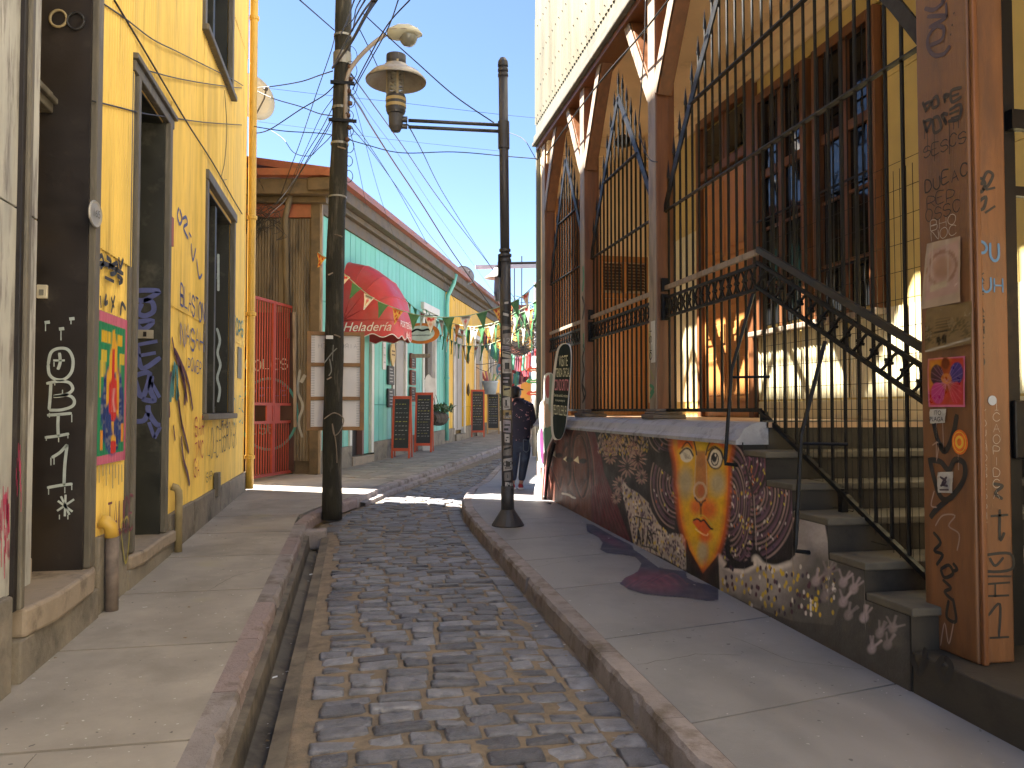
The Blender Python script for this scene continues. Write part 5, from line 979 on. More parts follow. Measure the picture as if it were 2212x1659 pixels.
def bay(name, label, y0, y1, apex, stair=None, zap=5.23):
    f = thing(name, label, 'fence', (FX, (y0+y1)/2, FZ), 'iron fence bays of the porch')
    ym = apex
    def arch(y): t = max(0, (y1-y)/(y1-ym) if y > ym else (y-y0)/(ym-y0)); return 3.50+(zap-3.50)*min(1, t)**0.92
    def low(y): return 1.50 if (stair is None or y > stair) else 1.49-(stair-y)*0.494
    def hand(y): return 2.72 if (stair is None or y > stair) else 2.74-(stair-y)*0.497
    n = round((y1-y0)/0.145); ys_ = [y0+(y1-y0)*(k+0.5)/n for k in range(n)]
    for y in ys_: bar_obj(y, low(y), min(5.66, arch(y)+0.20), f, True)
    for s in (0, 1):                                 # flat bars of the pointed arch
        ye = y0 if s == 0 else y1; P = [(FX-0.012, ye+(ym-ye)*t, arch(ye+(ym-ye)*t*0.999)) for t in np.linspace(0, 1, 9)]
        mb = MB()
        for a, b in zip(P[:-1], P[1:]):
            if a[2] < 5.75: mb.beam(a, b, 0.012, 0.085, (1, 0, 0)) if False else mb.beam(a, b, 0.085, 0.016, (1, 0, 0))
        obj('arch_bar', mb, m_iron, f)
    for zr in (3.50, 4.35):
        ylo = [y for y in np.linspace(y0, y1, 200) if arch(y) > zr]
        if ylo: beamo('rail', (FX-0.012, ylo[0], zr), (FX-0.012, ylo[-1], zr), 0.012, 0.040, f)
    segs = [(y1, stair if stair else y0)]+([(stair, y0)] if stair else [])
    for a, b in segs:
        za, zb_ = (hand(a), 2.72) if not stair or a > stair else (2.74, hand(b))
        beamo('handrail', (FX-0.02, a, za), (FX-0.02, b, zb_), 0.045, 0.03, f, mat=m_oldwood_litface if a > (stair or 0) else M('grey_iron', (0.022, 0.022, 0.023), 0.45, bump=0.05))
        ft = lambda y, dz: (2.72 if not stair or a > stair else hand(y))-0.10+dz
        for dz in (0.0, -0.19): beamo('frieze_rail', (FX-0.025, a, ft(a, dz)), (FX-0.025, b, ft(b, dz)), 0.026, 0.022, f)
        k = max(2, round(abs(a-b)/0.135)); sl = math.atan2(ft(a, 0)-ft(b, 0), a-b)
        for i in range(k):
            y = b+(a-b)*(i+0.5)/k; z = ft(b, -0.095)+(ft(a, -0.095)-ft(b, -0.095))*(i+0.5)/k
            link('rosette', ROS, f, Matrix.Translation((FX-0.025, y, z)) @ Matrix.Rotation(sl, 4, 'X') if abs(sl) > 0.01 else Matrix.Translation((FX-0.025, y, z)))
        beamo('bottom_rail', (FX-0.01, a, low(a) if a != stair else (1.50 if b < a and (not stair or a > stair) else 1.49)), (FX-0.01, b, 1.50 if (stair and b == stair) else low(b)), 0.03, 0.03, f)
    return f
f1 = bay('iron_fence', 'black iron fence bay behind the speech bubble cutout sign, farthest porch bay', 10.345, 12.38, 11.42)
f2 = bay('iron_fence', 'black iron fence bay in front of the louvred orange door, between two porch posts', 7.775, 10.13, 9.0)
f3 = bay('iron_fence', 'wide black iron fence bay with railing stepping down along the stairs', 3.79, 7.56, 5.72, stair=5.66, zap=5.75)
for f_, y_ in ((f3, 7.545), (f2, 10.115), (f2, 7.785), (f1, 10.355)):
    for z0, z1 in ((2.40, 2.66), (2.69, 2.82)): mb = MB(); mb.box((FX-0.06, y_-0.02, z0), (FX+0.02, y_+0.02, z1)); obj('bracket', mb, m_iron, f_)
# struts holding the stair railing, fixed into the mural wall
for ya, za, yb, zb_ in ((5.70, 2.40, 5.56, 1.10), (4.74, 1.95, 4.60, 0.62)):
    mb = MB(); mb.tube([(FX-0.04, ya, za), (2.80, (ya+yb)/2+0.02, (za+zb_)/2+0.05), (2.70, yb, zb_+0.04), (2.70, yb, zb_), (2.79, yb-0.02, zb_-0.01)], 0.014, 6); obj('strut', mb, m_iron, f3)
    mb = MB(); mb.tube([(2.80, (ya+yb)/2+0.02, (za+zb_)/2+0.05-0.05), (FX-0.01, (ya+yb)/2-0.12, (za+zb_)/2)], 0.011, 6); obj('strut', mb, m_iron, f3)
for y_, z0, z1 in ((5.63, 1.16, 1.49), (4.63, 0.66, 1.0)): mb = MB(); mb.box((FX-0.02, y_-0.022, z0), (FX+0.024, y_+0.022, z1)); obj('foot_post', mb, m_iron, f3)
# thin wire mesh tied behind the stair railing
mb = MB()
for i in range(34): y = 3.85+i*0.055; zl = 1.40-(5.66-y)*0.494; mb.tube([(FX+0.03, y, max(0.5, zl)), (FX+0.03, y+0.01, 2.9)], 0.0022, 3, False)
for z in np.arange(0.7, 3.0, 0.16):
    yl = max(3.85, 5.66-(1.40-z)/0.494) if z < 1.4 else 3.85
    if yl < 5.6: mb.tube([(FX+0.032, yl, z), (FX+0.032, 5.68, z+0.01)], 0.0022, 3, False)
obj('wire_mesh', mb, m_iron, f3, kind='stuff')
# iron gate across the foot of the stairs
gt_ = thing('iron_gate', 'black iron gate with round lock beside the graffiti covered corner post', 'gate', (3.3, 3.6, 0.27))
mb = MB(); mb.box((3.19, 3.55, 0.30), (3.36, 3.63, 5.78)); obj('gate_stile', mb, m_iron, gt_)
mb = MB(); mb.box((4.45, 3.56, 0.30), (4.52, 3.62, 5.2)); obj('gate_stile', mb, m_iron, gt_)
for z in (0.52, 1.45, 2.62, 4.4): mb = MB(); mb.box((3.361, 3.565, z), (4.449, 3.605, z+0.05)); obj('gate_rail', mb, m_iron, gt_)
for k in range(7): x = 3.50+k*0.135; mb = MB(); mb.tube([(x, 3.585, 0.57), (x, 3.585, 5.0)], 0.012, 6); obj('bar', mb, m_iron, gt_)
mb = MB(); mb.box((3.30, 3.52, 1.25), (3.48, 3.549, 1.55)); lk = obj('lock_box', mb, m_iron, gt_, bevel=0.01)
mb = MB(); mb.lathe([(0.028, 0), (0.03, 0.02), (0.02, 0.05), (0.0, 0.055)], 14); obj('knob', mb, M('steel_knob', (0.35, 0.36, 0.38), 0.3, metal=0.8, bump=0), lk, world=Matrix.Translation((3.40, 3.52, 1.46)) @ Matrix.Rotation(math.pi/2, 4, 'X'), smooth=True)
mb = MB(); mb.box((3.30, 3.50, 2.95), (3.46, 3.549, 3.05)); obj('latch', mb, m_iron, gt_)
# door on the inner wall beside the entrance, warm wood
dn = ibox('door', 1.9, 3.6, 1.0, 4.4, XI-0.05, XI-0.021, m_door)
for a, b in ((2.0, 2.7), (2.8, 3.5)):
    for z0, z1 in ((1.2, 2.1), (2.2, 3.2), (3.3, 4.2)): ibox('door_panel', a, b, z0, z1, XI-0.07, XI-0.051, m_door, dn, 0.012)
# ---------------------------------------------------------------- teal and yellow shop houses along the bend
m_teal = M('teal_board_paint', (0.155, 0.47, 0.40), 0.55, 0.1, 1.4, (1.5, 1.5, 0.4), bump=0.08, bscale=20, stain=(0.20, 0.50, 0.46), stain_scale=1.5, stain_at=(0.5, 0.8), rand=0.05)
m_syel = M('bright_yellow_paint', (0.70, 0.40, 0.02), 0.5, 0.1, 1.4, (1.5, 1.5, 0.4), bump=0.08, bscale=20, rand=0.04)
m_pinkw = M('salmon_wall_paint', (0.62, 0.22, 0.16), 0.6, 0.1, 1.2)
m_ochre = M('ochre_wall_paint', (0.50, 0.31, 0.06), 0.6, 0.12, 1.2)
m_white = M('white_trim_paint', (0.60, 0.58, 0.54), 0.5, 0.12, 3, bump=0.1, stain=(0.40, 0.38, 0.35), stain_scale=3, stain_at=(0.6, 0.8))
m_pil = M('grey_pilaster', (0.34, 0.32, 0.30), 0.7, 0.15, 2, bump=0.15)
m_brown = M('brown_eave_wood', (0.10, 0.072, 0.042), 0.65, 0.3, 4, bump=0.3, bscale=25, stain=(0.05, 0.038, 0.026), stain_scale=3, stain_at=(0.5, 0.7))
m_roof = M('rust_red_metal', (0.24, 0.075, 0.045), 0.45, 0.25, 3, bump=0.15, bscale=20, stain=(0.12, 0.06, 0.045), stain_scale=4, stain_at=(0.55, 0.75))
m_corr = M('weathered_corrugated', (0.155, 0.125, 0.085), 0.6, 0.35, 2.5, (3, 3, 0.4), bump=0.25, bscale=20, stain=(0.05, 0.042, 0.033), stain_scale=2, stain_stretch=(2.2, 2.2, 0.4), stain_at=(0.48, 0.66))
TM = Matrix(((dU.x, -dN.x, 0, TB.x), (dU.y, -dN.y, 0, TB.y), (0, 0, 1, TB.z), (0, 0, 0, 1)))    # x along facade, y into building, z up
SG = G*dU.y                                            # ground rise along the facade
def gs(s): return SG*s
EH = 5.02                                              # top of the boards; the eave sits above
def t_box(name, s0, s1, z0, z1, out0, out1, mat, parent, bev=0.0):     # out = metres towards the street
    mb = MB(); mb.box((s0, -out1, z0), (s1, -out0, z1)); return obj(name, mb, mat, parent, TM, bevel=bev)
th = thing('teal_house', 'turquoise board shop house with rust red roof edge and brown side wall', 'house', world=TM)
yh2 = thing('yellow_shop_house', 'bright yellow board shop house with white doors beside the turquoise one', 'house', world=TM @ Matrix.Translation((10.4, 0, 0)))
t_box('wall', 0.05, 10.38, -0.6, EH+0.5, -4.0, -0.13, M('teal_core', (0.03, 0.10, 0.09), 0.7), th); t_box('wall', 10.39, 21.3, -0.4, EH+0.5, -4.0, -0.13, M('yellow_core', (0.14, 0.08, 0.01), 0.7), yh2)
holes_t = [(1.72, 3.12, 0.3, 2.95), (4.75, 5.78, 0.3, 3.35), (7.55, 9.0, 1.45, 4.05)]
holes_y = [(11.5, 13.2, 0.5, 3.9), (15.0, 16.4, 0.6, 3.9), (17.9, 19.2, 1.3, 3.7)]
def boards(s0, s1, holes, mat, parent, w_=0.33):
    s = s0
    while s < s1-0.05:
        e = min(s1, s+w_); mid = (s+e)/2; zs = [(gs(mid)+0.42, EH)]
        for a, b, c_, d_ in holes:
            if a-0.02 < mid < b+0.02:
                zs = [(gs(mid)+0.42, c_), (d_, EH)] if c_ > 0.7 else [(d_, EH)]
        for z0, z1 in zs:
            cut = [z0]+[q for q in (1.35, 3.35) if z0+0.3 < q < z1-0.3]+[z1]
            for a, b in zip(cut[:-1], cut[1:]): t_box('board', s+0.010, e-0.008, a+0.006, b-0.004, -0.13, 0.0+random.uniform(0, 0.006), mat, parent)
        s = e
boards(0.0, 10.33, holes_t, m_teal, th); boards(10.42, 21.25, holes_y, m_syel, yh2)
for s0, s1, par in ((0.0, 1.70, th), (3.14, 4.73, th), (5.80, 10.38, th), (10.40, 11.48, yh2), (13.22, 14.98, yh2), (16.42, 21.3, yh2)):
    mb = MB(); mb.ext([(s0, 0, gs(s0)-0.3), (s1, 0, gs(s1)-0.3), (s1, 0, gs(s1)+0.44), (s0, 0, gs(s0)+0.44)], (0, -0.06, 0)); obj('plinth', mb, m_plinth, par, TM, bevel=0.012)
# eave: soffit, fascia boards, roof edge with gutter
for par, s0, s1 in ((th, -0.45, 10.39), (yh2, 10.40, 21.6)):
    t_box('frieze_board', s0+0.4 if s0 < 0 else s0, s1, EH+0.001, EH+0.24, 0.0, 0.05, m_brown, par, 0.01); t_box('eave_moulding', s0+0.3 if s0 < 0 else s0, s1, EH+0.242, EH+0.36, -0.1, 0.16, m_brown, par, 0.015)
    t_box('eave_board', s0+0.05, s1, EH+0.362, EH+0.60, -0.1, 0.34, m_brown, par, 0.012)
    mb = MB(); mb.ext([(s0, y_, z) for y_, z in ((-0.34, EH+0.60), (-0.46, EH+0.62), (-0.48, EH+0.74), (-0.42, EH+0.75), (3.0, EH+1.35), (3.0, EH+1.25))], (s1-s0, 0, 0)); obj('roof', mb, m_roof, par, TM)
# brown corrugated side wall facing down the street
eW = Vector((-0.98, 0.19, 0)).normalized(); eN = Vector((-0.19, -0.98, 0)).normalized()
EM = Matrix(((eW.x, -eN.x, 0, TB.x), (eW.y, -eN.y, 0, TB.y), (0, 0, 1, TB.z), (0, 0, 0, 1)))   # x to the left, y away from the street
def e_box(name, a, b, z0, z1, o0, o1, mat, bev=0.0, par=None): mb = MB(); mb.box((a, -o1, z0), (b, -o0, z1)); return fix_normals(obj(name, mb, mat, par or th, EM, bevel=bev))
e_box('side_wall', 0.02, 3.2, -0.5, EH+0.3, -0.6, -0.02, m_brown)
e_box('corner_post', -0.01, 0.17, -0.2, EH+0.2, -0.02, 0.06, m_brown, 0.012); e_box('corner_trim', -0.05, -0.012, -0.2, EH+0.2, -0.05, 0.055, m_oldwood_litface)
for a, b in ((0.18, 0.60), (0.78, 1.30), (1.30, 1.9), (1.9, 2.6)):
    mb = MB(); corr(mb, (a, -0.01, 0.25), (1, 0, 0), b-a, (0, 0, 1), EH-0.35, (0, -1, 0), 0.055, 0.012); obj('corrugated_sheet', mb, m_corr, th, EM)
e_box('batten', 0.60, 0.78, 0.2, EH-0.05, -0.02, 0.03, m_corr)
mb = MB(); mb.tube([(0.52, -0.12, EH+0.5), (0.56, -0.16, EH+0.2), (0.66, -0.07, EH-0.1), (0.60, -0.07, 2.6)], 0.06, 8); obj('rain_pipe', mb, m_corr, th, EM, smooth=True)
e_box('lintel', -0.01, 2.8, EH-0.08, EH+0.18, -0.02, 0.05, m_roof, 0.01); e_box('eave_moulding', -0.15, 2.8, EH+0.182, EH+0.30, -0.02, 0.16, m_brown, 0.012); e_box('eave_board', -0.30, 2.8, EH+0.302, EH+0.60, -0.02, 0.34, m_brown, 0.012)
mb = MB(); mb.ext([(-0.45, y_, z) for y_, z in ((-0.34, EH+0.605), (-0.47, EH+0.625), (-0.50, EH+0.745), (-0.43, EH+0.755), (2.0, EH+1.0), (2.0, EH+0.9))], (3.3, 0, 0)); fix_normals(obj('roof', mb, m_roof, th, EM))
# maroon painted panel with graffiti seen through the gate
pn = e_box('painted_panel', 0.46, 1.9, 0.05, 3.1, 0.0, 0.04, M('maroon_panel_paint', (0.055, 0.018, 0.016), 0.6, 0.3, 3, bump=0.15, stain=(0.035, 0.018, 0.017), stain_scale=3))
E2 = lambda x, z: EM @ Vector((x, -0.046, z))
for t, x, z, h, mt in (('COLES', 1.40, 2.0, 0.19, g_wht), ('PACTLE', 1.42, 1.5, 0.16, g_blu), ('ESE', 1.3, 0.78, 0.2, g_teal)): write('graffiti', t, E2(x, z), -eW, (0, 0, 1), h, mt, pn, 0.6, 0.14, 0.3, 0.08, nrm=eN)
mb = MB(); mb.ribbon([E2(0.95+0.55*math.cos(a), 1.15+0.68*math.sin(a)) for a in np.linspace(0, 6.4, 30)], 0.05, eN, False); obj('graffiti', mb, g_teal, pn)
tq = [EM @ Vector((x, -0.026, z)) for x, z in ((0.36, 2.0), (0.40, 1.6), (0.30, 1.3), (0.38, 1.0), (0.30, 0.7))]
mb = MB(); mb.ribbon(cat_rom(tq, 5), 0.05, eN); mb.ribbon([EM @ Vector((0.26, -0.026, 1.9)), EM @ Vector((0.34, -0.026, 1.75))], 0.1, eN); obj('graffiti', mb, M('grey_spray_paint', (0.30, 0.30, 0.28), 0.6), th)
mb = MB(); mb.beam(EM @ Vector((0.42, -0.10, 0.9)), EM @ Vector((0.46, -0.10, 3.1)), 0.06, 0.05); obj('wooden_stake', mb, m_oldwood_litface, th)
# red iron gate of the alley
rg = thing('alley_gate', 'red iron double gate of thin bars across the alley', 'gate', (-1.5, 15.2, gr(15)))
m_redg = M('red_gate_paint', (0.34, 0.045, 0.030), 0.5, 0.2, 4, bump=0.1, stain=(0.25, 0.05, 0.04), stain_scale=4)
g0 = Vector((-1.78, 14.52, gr(14.5)+0.05)); g1 = Vector((-1.22, 15.93, gr(15.9)+0.05)); gd = (g1-g0); gd.z = 0; gl_ = gd.length; gd.normalize()
GM = Matrix(((gd.x, -gd.y, 0, g0.x), (gd.y, gd.x, 0, g0.y), (0, 0, 1, g0.z), (0, 0, 0, 1))); HG = 3.2
def g_box(name, a, b, z0, z1, t, par): mb = MB(); mb.box((a, -t, z0), (b, t, z1)); return obj(name, mb, m_redg, par, GM)
for k in range(2):
    a = k*gl_/2+0.005; b = (k+1)*gl_/2-0.005; lf = g_box('gate_leaf', a, a+0.045, 0.0, HG, 0.022, rg)
    g_box('stile', b-0.045, b, 0.0, HG, 0.022, lf)
    for z in (0.0, 0.95, 1.28, HG-0.05): g_box('rail', a+0.046, b-0.046, z+0.001, z+0.05, 0.02, lf)
    for i in range(6): x = a+0.045+(b-a-0.09)*(i+1)/7; g_box('bar', x-0.008, x+0.008, 0.051, 0.951, 0.008, lf); g_box('bar', x-0.008, x+0.008, 1.331, HG-0.051, 0.008, lf)
    g_box('lock_plate', (b-0.25 if k == 0 else a+0.05), (b-0.05 if k == 0 else a+0.25), 1.0, 1.28, 0.012, lf)
# added unseen block that shades the far posts and narrows the sun stripe
rb = thing('added_shade_block', 'unseen tall brown block added behind the alley gate to block sun', 'building', (-4, 15.4, 0.2))
mb = MB(); mb.ext([(-2.22, 14.35, -0.2), (-2.22, 16.1, -0.2), (-6.0, 18.0, -0.2), (-6.0, 16.24, -0.2)], (0, 0, 14.5)); obj('wall', mb, m_corr, rb); mb = MB(); mb.ext([(-2.18, 14.33, 14.301), (-2.18, 16.15, 14.301), (-6.1, 18.1, 14.301), (-6.1, 16.29, 14.301)], (0, 0, 0.1)); obj('roof', mb, m_roof, rb)

# shop doors and windows of the teal house
m_dark = M('dark_interior', (0.02, 0.016, 0.014), 0.6)
t_box('doorway', 1.74, 2.48, gs(2)+0.12, 2.95, -0.128, -0.10, m_dark, th); t_box('door_threshold', 1.70, 3.10, gs(2.2)-0.2, gs(2.2)+0.18, -0.1, 0.08, m_step, th, 0.012)
t_box('door_casing', 1.60, 1.735, gs(1.7)+0.2, 2.98, -0.1, 0.045, m_white, th, 0.008); t_box('door_leaf', 2.50, 2.98, gs(2.7)+0.2, 2.95, -0.1, -0.02, m_teal, th, 0.006); t_box('door_casing', 2.99, 3.16, gs(3)+0.2, 2.98, -0.1, 0.05, m_white, th, 0.008); t_box('door_pilaster', 2.40, 2.52, gs(2.4)+0.2, 2.96, -0.1, 0.03, M('plum_post', (0.16, 0.08, 0.07), 0.5), th)
t_box('doorway', 4.78, 5.10, gs(5)+0.35, 3.33, -0.128, -0.10, m_dark, th); t_box('door_leaf', 5.10, 5.75, gs(5.4)+0.25, 3.33, -0.1, -0.02, m_pil, th, 0.006); t_box('door_casing', 5.76, 5.90, gs(5.8)+0.3, 3.38, -0.1, 0.04, m_white, th, 0.008); t_box('door_casing', 4.66, 4.77, gs(4.7)+0.4, 3.38, -0.1, 0.04, m_white, th); t_box('door_threshold', 4.7, 5.85, gs(5.2)-0.2, gs(5.2)+0.24, -0.1, 0.07, m_plinth, th)
wt = t_box('window', 7.66, 8.9, 1.55, 3.95, -0.128, -0.09, m_gl, th)
for a, b, c_, d_ in ((7.50, 7.655, 1.40, 4.08), (8.91, 9.05, 1.40, 4.08), (7.656, 8.909, 3.96, 4.08)): t_box('frame', a, b, c_, d_, -0.1, 0.045, m_white, wt, 0.008)
t_box('sill', 7.42, 9.12, 1.30, 1.399, -0.1, 0.11, m_white, wt, 0.01); t_box('shutter', 8.35, 8.90, 1.56, 3.94, -0.09, -0.05, m_pil, wt); t_box('hood', 7.35, 9.2, 4.10, 4.30, -0.1, 0.10, m_white, wt, 0.012)
for k in range(6): mb = MB(); mb.tube([(7.70+k*0.13, -0.05, 1.42), (7.70+k*0.13, -0.05, 3.95)], 0.012, 5); obj('window_bar', mb, M('brown_iron', (0.09, 0.07, 0.05), 0.5), wt, TM)
for z in (2.1, 3.3): t_box('window_bar', 7.62, 8.5, z, z+0.04, 0.03, 0.06, MATS['brown_iron'], wt)
mb = MB(); mb.tube([(10.25, -0.36, EH+0.55), (10.22, -0.30, EH+0.25), (10.18, -0.12, EH-0.15), (10.16, -0.10, EH-0.4), (10.16, -0.10, gs(10)+0.1)], 0.065, 10); dpt = obj('downpipe', mb, m_teal, th, TM, smooth=True)
for z in (0.9, 2.2, 4.0): mb = MB(); mb.lathe([(0.066, 0), (0.085, 0.01), (0.085, 0.07), (0.066, 0.08)], 10, (10.16, -0.10, z)); obj('pipe_collar', mb, m_teal, dpt, TM)
t_box('yellow_strip', 10.36, 10.47, gs(10)+0.1, EH, -0.1, 0.03, m_syel, yh2)
# openings of the yellow shop house
for (a, b, z1) in ((11.6, 13.1, 3.75), (15.1, 16.3, 3.8)):
    dw = t_box('door', a, b, gs(a)+0.35, z1, -0.128, -0.05, m_pil, yh2); t_box('casing', a-0.16, a-0.002, gs(a)+0.2, z1+0.1, -0.1, 0.05, m_white, dw, 0.008); t_box('casing', b+0.002, b+0.16, gs(b)+0.2, z1+0.1, -0.1, 0.05, m_white, dw, 0.008); t_box('casing', a-0.2, b+0.2, z1+0.102, z1+0.26, -0.1, 0.10, m_white, dw, 0.01)
    t_box('doorstep', a-0.1, b+0.1, gs(a)-0.2, gs(a)+0.22, -0.1, 0.12, m_plinth, dw, 0.012); t_box('door_groove', (a+b)/2-0.01, (a+b)/2+0.01, gs(a)+0.4, z1-0.02, -0.06, -0.045, m_brown, dw)
t_box('noticeboard', 15.2, 15.8, 1.7, 3.0, 0.0, 0.05, M('pale_plywood', (0.45, 0.27, 0.13), 0.6), yh2)
wy = t_box('window', 18.0, 19.1, 1.4, 3.6, -0.128, -0.09, m_gl, yh2)
for a, b, c_, d_ in ((17.86, 17.998, 1.3, 3.75), (19.102, 19.24, 1.3, 3.75), (17.999, 19.101, 3.602, 3.75), (17.8, 19.3, 1.18, 1.298), (18.52, 18.60, 1.4, 3.6)): t_box('frame', a, b, c_, d_, -0.1, 0.05, m_white, wy, 0.008)
t_box('shutter', 18.62, 19.0, 1.42, 3.58, -0.085, -0.03, m_pil, wy)
mb = MB(); mb.tube([(21.2, -0.1, EH), (21.2, -0.1, gs(21)+0.1)], 0.075, 10); obj('downpipe', mb, m_syel, yh2, TM, smooth=True)
for (s_, z_) in ((13.6, 3.1), (13.65, 1.95)): mb = MB(); mb.lathe([(0.01, -0.22), (0.06, -0.1), (0.05, 0.1), (0.01, 0.24)], 7, (s_, -0.06, z_)); obj('wooden_mask', mb, m_brown, yh2, TM, smooth=True)
# farther houses
pk = thing('pink_house', 'salmon pink house beyond the yellow shop house', 'house', world=TM @ Matrix.Translation((22, 0, 0)))
t_box('wall', 21.7, 27.5, -0.3, 4.3, -4, 0.0, m_pinkw, pk); t_box('roof', 21.6, 27.6, 4.3, 4.55, -4, 0.3, m_brown, pk)
for a in (22.0, 24.8): t_box('window', a, a+1.1, 1.3, 3.4, 0.0, 0.03, m_gl, pk); t_box('frame', a-0.15, a-0.002, 1.2, 3.55, 0.0, 0.06, m_white, pk); t_box('frame', a+1.102, a+1.25, 1.2, 3.55, 0.0, 0.06, m_white, pk); t_box('frame', a-0.15, a+1.25, 3.552, 3.7, 0.0, 0.06, m_white, pk)
oc = thing('ochre_house', 'ochre yellow house closing the end of the street', 'house', (9.5, 44, gr(44)))
mb = MB(); mb.box((8.6, 43, 0.3), (16, 48, 6.2)); obj('wall', mb, m_ochre, oc); mb = MB(); mb.box((8.4, 42.7, 6.2), (16.2, 48.2, 6.5)); obj('roof', mb, m_brown, oc)
for x in (9.5, 11.2): mb = MB(); mb.box((x, 42.95, 1.6), (x+0.9, 42.999, 4.0)); obj('window', mb, m_gl, oc); mb = MB(); mb.box((x-0.1, 42.97, 1.5), (x-0.001, 43.02, 4.1)); mb.box((x+0.901, 42.97, 1.5), (x+1.0, 43.02, 4.1)); mb.box((x-0.1, 42.96, 4.101), (x+1.0, 43.02, 4.25)); obj('frame', mb, m_white, oc)
mr = thing('maroon_roof_house', 'distant house with plum coloured gable rising above the shop roofs', 'house', (8, 58, 1))
mb = MB(); mb.box((4.0, 58, 0.5), (12.4, 64, 9.1)); obj('wall', mb, M('plum_sheet', (0.17, 0.05, 0.07), 0.6), mr); mb = MB(); mb.box((3.8, 57.8, 9.1), (12.6, 64.2, 9.3)); obj('roof', mb, m_roof, mr)
gb = thing('grey_house_far', 'grey rendered house on the right beyond the bend', 'house', (14, 30, 0.5)); gb.name = 'rendered_house'; WM[gb.name] = Matrix.Translation((14, 30, 0.5))
mb = MB(); mb.box((9.8, 24, 0), (17, 42, 5.2)); obj('wall', mb, m_pil, gb); mb = MB(); mb.box((9.5, 23.8, 5.2), (17.2, 42.2, 5.4)); obj('roof', mb, m_brown, gb)
# ---------------------------------------------------------------- red hood awning
m_red = M('red_awning_cloth', (0.50, 0.045, 0.045), 0.5, 0.15, 3, bump=0.15, bscale=12, bdist=0.02, stain=(0.36, 0.10, 0.09), stain_scale=1.6, stain_at=(0.52, 0.8)); m_wl = M('white_lettering', (0.75, 0.72, 0.68), 0.5, bump=0)
aw = thing('hood_awning', 'red domed hood awning with white scalloped edge over the ice cream shop door', 'awning', world=TM @ Matrix.Translation((2.1, 0, 3.1)))
SC0, HW, DEP, HH, ZB = 2.10, 0.84, 1.10, 1.28, 3.10
def dshape(u, e=5.0): return max(0.0, 1-abs(u)**e)**(1/e)
us = [-1+2*i/40 for i in range(41)]; us = [math.copysign(1-(1-abs(u))**1.6, u) for u in us]
ribs = [0, 24, 47, 69, 90]
for r0, r1 in zip(ribs[:-1], ribs[1:]):
    mb = MB(); K = 6
    for k in range(K+1):
        ph_ = math.radians(r0+(r1-r0)*k/K); sag = 1-0.010*math.sin(math.pi*k/K)
        for u in us: d = dshape(u)*sag; mb.v.append((SC0+HW*u*(1 if d > 0 else 1), -DEP*d*math.cos(ph_), ZB+HH*d*math.sin(ph_)))
    n = len(us)
    for k in range(K):
        for i in range(n-1): q = k*n+i; mb.f.append((q, q+1, q+n+1, q+n))
    obj('awning_panel', mb, m_red, aw, TM, smooth=True)
for r_ in ribs:
    ph_ = math.radians(r_); mb = MB(); mb.tube([(SC0+HW*u, -DEP*dshape(u)*math.cos(ph_), ZB+HH*dshape(u)*math.sin(ph_)) for u in us], 0.012, 5); obj('rib', mb, m_red, aw, TM, smooth=True)
P0 = [(SC0+HW*u, -DEP*dshape(u)) for u in us]; L_ = [0]
for a, b in zip(P0[:-1], P0[1:]): L_.append(L_[-1]+math.hypot(b[0]-a[0], b[1]-a[1]))
mb = MB(); dense = []
for i in range(len(P0)-1):
    for t in np.linspace(0, 1, 4, endpoint=False): dense.append(((P0[i][0]*(1-t)+P0[i+1][0]*t, P0[i][1]*(1-t)+P0[i+1][1]*t), L_[i]*(1-t)+L_[i+1]*t))
dense.append((P0[-1], L_[-1])); edge = []
for (x, y), l in dense:
    zb = ZB-0.33-0.035*math.cos(2*math.pi*l/0.42); mb.v += [(x, y, ZB+0.01), (x, y-0.01*math.sin(l*9), zb)]; edge.append((x, y, zb))
for i in range(len(dense)-1): q = 2*i; mb.f.append((q, q+1, q+3, q+2))
val = obj('valance', mb, m_red, aw, TM, smooth=True)
mb = MB(); mb.tube(edge, 0.011, 4); obj('piping', mb, m_wl, val, TM)
Tp = lambda s, o_, z: TM @ Vector((s, -o_, z))
font('lettering', 'Heladería', Tp(SC0-HW-0.03, 0.52, ZB-0.16), dN, (0, 0, 1), 0.27, m_wl, val, shear=0.35)
font('lettering', 'PORTEÑA\n      de L', Tp(SC0-0.05, DEP+0.03, ZB-0.15), dU, (0, 0, 1), 0.19, m_wl, val)
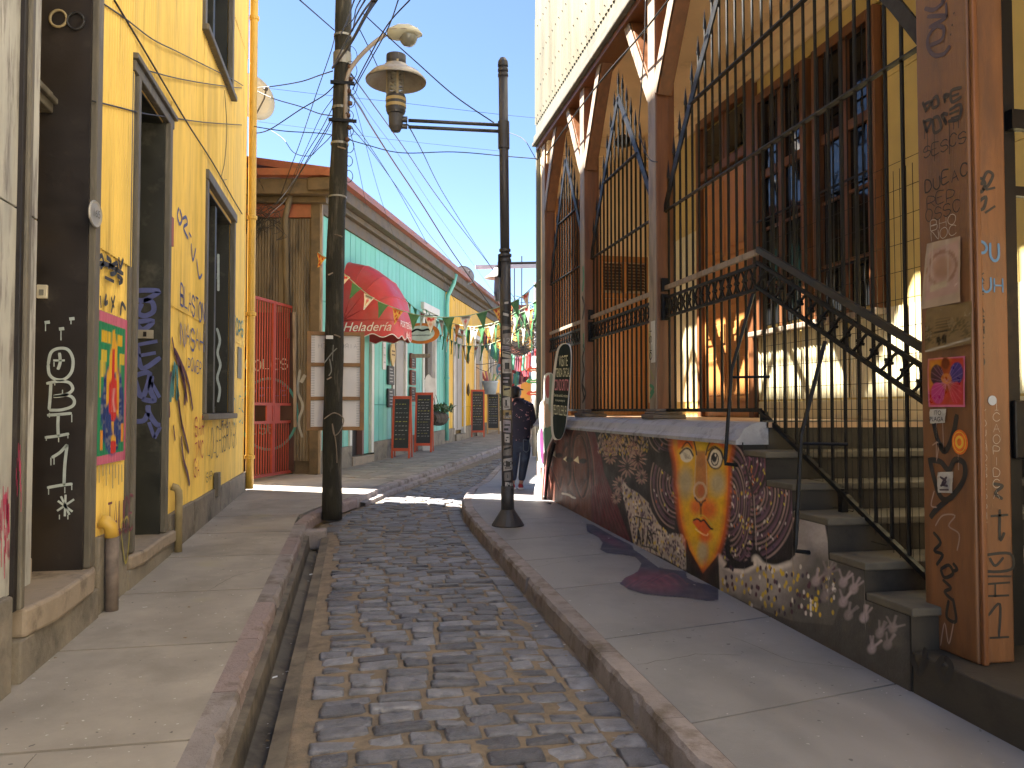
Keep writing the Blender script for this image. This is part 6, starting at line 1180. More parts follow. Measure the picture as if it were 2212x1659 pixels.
# ---------------------------------------------------------------- signs and boards on the shop fronts
m_frr = M('orange_red_frame', (0.50, 0.075, 0.03), 0.5, 0.2, 5, bump=0.1); m_chalk = M('blackboard', (0.028, 0.030, 0.033), 0.6, 0.3, 6); m_cht = M('chalk', (0.34, 0.34, 0.33), 0.7, bump=0); m_chy = M('chalk_yellow', (0.45, 0.42, 0.08), 0.7, bump=0)
def a_board(s_, o_, hgt, wid, label, mat=m_frr, turn=0.15, lean=0.16, lines=9, seed=0):
    base = Tp(s_, o_, gs(s_)); wm = Matrix.Translation(base) @ Matrix.Rotation(-A+turn, 4, 'Z')
    # local: x to the right seen from the street corner, y away, z up
    t = thing('chalkboard_stand', label, 'sign', world=wm)
    def lb(name, a, b, z0, z1, y0, y1, mt, par=t):
        mb = MB()
        f = lambda x, y, z: (x, y+z*lean, z)
        vs = [f(x, y, z) for z in (z0, z1) for x, y in ((a, y0), (b, y0), (b, y1), (a, y1))]
        mb.add(vs, [(0, 3, 2, 1), (4, 5, 6, 7), (0, 1, 5, 4), (1, 2, 6, 5), (2, 3, 7, 6), (3, 0, 4, 7)]); return obj(name, mb, mt, par, wm)
    w2 = wid/2
    for x in (-w2, w2-0.05): lb('frame_side', x, x+0.05, 0, hgt, 0, 0.03, mat)
    lb('frame_rail', -w2+0.051, w2-0.051, hgt-0.07, hgt-0.001, 0.001, 0.029, mat); lb('frame_rail', -w2+0.051, w2-0.051, 0.17, 0.24, 0.001, 0.029, mat)
    bd = lb('blackboard', -w2+0.051, w2-0.051, 0.241, hgt-0.071, 0.010, 0.022, m_chalk)
    Rl = random.Random(seed); z = hgt-0.2; k = 0
    while z > 0.36 and k < lines:
        mb = MB(); x = -w2+0.08
        while x < w2-0.11:
            l = Rl.uniform(0.03, 0.07); mb.ribbon([(x, 0.008+z*lean, z), (x+min(l, w2-0.08-x), 0.008+(z+0.004)*lean, z+0.004)], Rl.uniform(0.010, 0.022), (0, -1, 0)); x += l+Rl.uniform(0.01, 0.05)
        obj('chalk_line', mb, m_chy if k % 4 == 0 else m_cht, bd, wm, kind='stuff'); z -= (hgt-0.55)/lines; k += 1
    for x in (-w2, w2-0.04): mb = MB(); mb.beam((x+0.02, 0.45, 0.0), (x+0.02, hgt*lean+0.03, hgt-0.05), 0.03, 0.04); obj('back_leg', mb, mat, t, wm)
    return t
a_board(4.02, 0.42, 1.50, 0.46, 'orange framed chalkboard stand left of the grey shop door', turn=0.12, seed=1)
a_board(6.15, 0.40, 1.60, 0.48, 'orange framed chalkboard stand with dense white writing, between grey door and barred window', turn=0.12, lines=14, seed=2)
a_board(14.2, 0.30, 1.75, 0.5, 'tall red chalkboard leaning on the yellow shop front', turn=0.2, lines=12, seed=3)
a_board(16.6, 0.45, 1.65, 0.5, 'thin chalkboard with pale wooden frame tilted before the yellow shop', M('pale_frame', (0.40, 0.26, 0.12), 0.6), turn=0.2, lines=12, seed=4)
# small boards hung by the doors
def hang(s_, z_, w_, h_, mat, label, name='wall_sign', o_=0.06, txt=0, rim=None):
    wm = TM @ Matrix.Translation((s_, 0, z_)); t = thing(name, label, 'sign', world=wm)
    mb = MB(); mb.box((-w_/2, -o_-0.02, -h_/2), (w_/2, -o_+0.03, h_/2)); bd = obj('board', mb, mat, t, wm, bevel=0.006)
    if rim:
        for a, b, c_, d_ in ((-w_/2-0.03, -w_/2, -h_/2-0.03, h_/2+0.03), (w_/2, w_/2+0.03, -h_/2-0.03, h_/2+0.03), (-w_/2, w_/2, h_/2, h_/2+0.03), (-w_/2, w_/2, -h_/2-0.03, -h_/2)): mb = MB(); mb.box((a, -o_-0.03, c_), (b, -o_+0.03, d_)); obj('frame', mb, rim, t, wm)
    for k in range(txt): mb = MB(); z = h_/2-h_*(k+1)/(txt+1); mb.ribbon([(-w_*0.36, -o_-0.024, z), (w_*(0.1+0.25*((k*7) % 3)/2), -o_-0.024, z)], h_*0.07, (0, -1, 0)); obj('print', mb, m_cht, bd, wm)
    return t
for z_, n_ in ((2.55, 'upper'), (2.10, 'middle'), (1.65, 'lower')): hang(6.35, z_, 0.36, 0.34, m_chalk, f'small red framed blackboard, {n_} of three beside the grey door', 'menu_board', 0.06, 4, M('red_brown_frame', (0.20, 0.05, 0.03), 0.5))
hang(4.42, 2.08, 0.46, 0.46, m_chalk, 'upper crumpled black slate menu left of the dark door gap', 'menu_board', 0.05, 5); hang(4.42, 1.52, 0.48, 0.46, m_chalk, 'lower crumpled black slate menu left of the dark door gap', 'menu_board', 0.05, 5)
wm = TM @ Matrix.Translation((4.45, -0.07, 2.62)); t = thing('cone_plaque', 'round wooden plaque shaped like an ice cream above the slate menus', 'sign', world=wm)
mb = MB(); mb.ext([(0.20*math.cos(a), 0, 0.26*math.sin(a)-(0.05 if math.sin(a) < -0.9 else 0)) for a in np.linspace(0, 6.283, 24)[:-1]], (0, -0.03, 0)); obj('plate', mb, M('tan_plaque', (0.50, 0.34, 0.14), 0.5), t, wm)
for z in (0.06, -0.03): mb = MB(); mb.ribbon([(-0.13, -0.034, z), (0.13, -0.034, z)], 0.05, (0, -1, 0)); obj('print', mb, m_brown, t, wm)
hang(3.95, 2.55, 0.22, 0.7, M('pale_poster', (0.55, 0.5, 0.5), 0.6), 'narrow red and white paper poster on the turquoise boards', 'wall_poster', 0.02, 3)
# oval hanging sign with orange rim
def hung_disc(c, ax, rx, rz, rim, cen, label, name, wall):
    """disc hanging square to the wall; c centre, ax horizontal direction of its face"""
    ax = Vector(ax).normalized(); nn = ax.cross(Vector((0, 0, 1))).normalized(); t = thing(name, label, 'sign', c)
    E_ = lambda r, o: [c+ax*(r*rx*math.cos(a))+Vector((0, 0, r*rz*math.sin(a)))+nn*o for a in np.linspace(0, 2*math.pi, 33)[:-1]]
    mb = MB(); mb.ext(E_(1.0, 0.015), nn*-0.03); obj('rim', mb, rim, t); mb = MB(); mb.ext(E_(0.74, 0.020), nn*-0.04); ce = obj('face', mb, cen, t)
    mb = MB()
    for q in (-0.4, 0.4): mb.tube([c+ax*(rx*q)+Vector((0, 0, rz*0.9)), c+ax*(rx*q)+Vector((0, 0, rz+0.18))], 0.006, 4)
    mb.tube([c-ax*(rx*1.0)+Vector((0, 0, rz+0.18)), c+ax*(rx*0.9)+Vector((0, 0, rz+0.18))], 0.012, 5); obj('bracket', mb, m_iron, t)
    return t, ce, nn
fc = Vector((math.cos(YAW), -math.sin(YAW), 0))
t, ce, nn = hung_disc(Tp(5.35, 0.55, 3.20), dN, 0.50, 0.27, M('orange_rim_paint', (0.55, 0.16, 0.02), 0.5), M('pale_mint_face', (0.50, 0.58, 0.54), 0.5), 'oval hanging sign with thick orange rim and pale centre', 'hanging_sign', None)
cS = Tp(5.35, 0.55, 3.20); mb = MB(); mb.ribbon(cat_rom([cS+dN*a+Vector((0, 0, b))-dU*0.03 for a, b in ((-0.25, 0.03), (-0.1, 0.10), (0.05, 0.07), (0.2, 0.10), (0.30, 0.05))], 5), 0.05, -dU); obj('emblem', mb, m_iron, ce)
mb = MB(); mb.ribbon(cat_rom([cS+dN*(-0.27+0.54*i/30)+Vector((0, 0, -0.05+0.014*(-1)**i))-dU*0.03 for i in range(31)], 2), 0.010, -dU); obj('lettering', mb, m_iron, ce)
mb = MB(); mb.box((-0.26, -0.01, -0.05), (0.26, 0.01, 0.05)); tag(obj('name_board', mb, m_oldwood_litface, None, Matrix.Translation(Tp(5.35, 0.55, 2.62)) @ Matrix.Rotation(-A, 4, 'Z')), 'small plain wooden board hanging under the oval sign', 'sign')
t, ce, nn = hung_disc(Tp(17.3, 0.75, 2.86), dN, 0.42, 0.46, M('white_disc_rim', (0.6, 0.6, 0.58), 0.5), M('blue_disc', (0.10, 0.27, 0.48), 0.5), 'round blue hanging sign with painted ice cream scoops', 'hanging_sign', None)
cS = Tp(17.3, 0.75, 2.86); ov = -dU*0.035
for a, b, r_, c_ in ((-0.14, 0.03, 0.09, (0.55, 0.22, 0.3)), (0.0, 0.03, 0.10, (0.35, 0.5, 0.2)), (0.14, 0.03, 0.09, (0.45, 0.13, 0.08)), (-0.05, 0.13, 0.08, (0.7, 0.62, 0.4)), (0.07, 0.13, 0.08, (0.6, 0.4, 0.25))):
    mb = MB(); mb.ext([cS+ov+dN*(a+r_*math.cos(q))+Vector((0, 0, b+r_*math.sin(q))) for q in np.linspace(0, 6.283, 14)[:-1]], -dU*0.004); obj('scoop', mb, M('scoop_%d' % int(c_[0]*100), c_, 0.5, bump=0), ce); ov = ov-dU*0.002
mb = MB(); mb.ribbon([cS+ov+dN*-0.2+Vector((0, 0, -0.05)), cS+ov+dN*0.2+Vector((0, 0, -0.05))], 0.06, -dU); mb.ribbon([cS+ov+dN*-0.22+Vector((0, 0, -0.16)), cS+ov+dN*0.22+Vector((0, 0, -0.16))], 0.10, -dU); pl_ = obj('banner', mb, m_wl, ce)
font('lettering', 'Rollados', cS+ov-dU*0.006+Vector((0, 0, -0.16)), dN, (0, 0, 1), 0.12, M('red_script', (0.4, 0.05, 0.05), 0.5, bump=0), ce, shear=0.3)
# bucket sign with rolls
c = Tp(16.45, 0.35, 1.85); bk = thing('bucket_sign', 'pale blue bucket with coloured rolls mounted above the tilted chalkboard', 'sign', c)
mb = MB(); mb.lathe([(0.0, 0.0), (0.22, 0.0), (0.30, 0.45), (0.33, 0.47), (0.33, 0.52), (0.28, 0.52), (0.26, 0.4)], 14, (c.x, c.y, c.z), cap=False); obj('bucket', mb, M('pale_blue_bucket', (0.42, 0.50, 0.58), 0.5), bk, smooth=True)
for k, c_ in enumerate(((0.5, 0.12, 0.1), (0.55, 0.2, 0.2), (0.6, 0.5, 0.35), (0.35, 0.5, 0.25), (0.3, 0.4, 0.3))):
    mb = MB(); x = -0.18+0.09*k; mb.tube([c+dN*x*0.8+Vector((0, 0, 0.4)), c+dN*x*2.0+Vector((0, 0, 0.95-0.05*k))], 0.05, 7); obj('roll', mb, M('roll_%d' % k, c_, 0.6), bk)
# cut-out figure boards and planters
def cutout(name, label, c, ax, pts, th_, mat, parts=()):
    ax = Vector(ax).normalized(); nn = ax.cross(Vector((0, 0, 1))).normalized(); t = thing(name, label, 'sign', c)
    mb = MB(); mb.ext([q for q in cat_rom([c+ax*a+Vector((0, 0, b)) for a, b in pts], 4, True)], nn*th_); obj('board', mb, mat, t)
    for i, (pp, m_) in enumerate(parts):
        mb = MB(); mb.ext([q-nn*(0.004*(i+1)) for q in cat_rom([c+ax*a+Vector((0, 0, b)) for a, b in pp], 4, True)], nn*-0.003); obj('painted_area', mb, m_, t)
    return t, ax, nn
m_skin2 = M('tan_board_paint', (0.52, 0.33, 0.20), 0.5); m_mint = M('mint_paint', (0.30, 0.48, 0.36), 0.5)
cutout('standing_cutout', 'tall thin painted cutout figure with white bubble, standing by the barred window', Tp(6.85, 0.30, gs(6.9)), dN*0.8+dU*0.6, [(-0.10, 0.0), (0.16, 0.0), (0.14, 0.5), (0.20, 1.0), (0.17, 1.4), (0.28, 1.55), (0.26, 1.95), (0.16, 2.0), (0.06, 2.1), (-0.05, 1.9), (-0.02, 1.3), (-0.06, 0.6)], 0.02, M('white_cutout', (0.55, 0.52, 0.48), 0.5),
       (([(-0.04, 0.05), (0.10, 0.05), (0.10, 0.5), (0.0, 0.5)], m_skin2), ([(0.0, 0.52), (0.12, 0.52), (0.14, 0.95), (0.0, 0.95)], m_chalk), ([(0.0, 0.97), (0.14, 0.97), (0.14, 1.3), (0.0, 1.3)], m_red), ([(0.0, 1.35), (0.12, 1.35), (0.10, 1.95), (0.02, 1.95)], m_skin2)))
cutout('standing_cutout', 'striped painted cutout board beside the leafy planter on the yellow wall', Tp(19.9, 0.25, gs(20)), dN*0.8+dU*0.6, [(-0.12, 0.0), (0.14, 0.0), (0.20, 0.9), (0.30, 1.7), (0.26, 2.2), (0.06, 2.75), (-0.06, 2.6), (-0.14, 1.6)], 0.02, M('white_cutout2', (0.55, 0.52, 0.48), 0.5),
       (([(-0.06, 0.05), (0.10, 0.05), (0.12, 0.9), (-0.06, 0.9)], m_brown), ([(-0.04, 1.0), (0.18, 1.0), (0.24, 1.6), (-0.06, 1.6)], m_mint)))
R = random.Random(21)
def leaf_mass(c, rx, ry, rz, n, lmin, lmax, up=0.0):
    mb = MB()
    for _ in range(n):
        a = R.uniform(0, 6.28); r_ = R.random()**0.5; p_ = c+Vector((rx*r_*math.cos(a), ry*r_*math.sin(a), rz*R.uniform(0, 1)))
        d = Vector((R.uniform(-1, 1), R.uniform(-1, 1), R.uniform(-0.3, 1)+up)).normalized(); l = R.uniform(lmin, lmax); s = d.cross(Vector((R.uniform(-1, 1), R.uniform(-1, 1), 0.3))).normalized()*l*0.16
        mb.add([p_, p_+d*l*0.5+s, p_+d*l+Vector((0, 0, -l*0.2)), p_+d*l*0.5-s], [(0, 1, 2, 3)])
    return mb
m_leaf = M('planter_leaf', (0.06, 0.11, 0.035), 0.5, 0.4, 9, bump=0, rand=0.35, island=True)
def planter(s_, z_, label, n, tall):
    c = Tp(s_, 0.25, z_); t = thing('log_planter', label, 'planter', c); mb = MB(); rr = random.Random(int(s_)); P = [c+dU*(-0.75+0.15*k)+Vector((0, 0, 0.02*math.sin(k*2.1))) for k in range(11)]
    mb.tube(P, [0.16+0.06*math.sin(math.pi*k/10)+rr.uniform(-0.015, 0.015) for k in range(11)], 10); obj('log', mb, M('dark_bark', (0.055, 0.042, 0.03), 0.85, 0.4, 8, bump=0.7, bscale=18, bdist=0.03), t)
    obj('foliage', leaf_mass(c+Vector((0, 0, 0.14)), 0.5, 0.5, tall, n, 0.10, 0.26, 0.5), m_leaf, t)
    for k in range(3): mb = MB(); q = c+dU*(-0.4+0.4*k); mb.tube([q+Vector((0, 0, 0.15)), q+dU*-0.15-dN*0.15+Vector((0, 0, 0.75))], 0.008, 4); obj('wire_hanger', mb, m_iron, t)
planter(8.4, 0.98, 'hollow log planter with small spiky plants under the barred window', 170, 0.18); planter(18.7, 0.95, 'log planter with bushy plant under the yellow shop window', 420, 0.75)
# ---------------------------------------------------------------- canvas banner seen from behind, tied to the pole
m_pine = M('pine_batten', (0.30, 0.155, 0.055), 0.6, 0.25, 5, (1, 1, 1), bump=0.15); m_canvas = M('white_canvas_back', (0.84, 0.79, 0.76), 0.7, 0.08, 2, bump=0.1)
bf = thing('banner_frame', 'wooden frame with white canvas panels tied behind the utility pole', 'sign', (-0.28, 10.95, 1.23))
x0, x1, z0, z1, yb = -0.65, 0.10, 1.23, 2.55, 10.90
for a, b in ((x0, x0+0.055), (x1-0.055, x1)): mb = MB(); mb.box((a, yb, z0), (b, yb+0.035, z1)); obj('stile', mb, m_pine, bf, bevel=0.004)
for z in (z0, z0+0.40, z0+0.85, z1-0.055): mb = MB(); mb.box((x0+0.056, yb+0.002, z), (x1-0.056, yb+0.033, z+0.05)); obj('cross_rail', mb, m_pine, bf, bevel=0.004)
mb = MB(); mb.box((x0+0.02, yb+0.036, z0+0.01), (x1-0.02, yb+0.042, z1-0.01)); cv = obj('canvas', mb, m_canvas, bf)
for a, s in ((x0+0.056, 1), (x1-0.056, -1)):
    mb = MB()
    for z in np.arange(z0+0.07, z1-0.06, 0.022): mb.ribbon([(a, yb+0.0345, z), (a+s*0.045, yb+0.0345, z)], 0.007, (0, -1, 0))
    obj('lacing', mb, M('grey_lace', (0.30, 0.29, 0.28), 0.7, bump=0), cv, kind='stuff')
write('print_through', 'AIREDALEH', (x1-0.10, yb+0.0340, z1-0.22), (-1, 0, 0), (0, 0, 1), 0.055, M('faint_ink', (0.34, 0.32, 0.33), 0.7, bump=0), cv, 0.7, 0.08, 0.35, nrm=(0, -1, 0))
# ---------------------------------------------------------------- wooden utility pole with cobra-head lamp
m_pole = M('tarred_pole_wood', (0.030, 0.028, 0.019), 0.7, 0.5, 5, (3, 3, 0.4), bump=0.5, bscale=22, bstretch=(4, 4, 0.4), bdist=0.03, stain=(0.13, 0.115, 0.085), stain_scale=4.0, stain_stretch=(3, 3, 0.45), stain_at=(0.54, 0.70))
up_ = thing('utility_pole', 'dark leaning wooden utility pole standing on the left kerb', 'utility pole', (-0.30, 10.66, gr(10.66)))
pb_ = [(-0.30, 10.66, gr(10.66)-0.1), (-0.305, 10.66, 1.0), (-0.29, 10.66, 2.2), (-0.285, 10.66, 3.4), (-0.25, 10.66, 4.6), (-0.215, 10.66, 5.8), (-0.20, 10.66, 7.0), (-0.19, 10.66, 9.0)]
mb = MB(); mb.tube(cat_rom(pb_, 4), [0.128-0.028*i/28+0.004*math.sin(i*1.7) for i in range(29)], 16); obj('trunk', mb, m_pole, up_, smooth=True)
m_band = M('steel_band', (0.30, 0.29, 0.26), 0.45, metal=0.5, bump=0.1)
def pole_x(z):
    for a, b in zip(pb_[:-1], pb_[1:]):
        if a[2] <= z <= b[2]: return a[0]+(b[0]-a[0])*(z-a[2])/(b[2]-a[2])
    return -0.2
for z, h in ((6.42, 0.03), (6.05, 0.16), (4.98, 0.03), (4.28, 0.02), (5.45, 0.035)): mb = MB(); mb.lathe([(0.117, 0), (0.119, 0.003), (0.119, h), (0.117, h+0.003)], 16, (pole_x(z), 10.66, z), cap=False); obj('band', mb, m_band, up_)
for z, s in ((3.75, 1), (3.25, -1), (2.45, 1), (1.9, -1), (4.9, 1)): mb = MB(); mb.tube([(pole_x(z)-0.02, 10.66-0.10, z+0.03), (pole_x(z)+s*0.06, 10.66-0.145, z), (pole_x(z)+s*0.08, 10.66-0.15, z-0.01)], 0.010, 5); obj('climbing_peg', mb, m_oldwood_litface, up_)
mb = MB(); mb.box((-0.36, 10.52, 5.75), (-0.05, 10.56, 5.79)); obj('bracket', mb, m_iron, up_); mb = MB(); mb.box((-0.38, 10.50, 5.25), (-0.02, 10.54, 5.285)); obj('bracket', mb, m_iron, up_)
for k in range(7): mb = MB(); z = 5.0+0.16*k; mb.lathe([(0.012, 0), (0.03, 0.01), (0.03, 0.05), (0.012, 0.06)], 8, (pole_x(z)+0.10+0.02*(k % 2), 10.55, z)); obj('insulator', mb, M('brown_insulator', (0.10, 0.05, 0.035), 0.3, bump=0), up_, smooth=True)
R = random.Random(4)
for k in range(9):
    c = Vector((pole_x(5.2+0.1*k)+0.12, 10.56, 4.55+0.2*k)); rr_ = R.uniform(0.06, 0.14); P = [c+Vector((rr_*0.6*math.cos(a), 0.02*math.sin(a*2), rr_*math.sin(a))) for a in np.linspace(0, 6.28, 14)]
    mb = MB(); mb.tube(P, 0.005, 4); obj('cable_loop', mb, m_cable, up_)
strokes('paint_marks', [[(700, 785), (715, 765), (728, 752)], [(712, 775), (716, 800), (710, 812)], [(720, 745), (718, 780)]], lambda x, y: ony(x, y, 10.66-0.131), (0, -1, 0), 0.014, M('faded_chalk_paint', (0.22, 0.22, 0.20), 0.8), up_)
mb = MB(); a = ony(711, 728, 10.527); mb.box((a.x-0.04, 10.522, a.z-0.025), (a.x+0.05, 10.532, a.z+0.02)); obj('sticker', mb, M('white_label', (0.6, 0.6, 0.6), 0.5, bump=0), up_)
mb = MB(); P = [ony(x, y, 10.515) for x, y in ((700, 905), (722, 892), (742, 905), (735, 930), (722, 940), (718, 915), (726, 960), (728, 1000))]; mb.tube(cat_rom(P, 5), 0.007, 5); obj('rope', mb, m_oldwood_litface, up_)
# cobra head
m_lampb = M('pale_lamp_body', (0.50, 0.49, 0.38), 0.4, 0.12, 5, bump=0.05, stain=(0.30, 0.28, 0.18), stain_scale=7, stain_at=(0.58, 0.75)); m_arm = M('grey_arm', (0.33, 0.28, 0.24), 0.5)
sl_ = thing('street_light', 'pale cobra head street light on a curved arm of the wooden pole', 'street light', ony(746, 215, 10.55))
mb = MB(); mb.tube(cat_rom([ony(x, y, 10.55) for x, y in ((746, 260), (747, 205), (752, 160), (775, 125), (805, 95), (832, 75))], 5), 0.028, 8); obj('arm', mb, m_arm, sl_, smooth=True)
c0 = ony(836, 72, 10.55); c1 = ony(912, 72, 10.55); Lx = (c1-c0).length
mb = MB(); sec = []
for t, hw, up, dn in ((0, 0.05, 0.03, 0.05), (0.06, 0.08, 0.06, 0.08), (0.3, 0.14, 0.115, 0.08), (0.6, 0.155, 0.125, 0.045), (0.85, 0.11, 0.09, 0.02), (1.0, 0.02, 0.025, -0.01)):
    for a in np.linspace(0, 2*math.pi, 13)[:-1]: s_, c_ = math.sin(a), math.cos(a); sec.append((c0.x+Lx*t, c0.y+hw*c_, c0.z+(up if s_ > 0 else dn)*s_+0.01))
mb.v = sec
for i in range(5):
    for k in range(12): mb.f.append((i*12+k, i*12+(k+1) % 12, (i+1)*12+(k+1) % 12, (i+1)*12+k))
mb.f += [tuple(range(12)), tuple(60+k for k in range(12))]; hd = fix_normals(obj('head', mb, m_lampb, sl_, smooth=True))
mb = MB(); prof = [(0.001, -0.125), (0.06, -0.115), (0.10, -0.08), (0.12, -0.03), (0.125, 0.0)]; mb.lathe(prof, 16, (c0.x+Lx*0.60, c0.y, c0.z-0.025), cap=False); obj('lens', mb, M('lamp_lens', (0.20, 0.20, 0.17), 0.10, 0.2, 10, bump=0.05), sl_, smooth=True)
mb = MB(); mb.tube([(c0.x+0.03, c0.y-0.10, c0.z+0.02), (c0.x+Lx*0.5, c0.y-0.158, c0.z+0.012), (c0.x+Lx*0.95, c0.y-0.06, c0.z+0.012)], 0.006, 4); obj('seam', mb, m_arm, hd)
# ---------------------------------------------------------------- sticker covered lamp post with lantern
m_lp = M('dark_grey_post_paint', (0.052, 0.050, 0.055), 0.45, 0.25, 5, bump=0.1, bscale=30, stain=(0.10, 0.095, 0.09), stain_scale=6, stain_at=(0.6, 0.75))
lp = thing('lamp_post', 'dark grey lamp post covered in stickers, with conical foot and hanging lantern arm', 'lamp post', (1.74, 9.18, gr(9.18)))
b0 = Vector((1.735, 9.18, gr(9.18))); tp = Vector((1.675, 9.18, 5.62)); dz = (tp-b0)
at = lambda z: b0+dz*((z-b0.z)/dz.z)
mb = MB(); mb.lathe([(0.185, 0.0), (0.19, 0.01), (0.075, 0.19), (0.072, 0.26)], 20, tuple(b0)); obj('foot', mb, m_lp, lp, smooth=False)
mb = MB(); mb.tube([at(z) for z in (0.35, 0.62)], 0.076, 20); obj('sleeve', mb, m_lp, lp, smooth=True)
mb = MB(); mb.tube([at(z) for z in (0.3, 1.2, 2.2, 3.32)], 0.066, 20); sh = obj('shaft', mb, m_lp, lp, smooth=True); mb = MB(); mb.tube([at(3.30), at(5.58)], 0.055, 20); obj('upper_shaft', mb, m_lp, lp, smooth=True)
for z, r_ in ((3.24, 0.074), (3.30, 0.078), (3.36, 0.068), (5.44, 0.062), (5.50, 0.062), (5.56, 0.062)): mb = MB(); mb.tube([at(z), at(z+0.028)], r_, 18); obj('collar', mb, m_lp, lp)
mb = MB(); mb.tube([at(5.58), at(5.62), at(5.66), at(5.675)], [0.060, 0.058, 0.035, 0.004], 18); obj('cap', mb, m_lp, lp); mb = MB(); mb.tube([at(4.58), at(4.90)], 0.068, 18); obj('arm_collar', mb, m_lp, lp, smooth=False)
mb = MB(); mb.tube([at(3.05)+Vector((-0.075, -0.02, 0)), at(3.32)+Vector((-0.07, -0.02, 0))], 0.018, 6); obj('clamp', mb, m_iron, lp)
ya = 9.18
for dzz in (0.0, -0.075):
    mb = MB(); a = ony(882, 262, ya); b = ony(1078, 270, ya); mb.tube([a+Vector((0, 0, dzz+0.01)), b+Vector((0, 0, dzz))], 0.020, 10); obj('arm', mb, m_lp, lp, smooth=True)
lx = ony(855, 270, ya).x; zt = lambda y: ony(855, y, ya).z; lc = (lx, ya, 0)
lan = MB(); lan.lathe([(0.0, zt(286)), (0.05, zt(284)), (0.078, zt(274)), (0.082, zt(262)), (0.085, zt(248)), (0.10, zt(246)), (0.112, zt(240)), (0.114, zt(210)), (0.104, zt(206))], 22, lc, cap=False); ln = obj('lantern_base', lan, m_lp, lp, smooth=False)
for y_ in (217, 230): mb = MB(); mb.lathe([(0.1155, zt(y_)-0.018), (0.118, zt(y_)-0.016), (0.118, zt(y_)+0.016), (0.1155, zt(y_)+0.018)], 22, lc, cap=False); obj('lantern_band', mb, M('tan_band', (0.42, 0.31, 0.14), 0.5), ln)
mb = MB(); mb.lathe([(0.098, zt(207)), (0.098, zt(146))], 22, lc, cap=False); obj('lantern_glass', mb, clear('lantern_glass'), ln, smooth=True)
mb = MB(); pr = []
for k in range(7): z = zt(204)+k*0.045; pr += [(0.030+0.006*k*0, z), (0.075-0.004*k, z+0.012), (0.034, z+0.03)]
mb.lathe(pr, 18, lc); obj('reflector_stack', mb, M('cloudy_glass', (0.32, 0.30, 0.25), 0.2), ln, smooth=True)
mb = MB(); mb.lathe([(0.345, zt(175)-0.012), (0.348, zt(174)), (0.28, zt(160)), (0.17, zt(152)), (0.155, zt(150)), (0.135, zt(142)), (0.10, zt(139)), (0.095, zt(139)-0.008), (0.15, zt(152)-0.01), (0.28, zt(162)-0.012), (0.34, zt(176)-0.012)], 36, lc, cap=False); obj('lantern_hat', mb, M('worn_hat_metal', (0.34, 0.31, 0.27), 0.4, 0.3, 6, bump=0.08, metal=0.25, stain=(0.16, 0.12, 0.08), stain_scale=6, stain_at=(0.58, 0.72)), ln, smooth=True)
mb = MB(); mb.lathe([(0.0, zt(117)+0.01), (0.06, zt(117)+0.005), (0.112, zt(120)), (0.114, zt(134)), (0.10, zt(140))], 22, lc, cap=False); obj('lantern_cap', mb, m_lp, ln, smooth=False)
for dx, dy in ((0.012, -0.105), (-0.10, 0.03), (0.09, 0.05)): mb = MB(); mb.beam((lx+dx, ya+dy, zt(235)), (lx+dx, ya+dy, zt(122)), 0.022, 0.010, (0, 1, 0)); obj('lantern_strap', mb, M('brass_strap', (0.36, 0.29, 0.17), 0.4), ln)
mb = MB(); a = ony(878, 262, ya); mb.tube([(lx+0.07, ya, a.z+0.02), (a.x+0.01, ya, a.z+0.02)], 0.035, 10); mb.tube([(lx+0.07, ya, a.z-0.06), (a.x+0.01, ya, a.z-0.06)], 0.030, 10); obj('lantern_socket', mb, m_lp, ln)
# stickers wrapped on the shaft: (picture y, height in picture units, white share, width in radians)
def wrap(z0, z1, a0, a1, mat, r_=0.0675, name='sticker', tilt=0.0):
    mb = MB(); n = 8
    for i in range(n+1):
        a = a0+(a1-a0)*i/n
        for z in (z0, z1): c = at(z); mb.v.append((c.x+r_*math.sin(a), c.y-r_*math.cos(a), z+tilt*a))
    mb.f = [(2*i, 2*i+2, 2*i+3, 2*i+1) for i in range(n)]; return obj(name, mb, mat, lp, smooth=True)
R = random.Random(31); pals = [M('sticker_%d' % i, c_, 0.5, 0.25, 30, bump=0.05) for i, c_ in enumerate(((0.42, 0.40, 0.39), (0.30, 0.27, 0.31), (0.36, 0.34, 0.30), (0.025, 0.025, 0.028), (0.20, 0.18, 0.17), (0.30, 0.22, 0.10), (0.36, 0.33, 0.20)))]
zp = lambda y: ony(1092, y, 9.12).z
rows = [(648, 670, 3, -0.5, 0.6), (672, 700, 3, -0.8, 0.6), (705, 745, 4, -0.9, 0.9), (748, 757, 1, -1.0, 1.0), (760, 773, 2, -0.9, 0.8), (776, 806, 0, -0.9, 1.0), (808, 830, 3, -1.0, 0.6), (834, 856, 6, -0.8, 0.7), (858, 884, 0, -0.9, 0.5), (886, 905, 5, -0.9, 0.8), (908, 934, 1, -0.9, 0.6), (938, 956, 0, -0.6, 0.3), (962, 984, 4, -0.9, 0.7), (990, 1016, 0, -0.9, 0.9), (1042, 1062, 0, -0.6, 0.9), (1020, 1038, 4, -0.7, 0.5)]
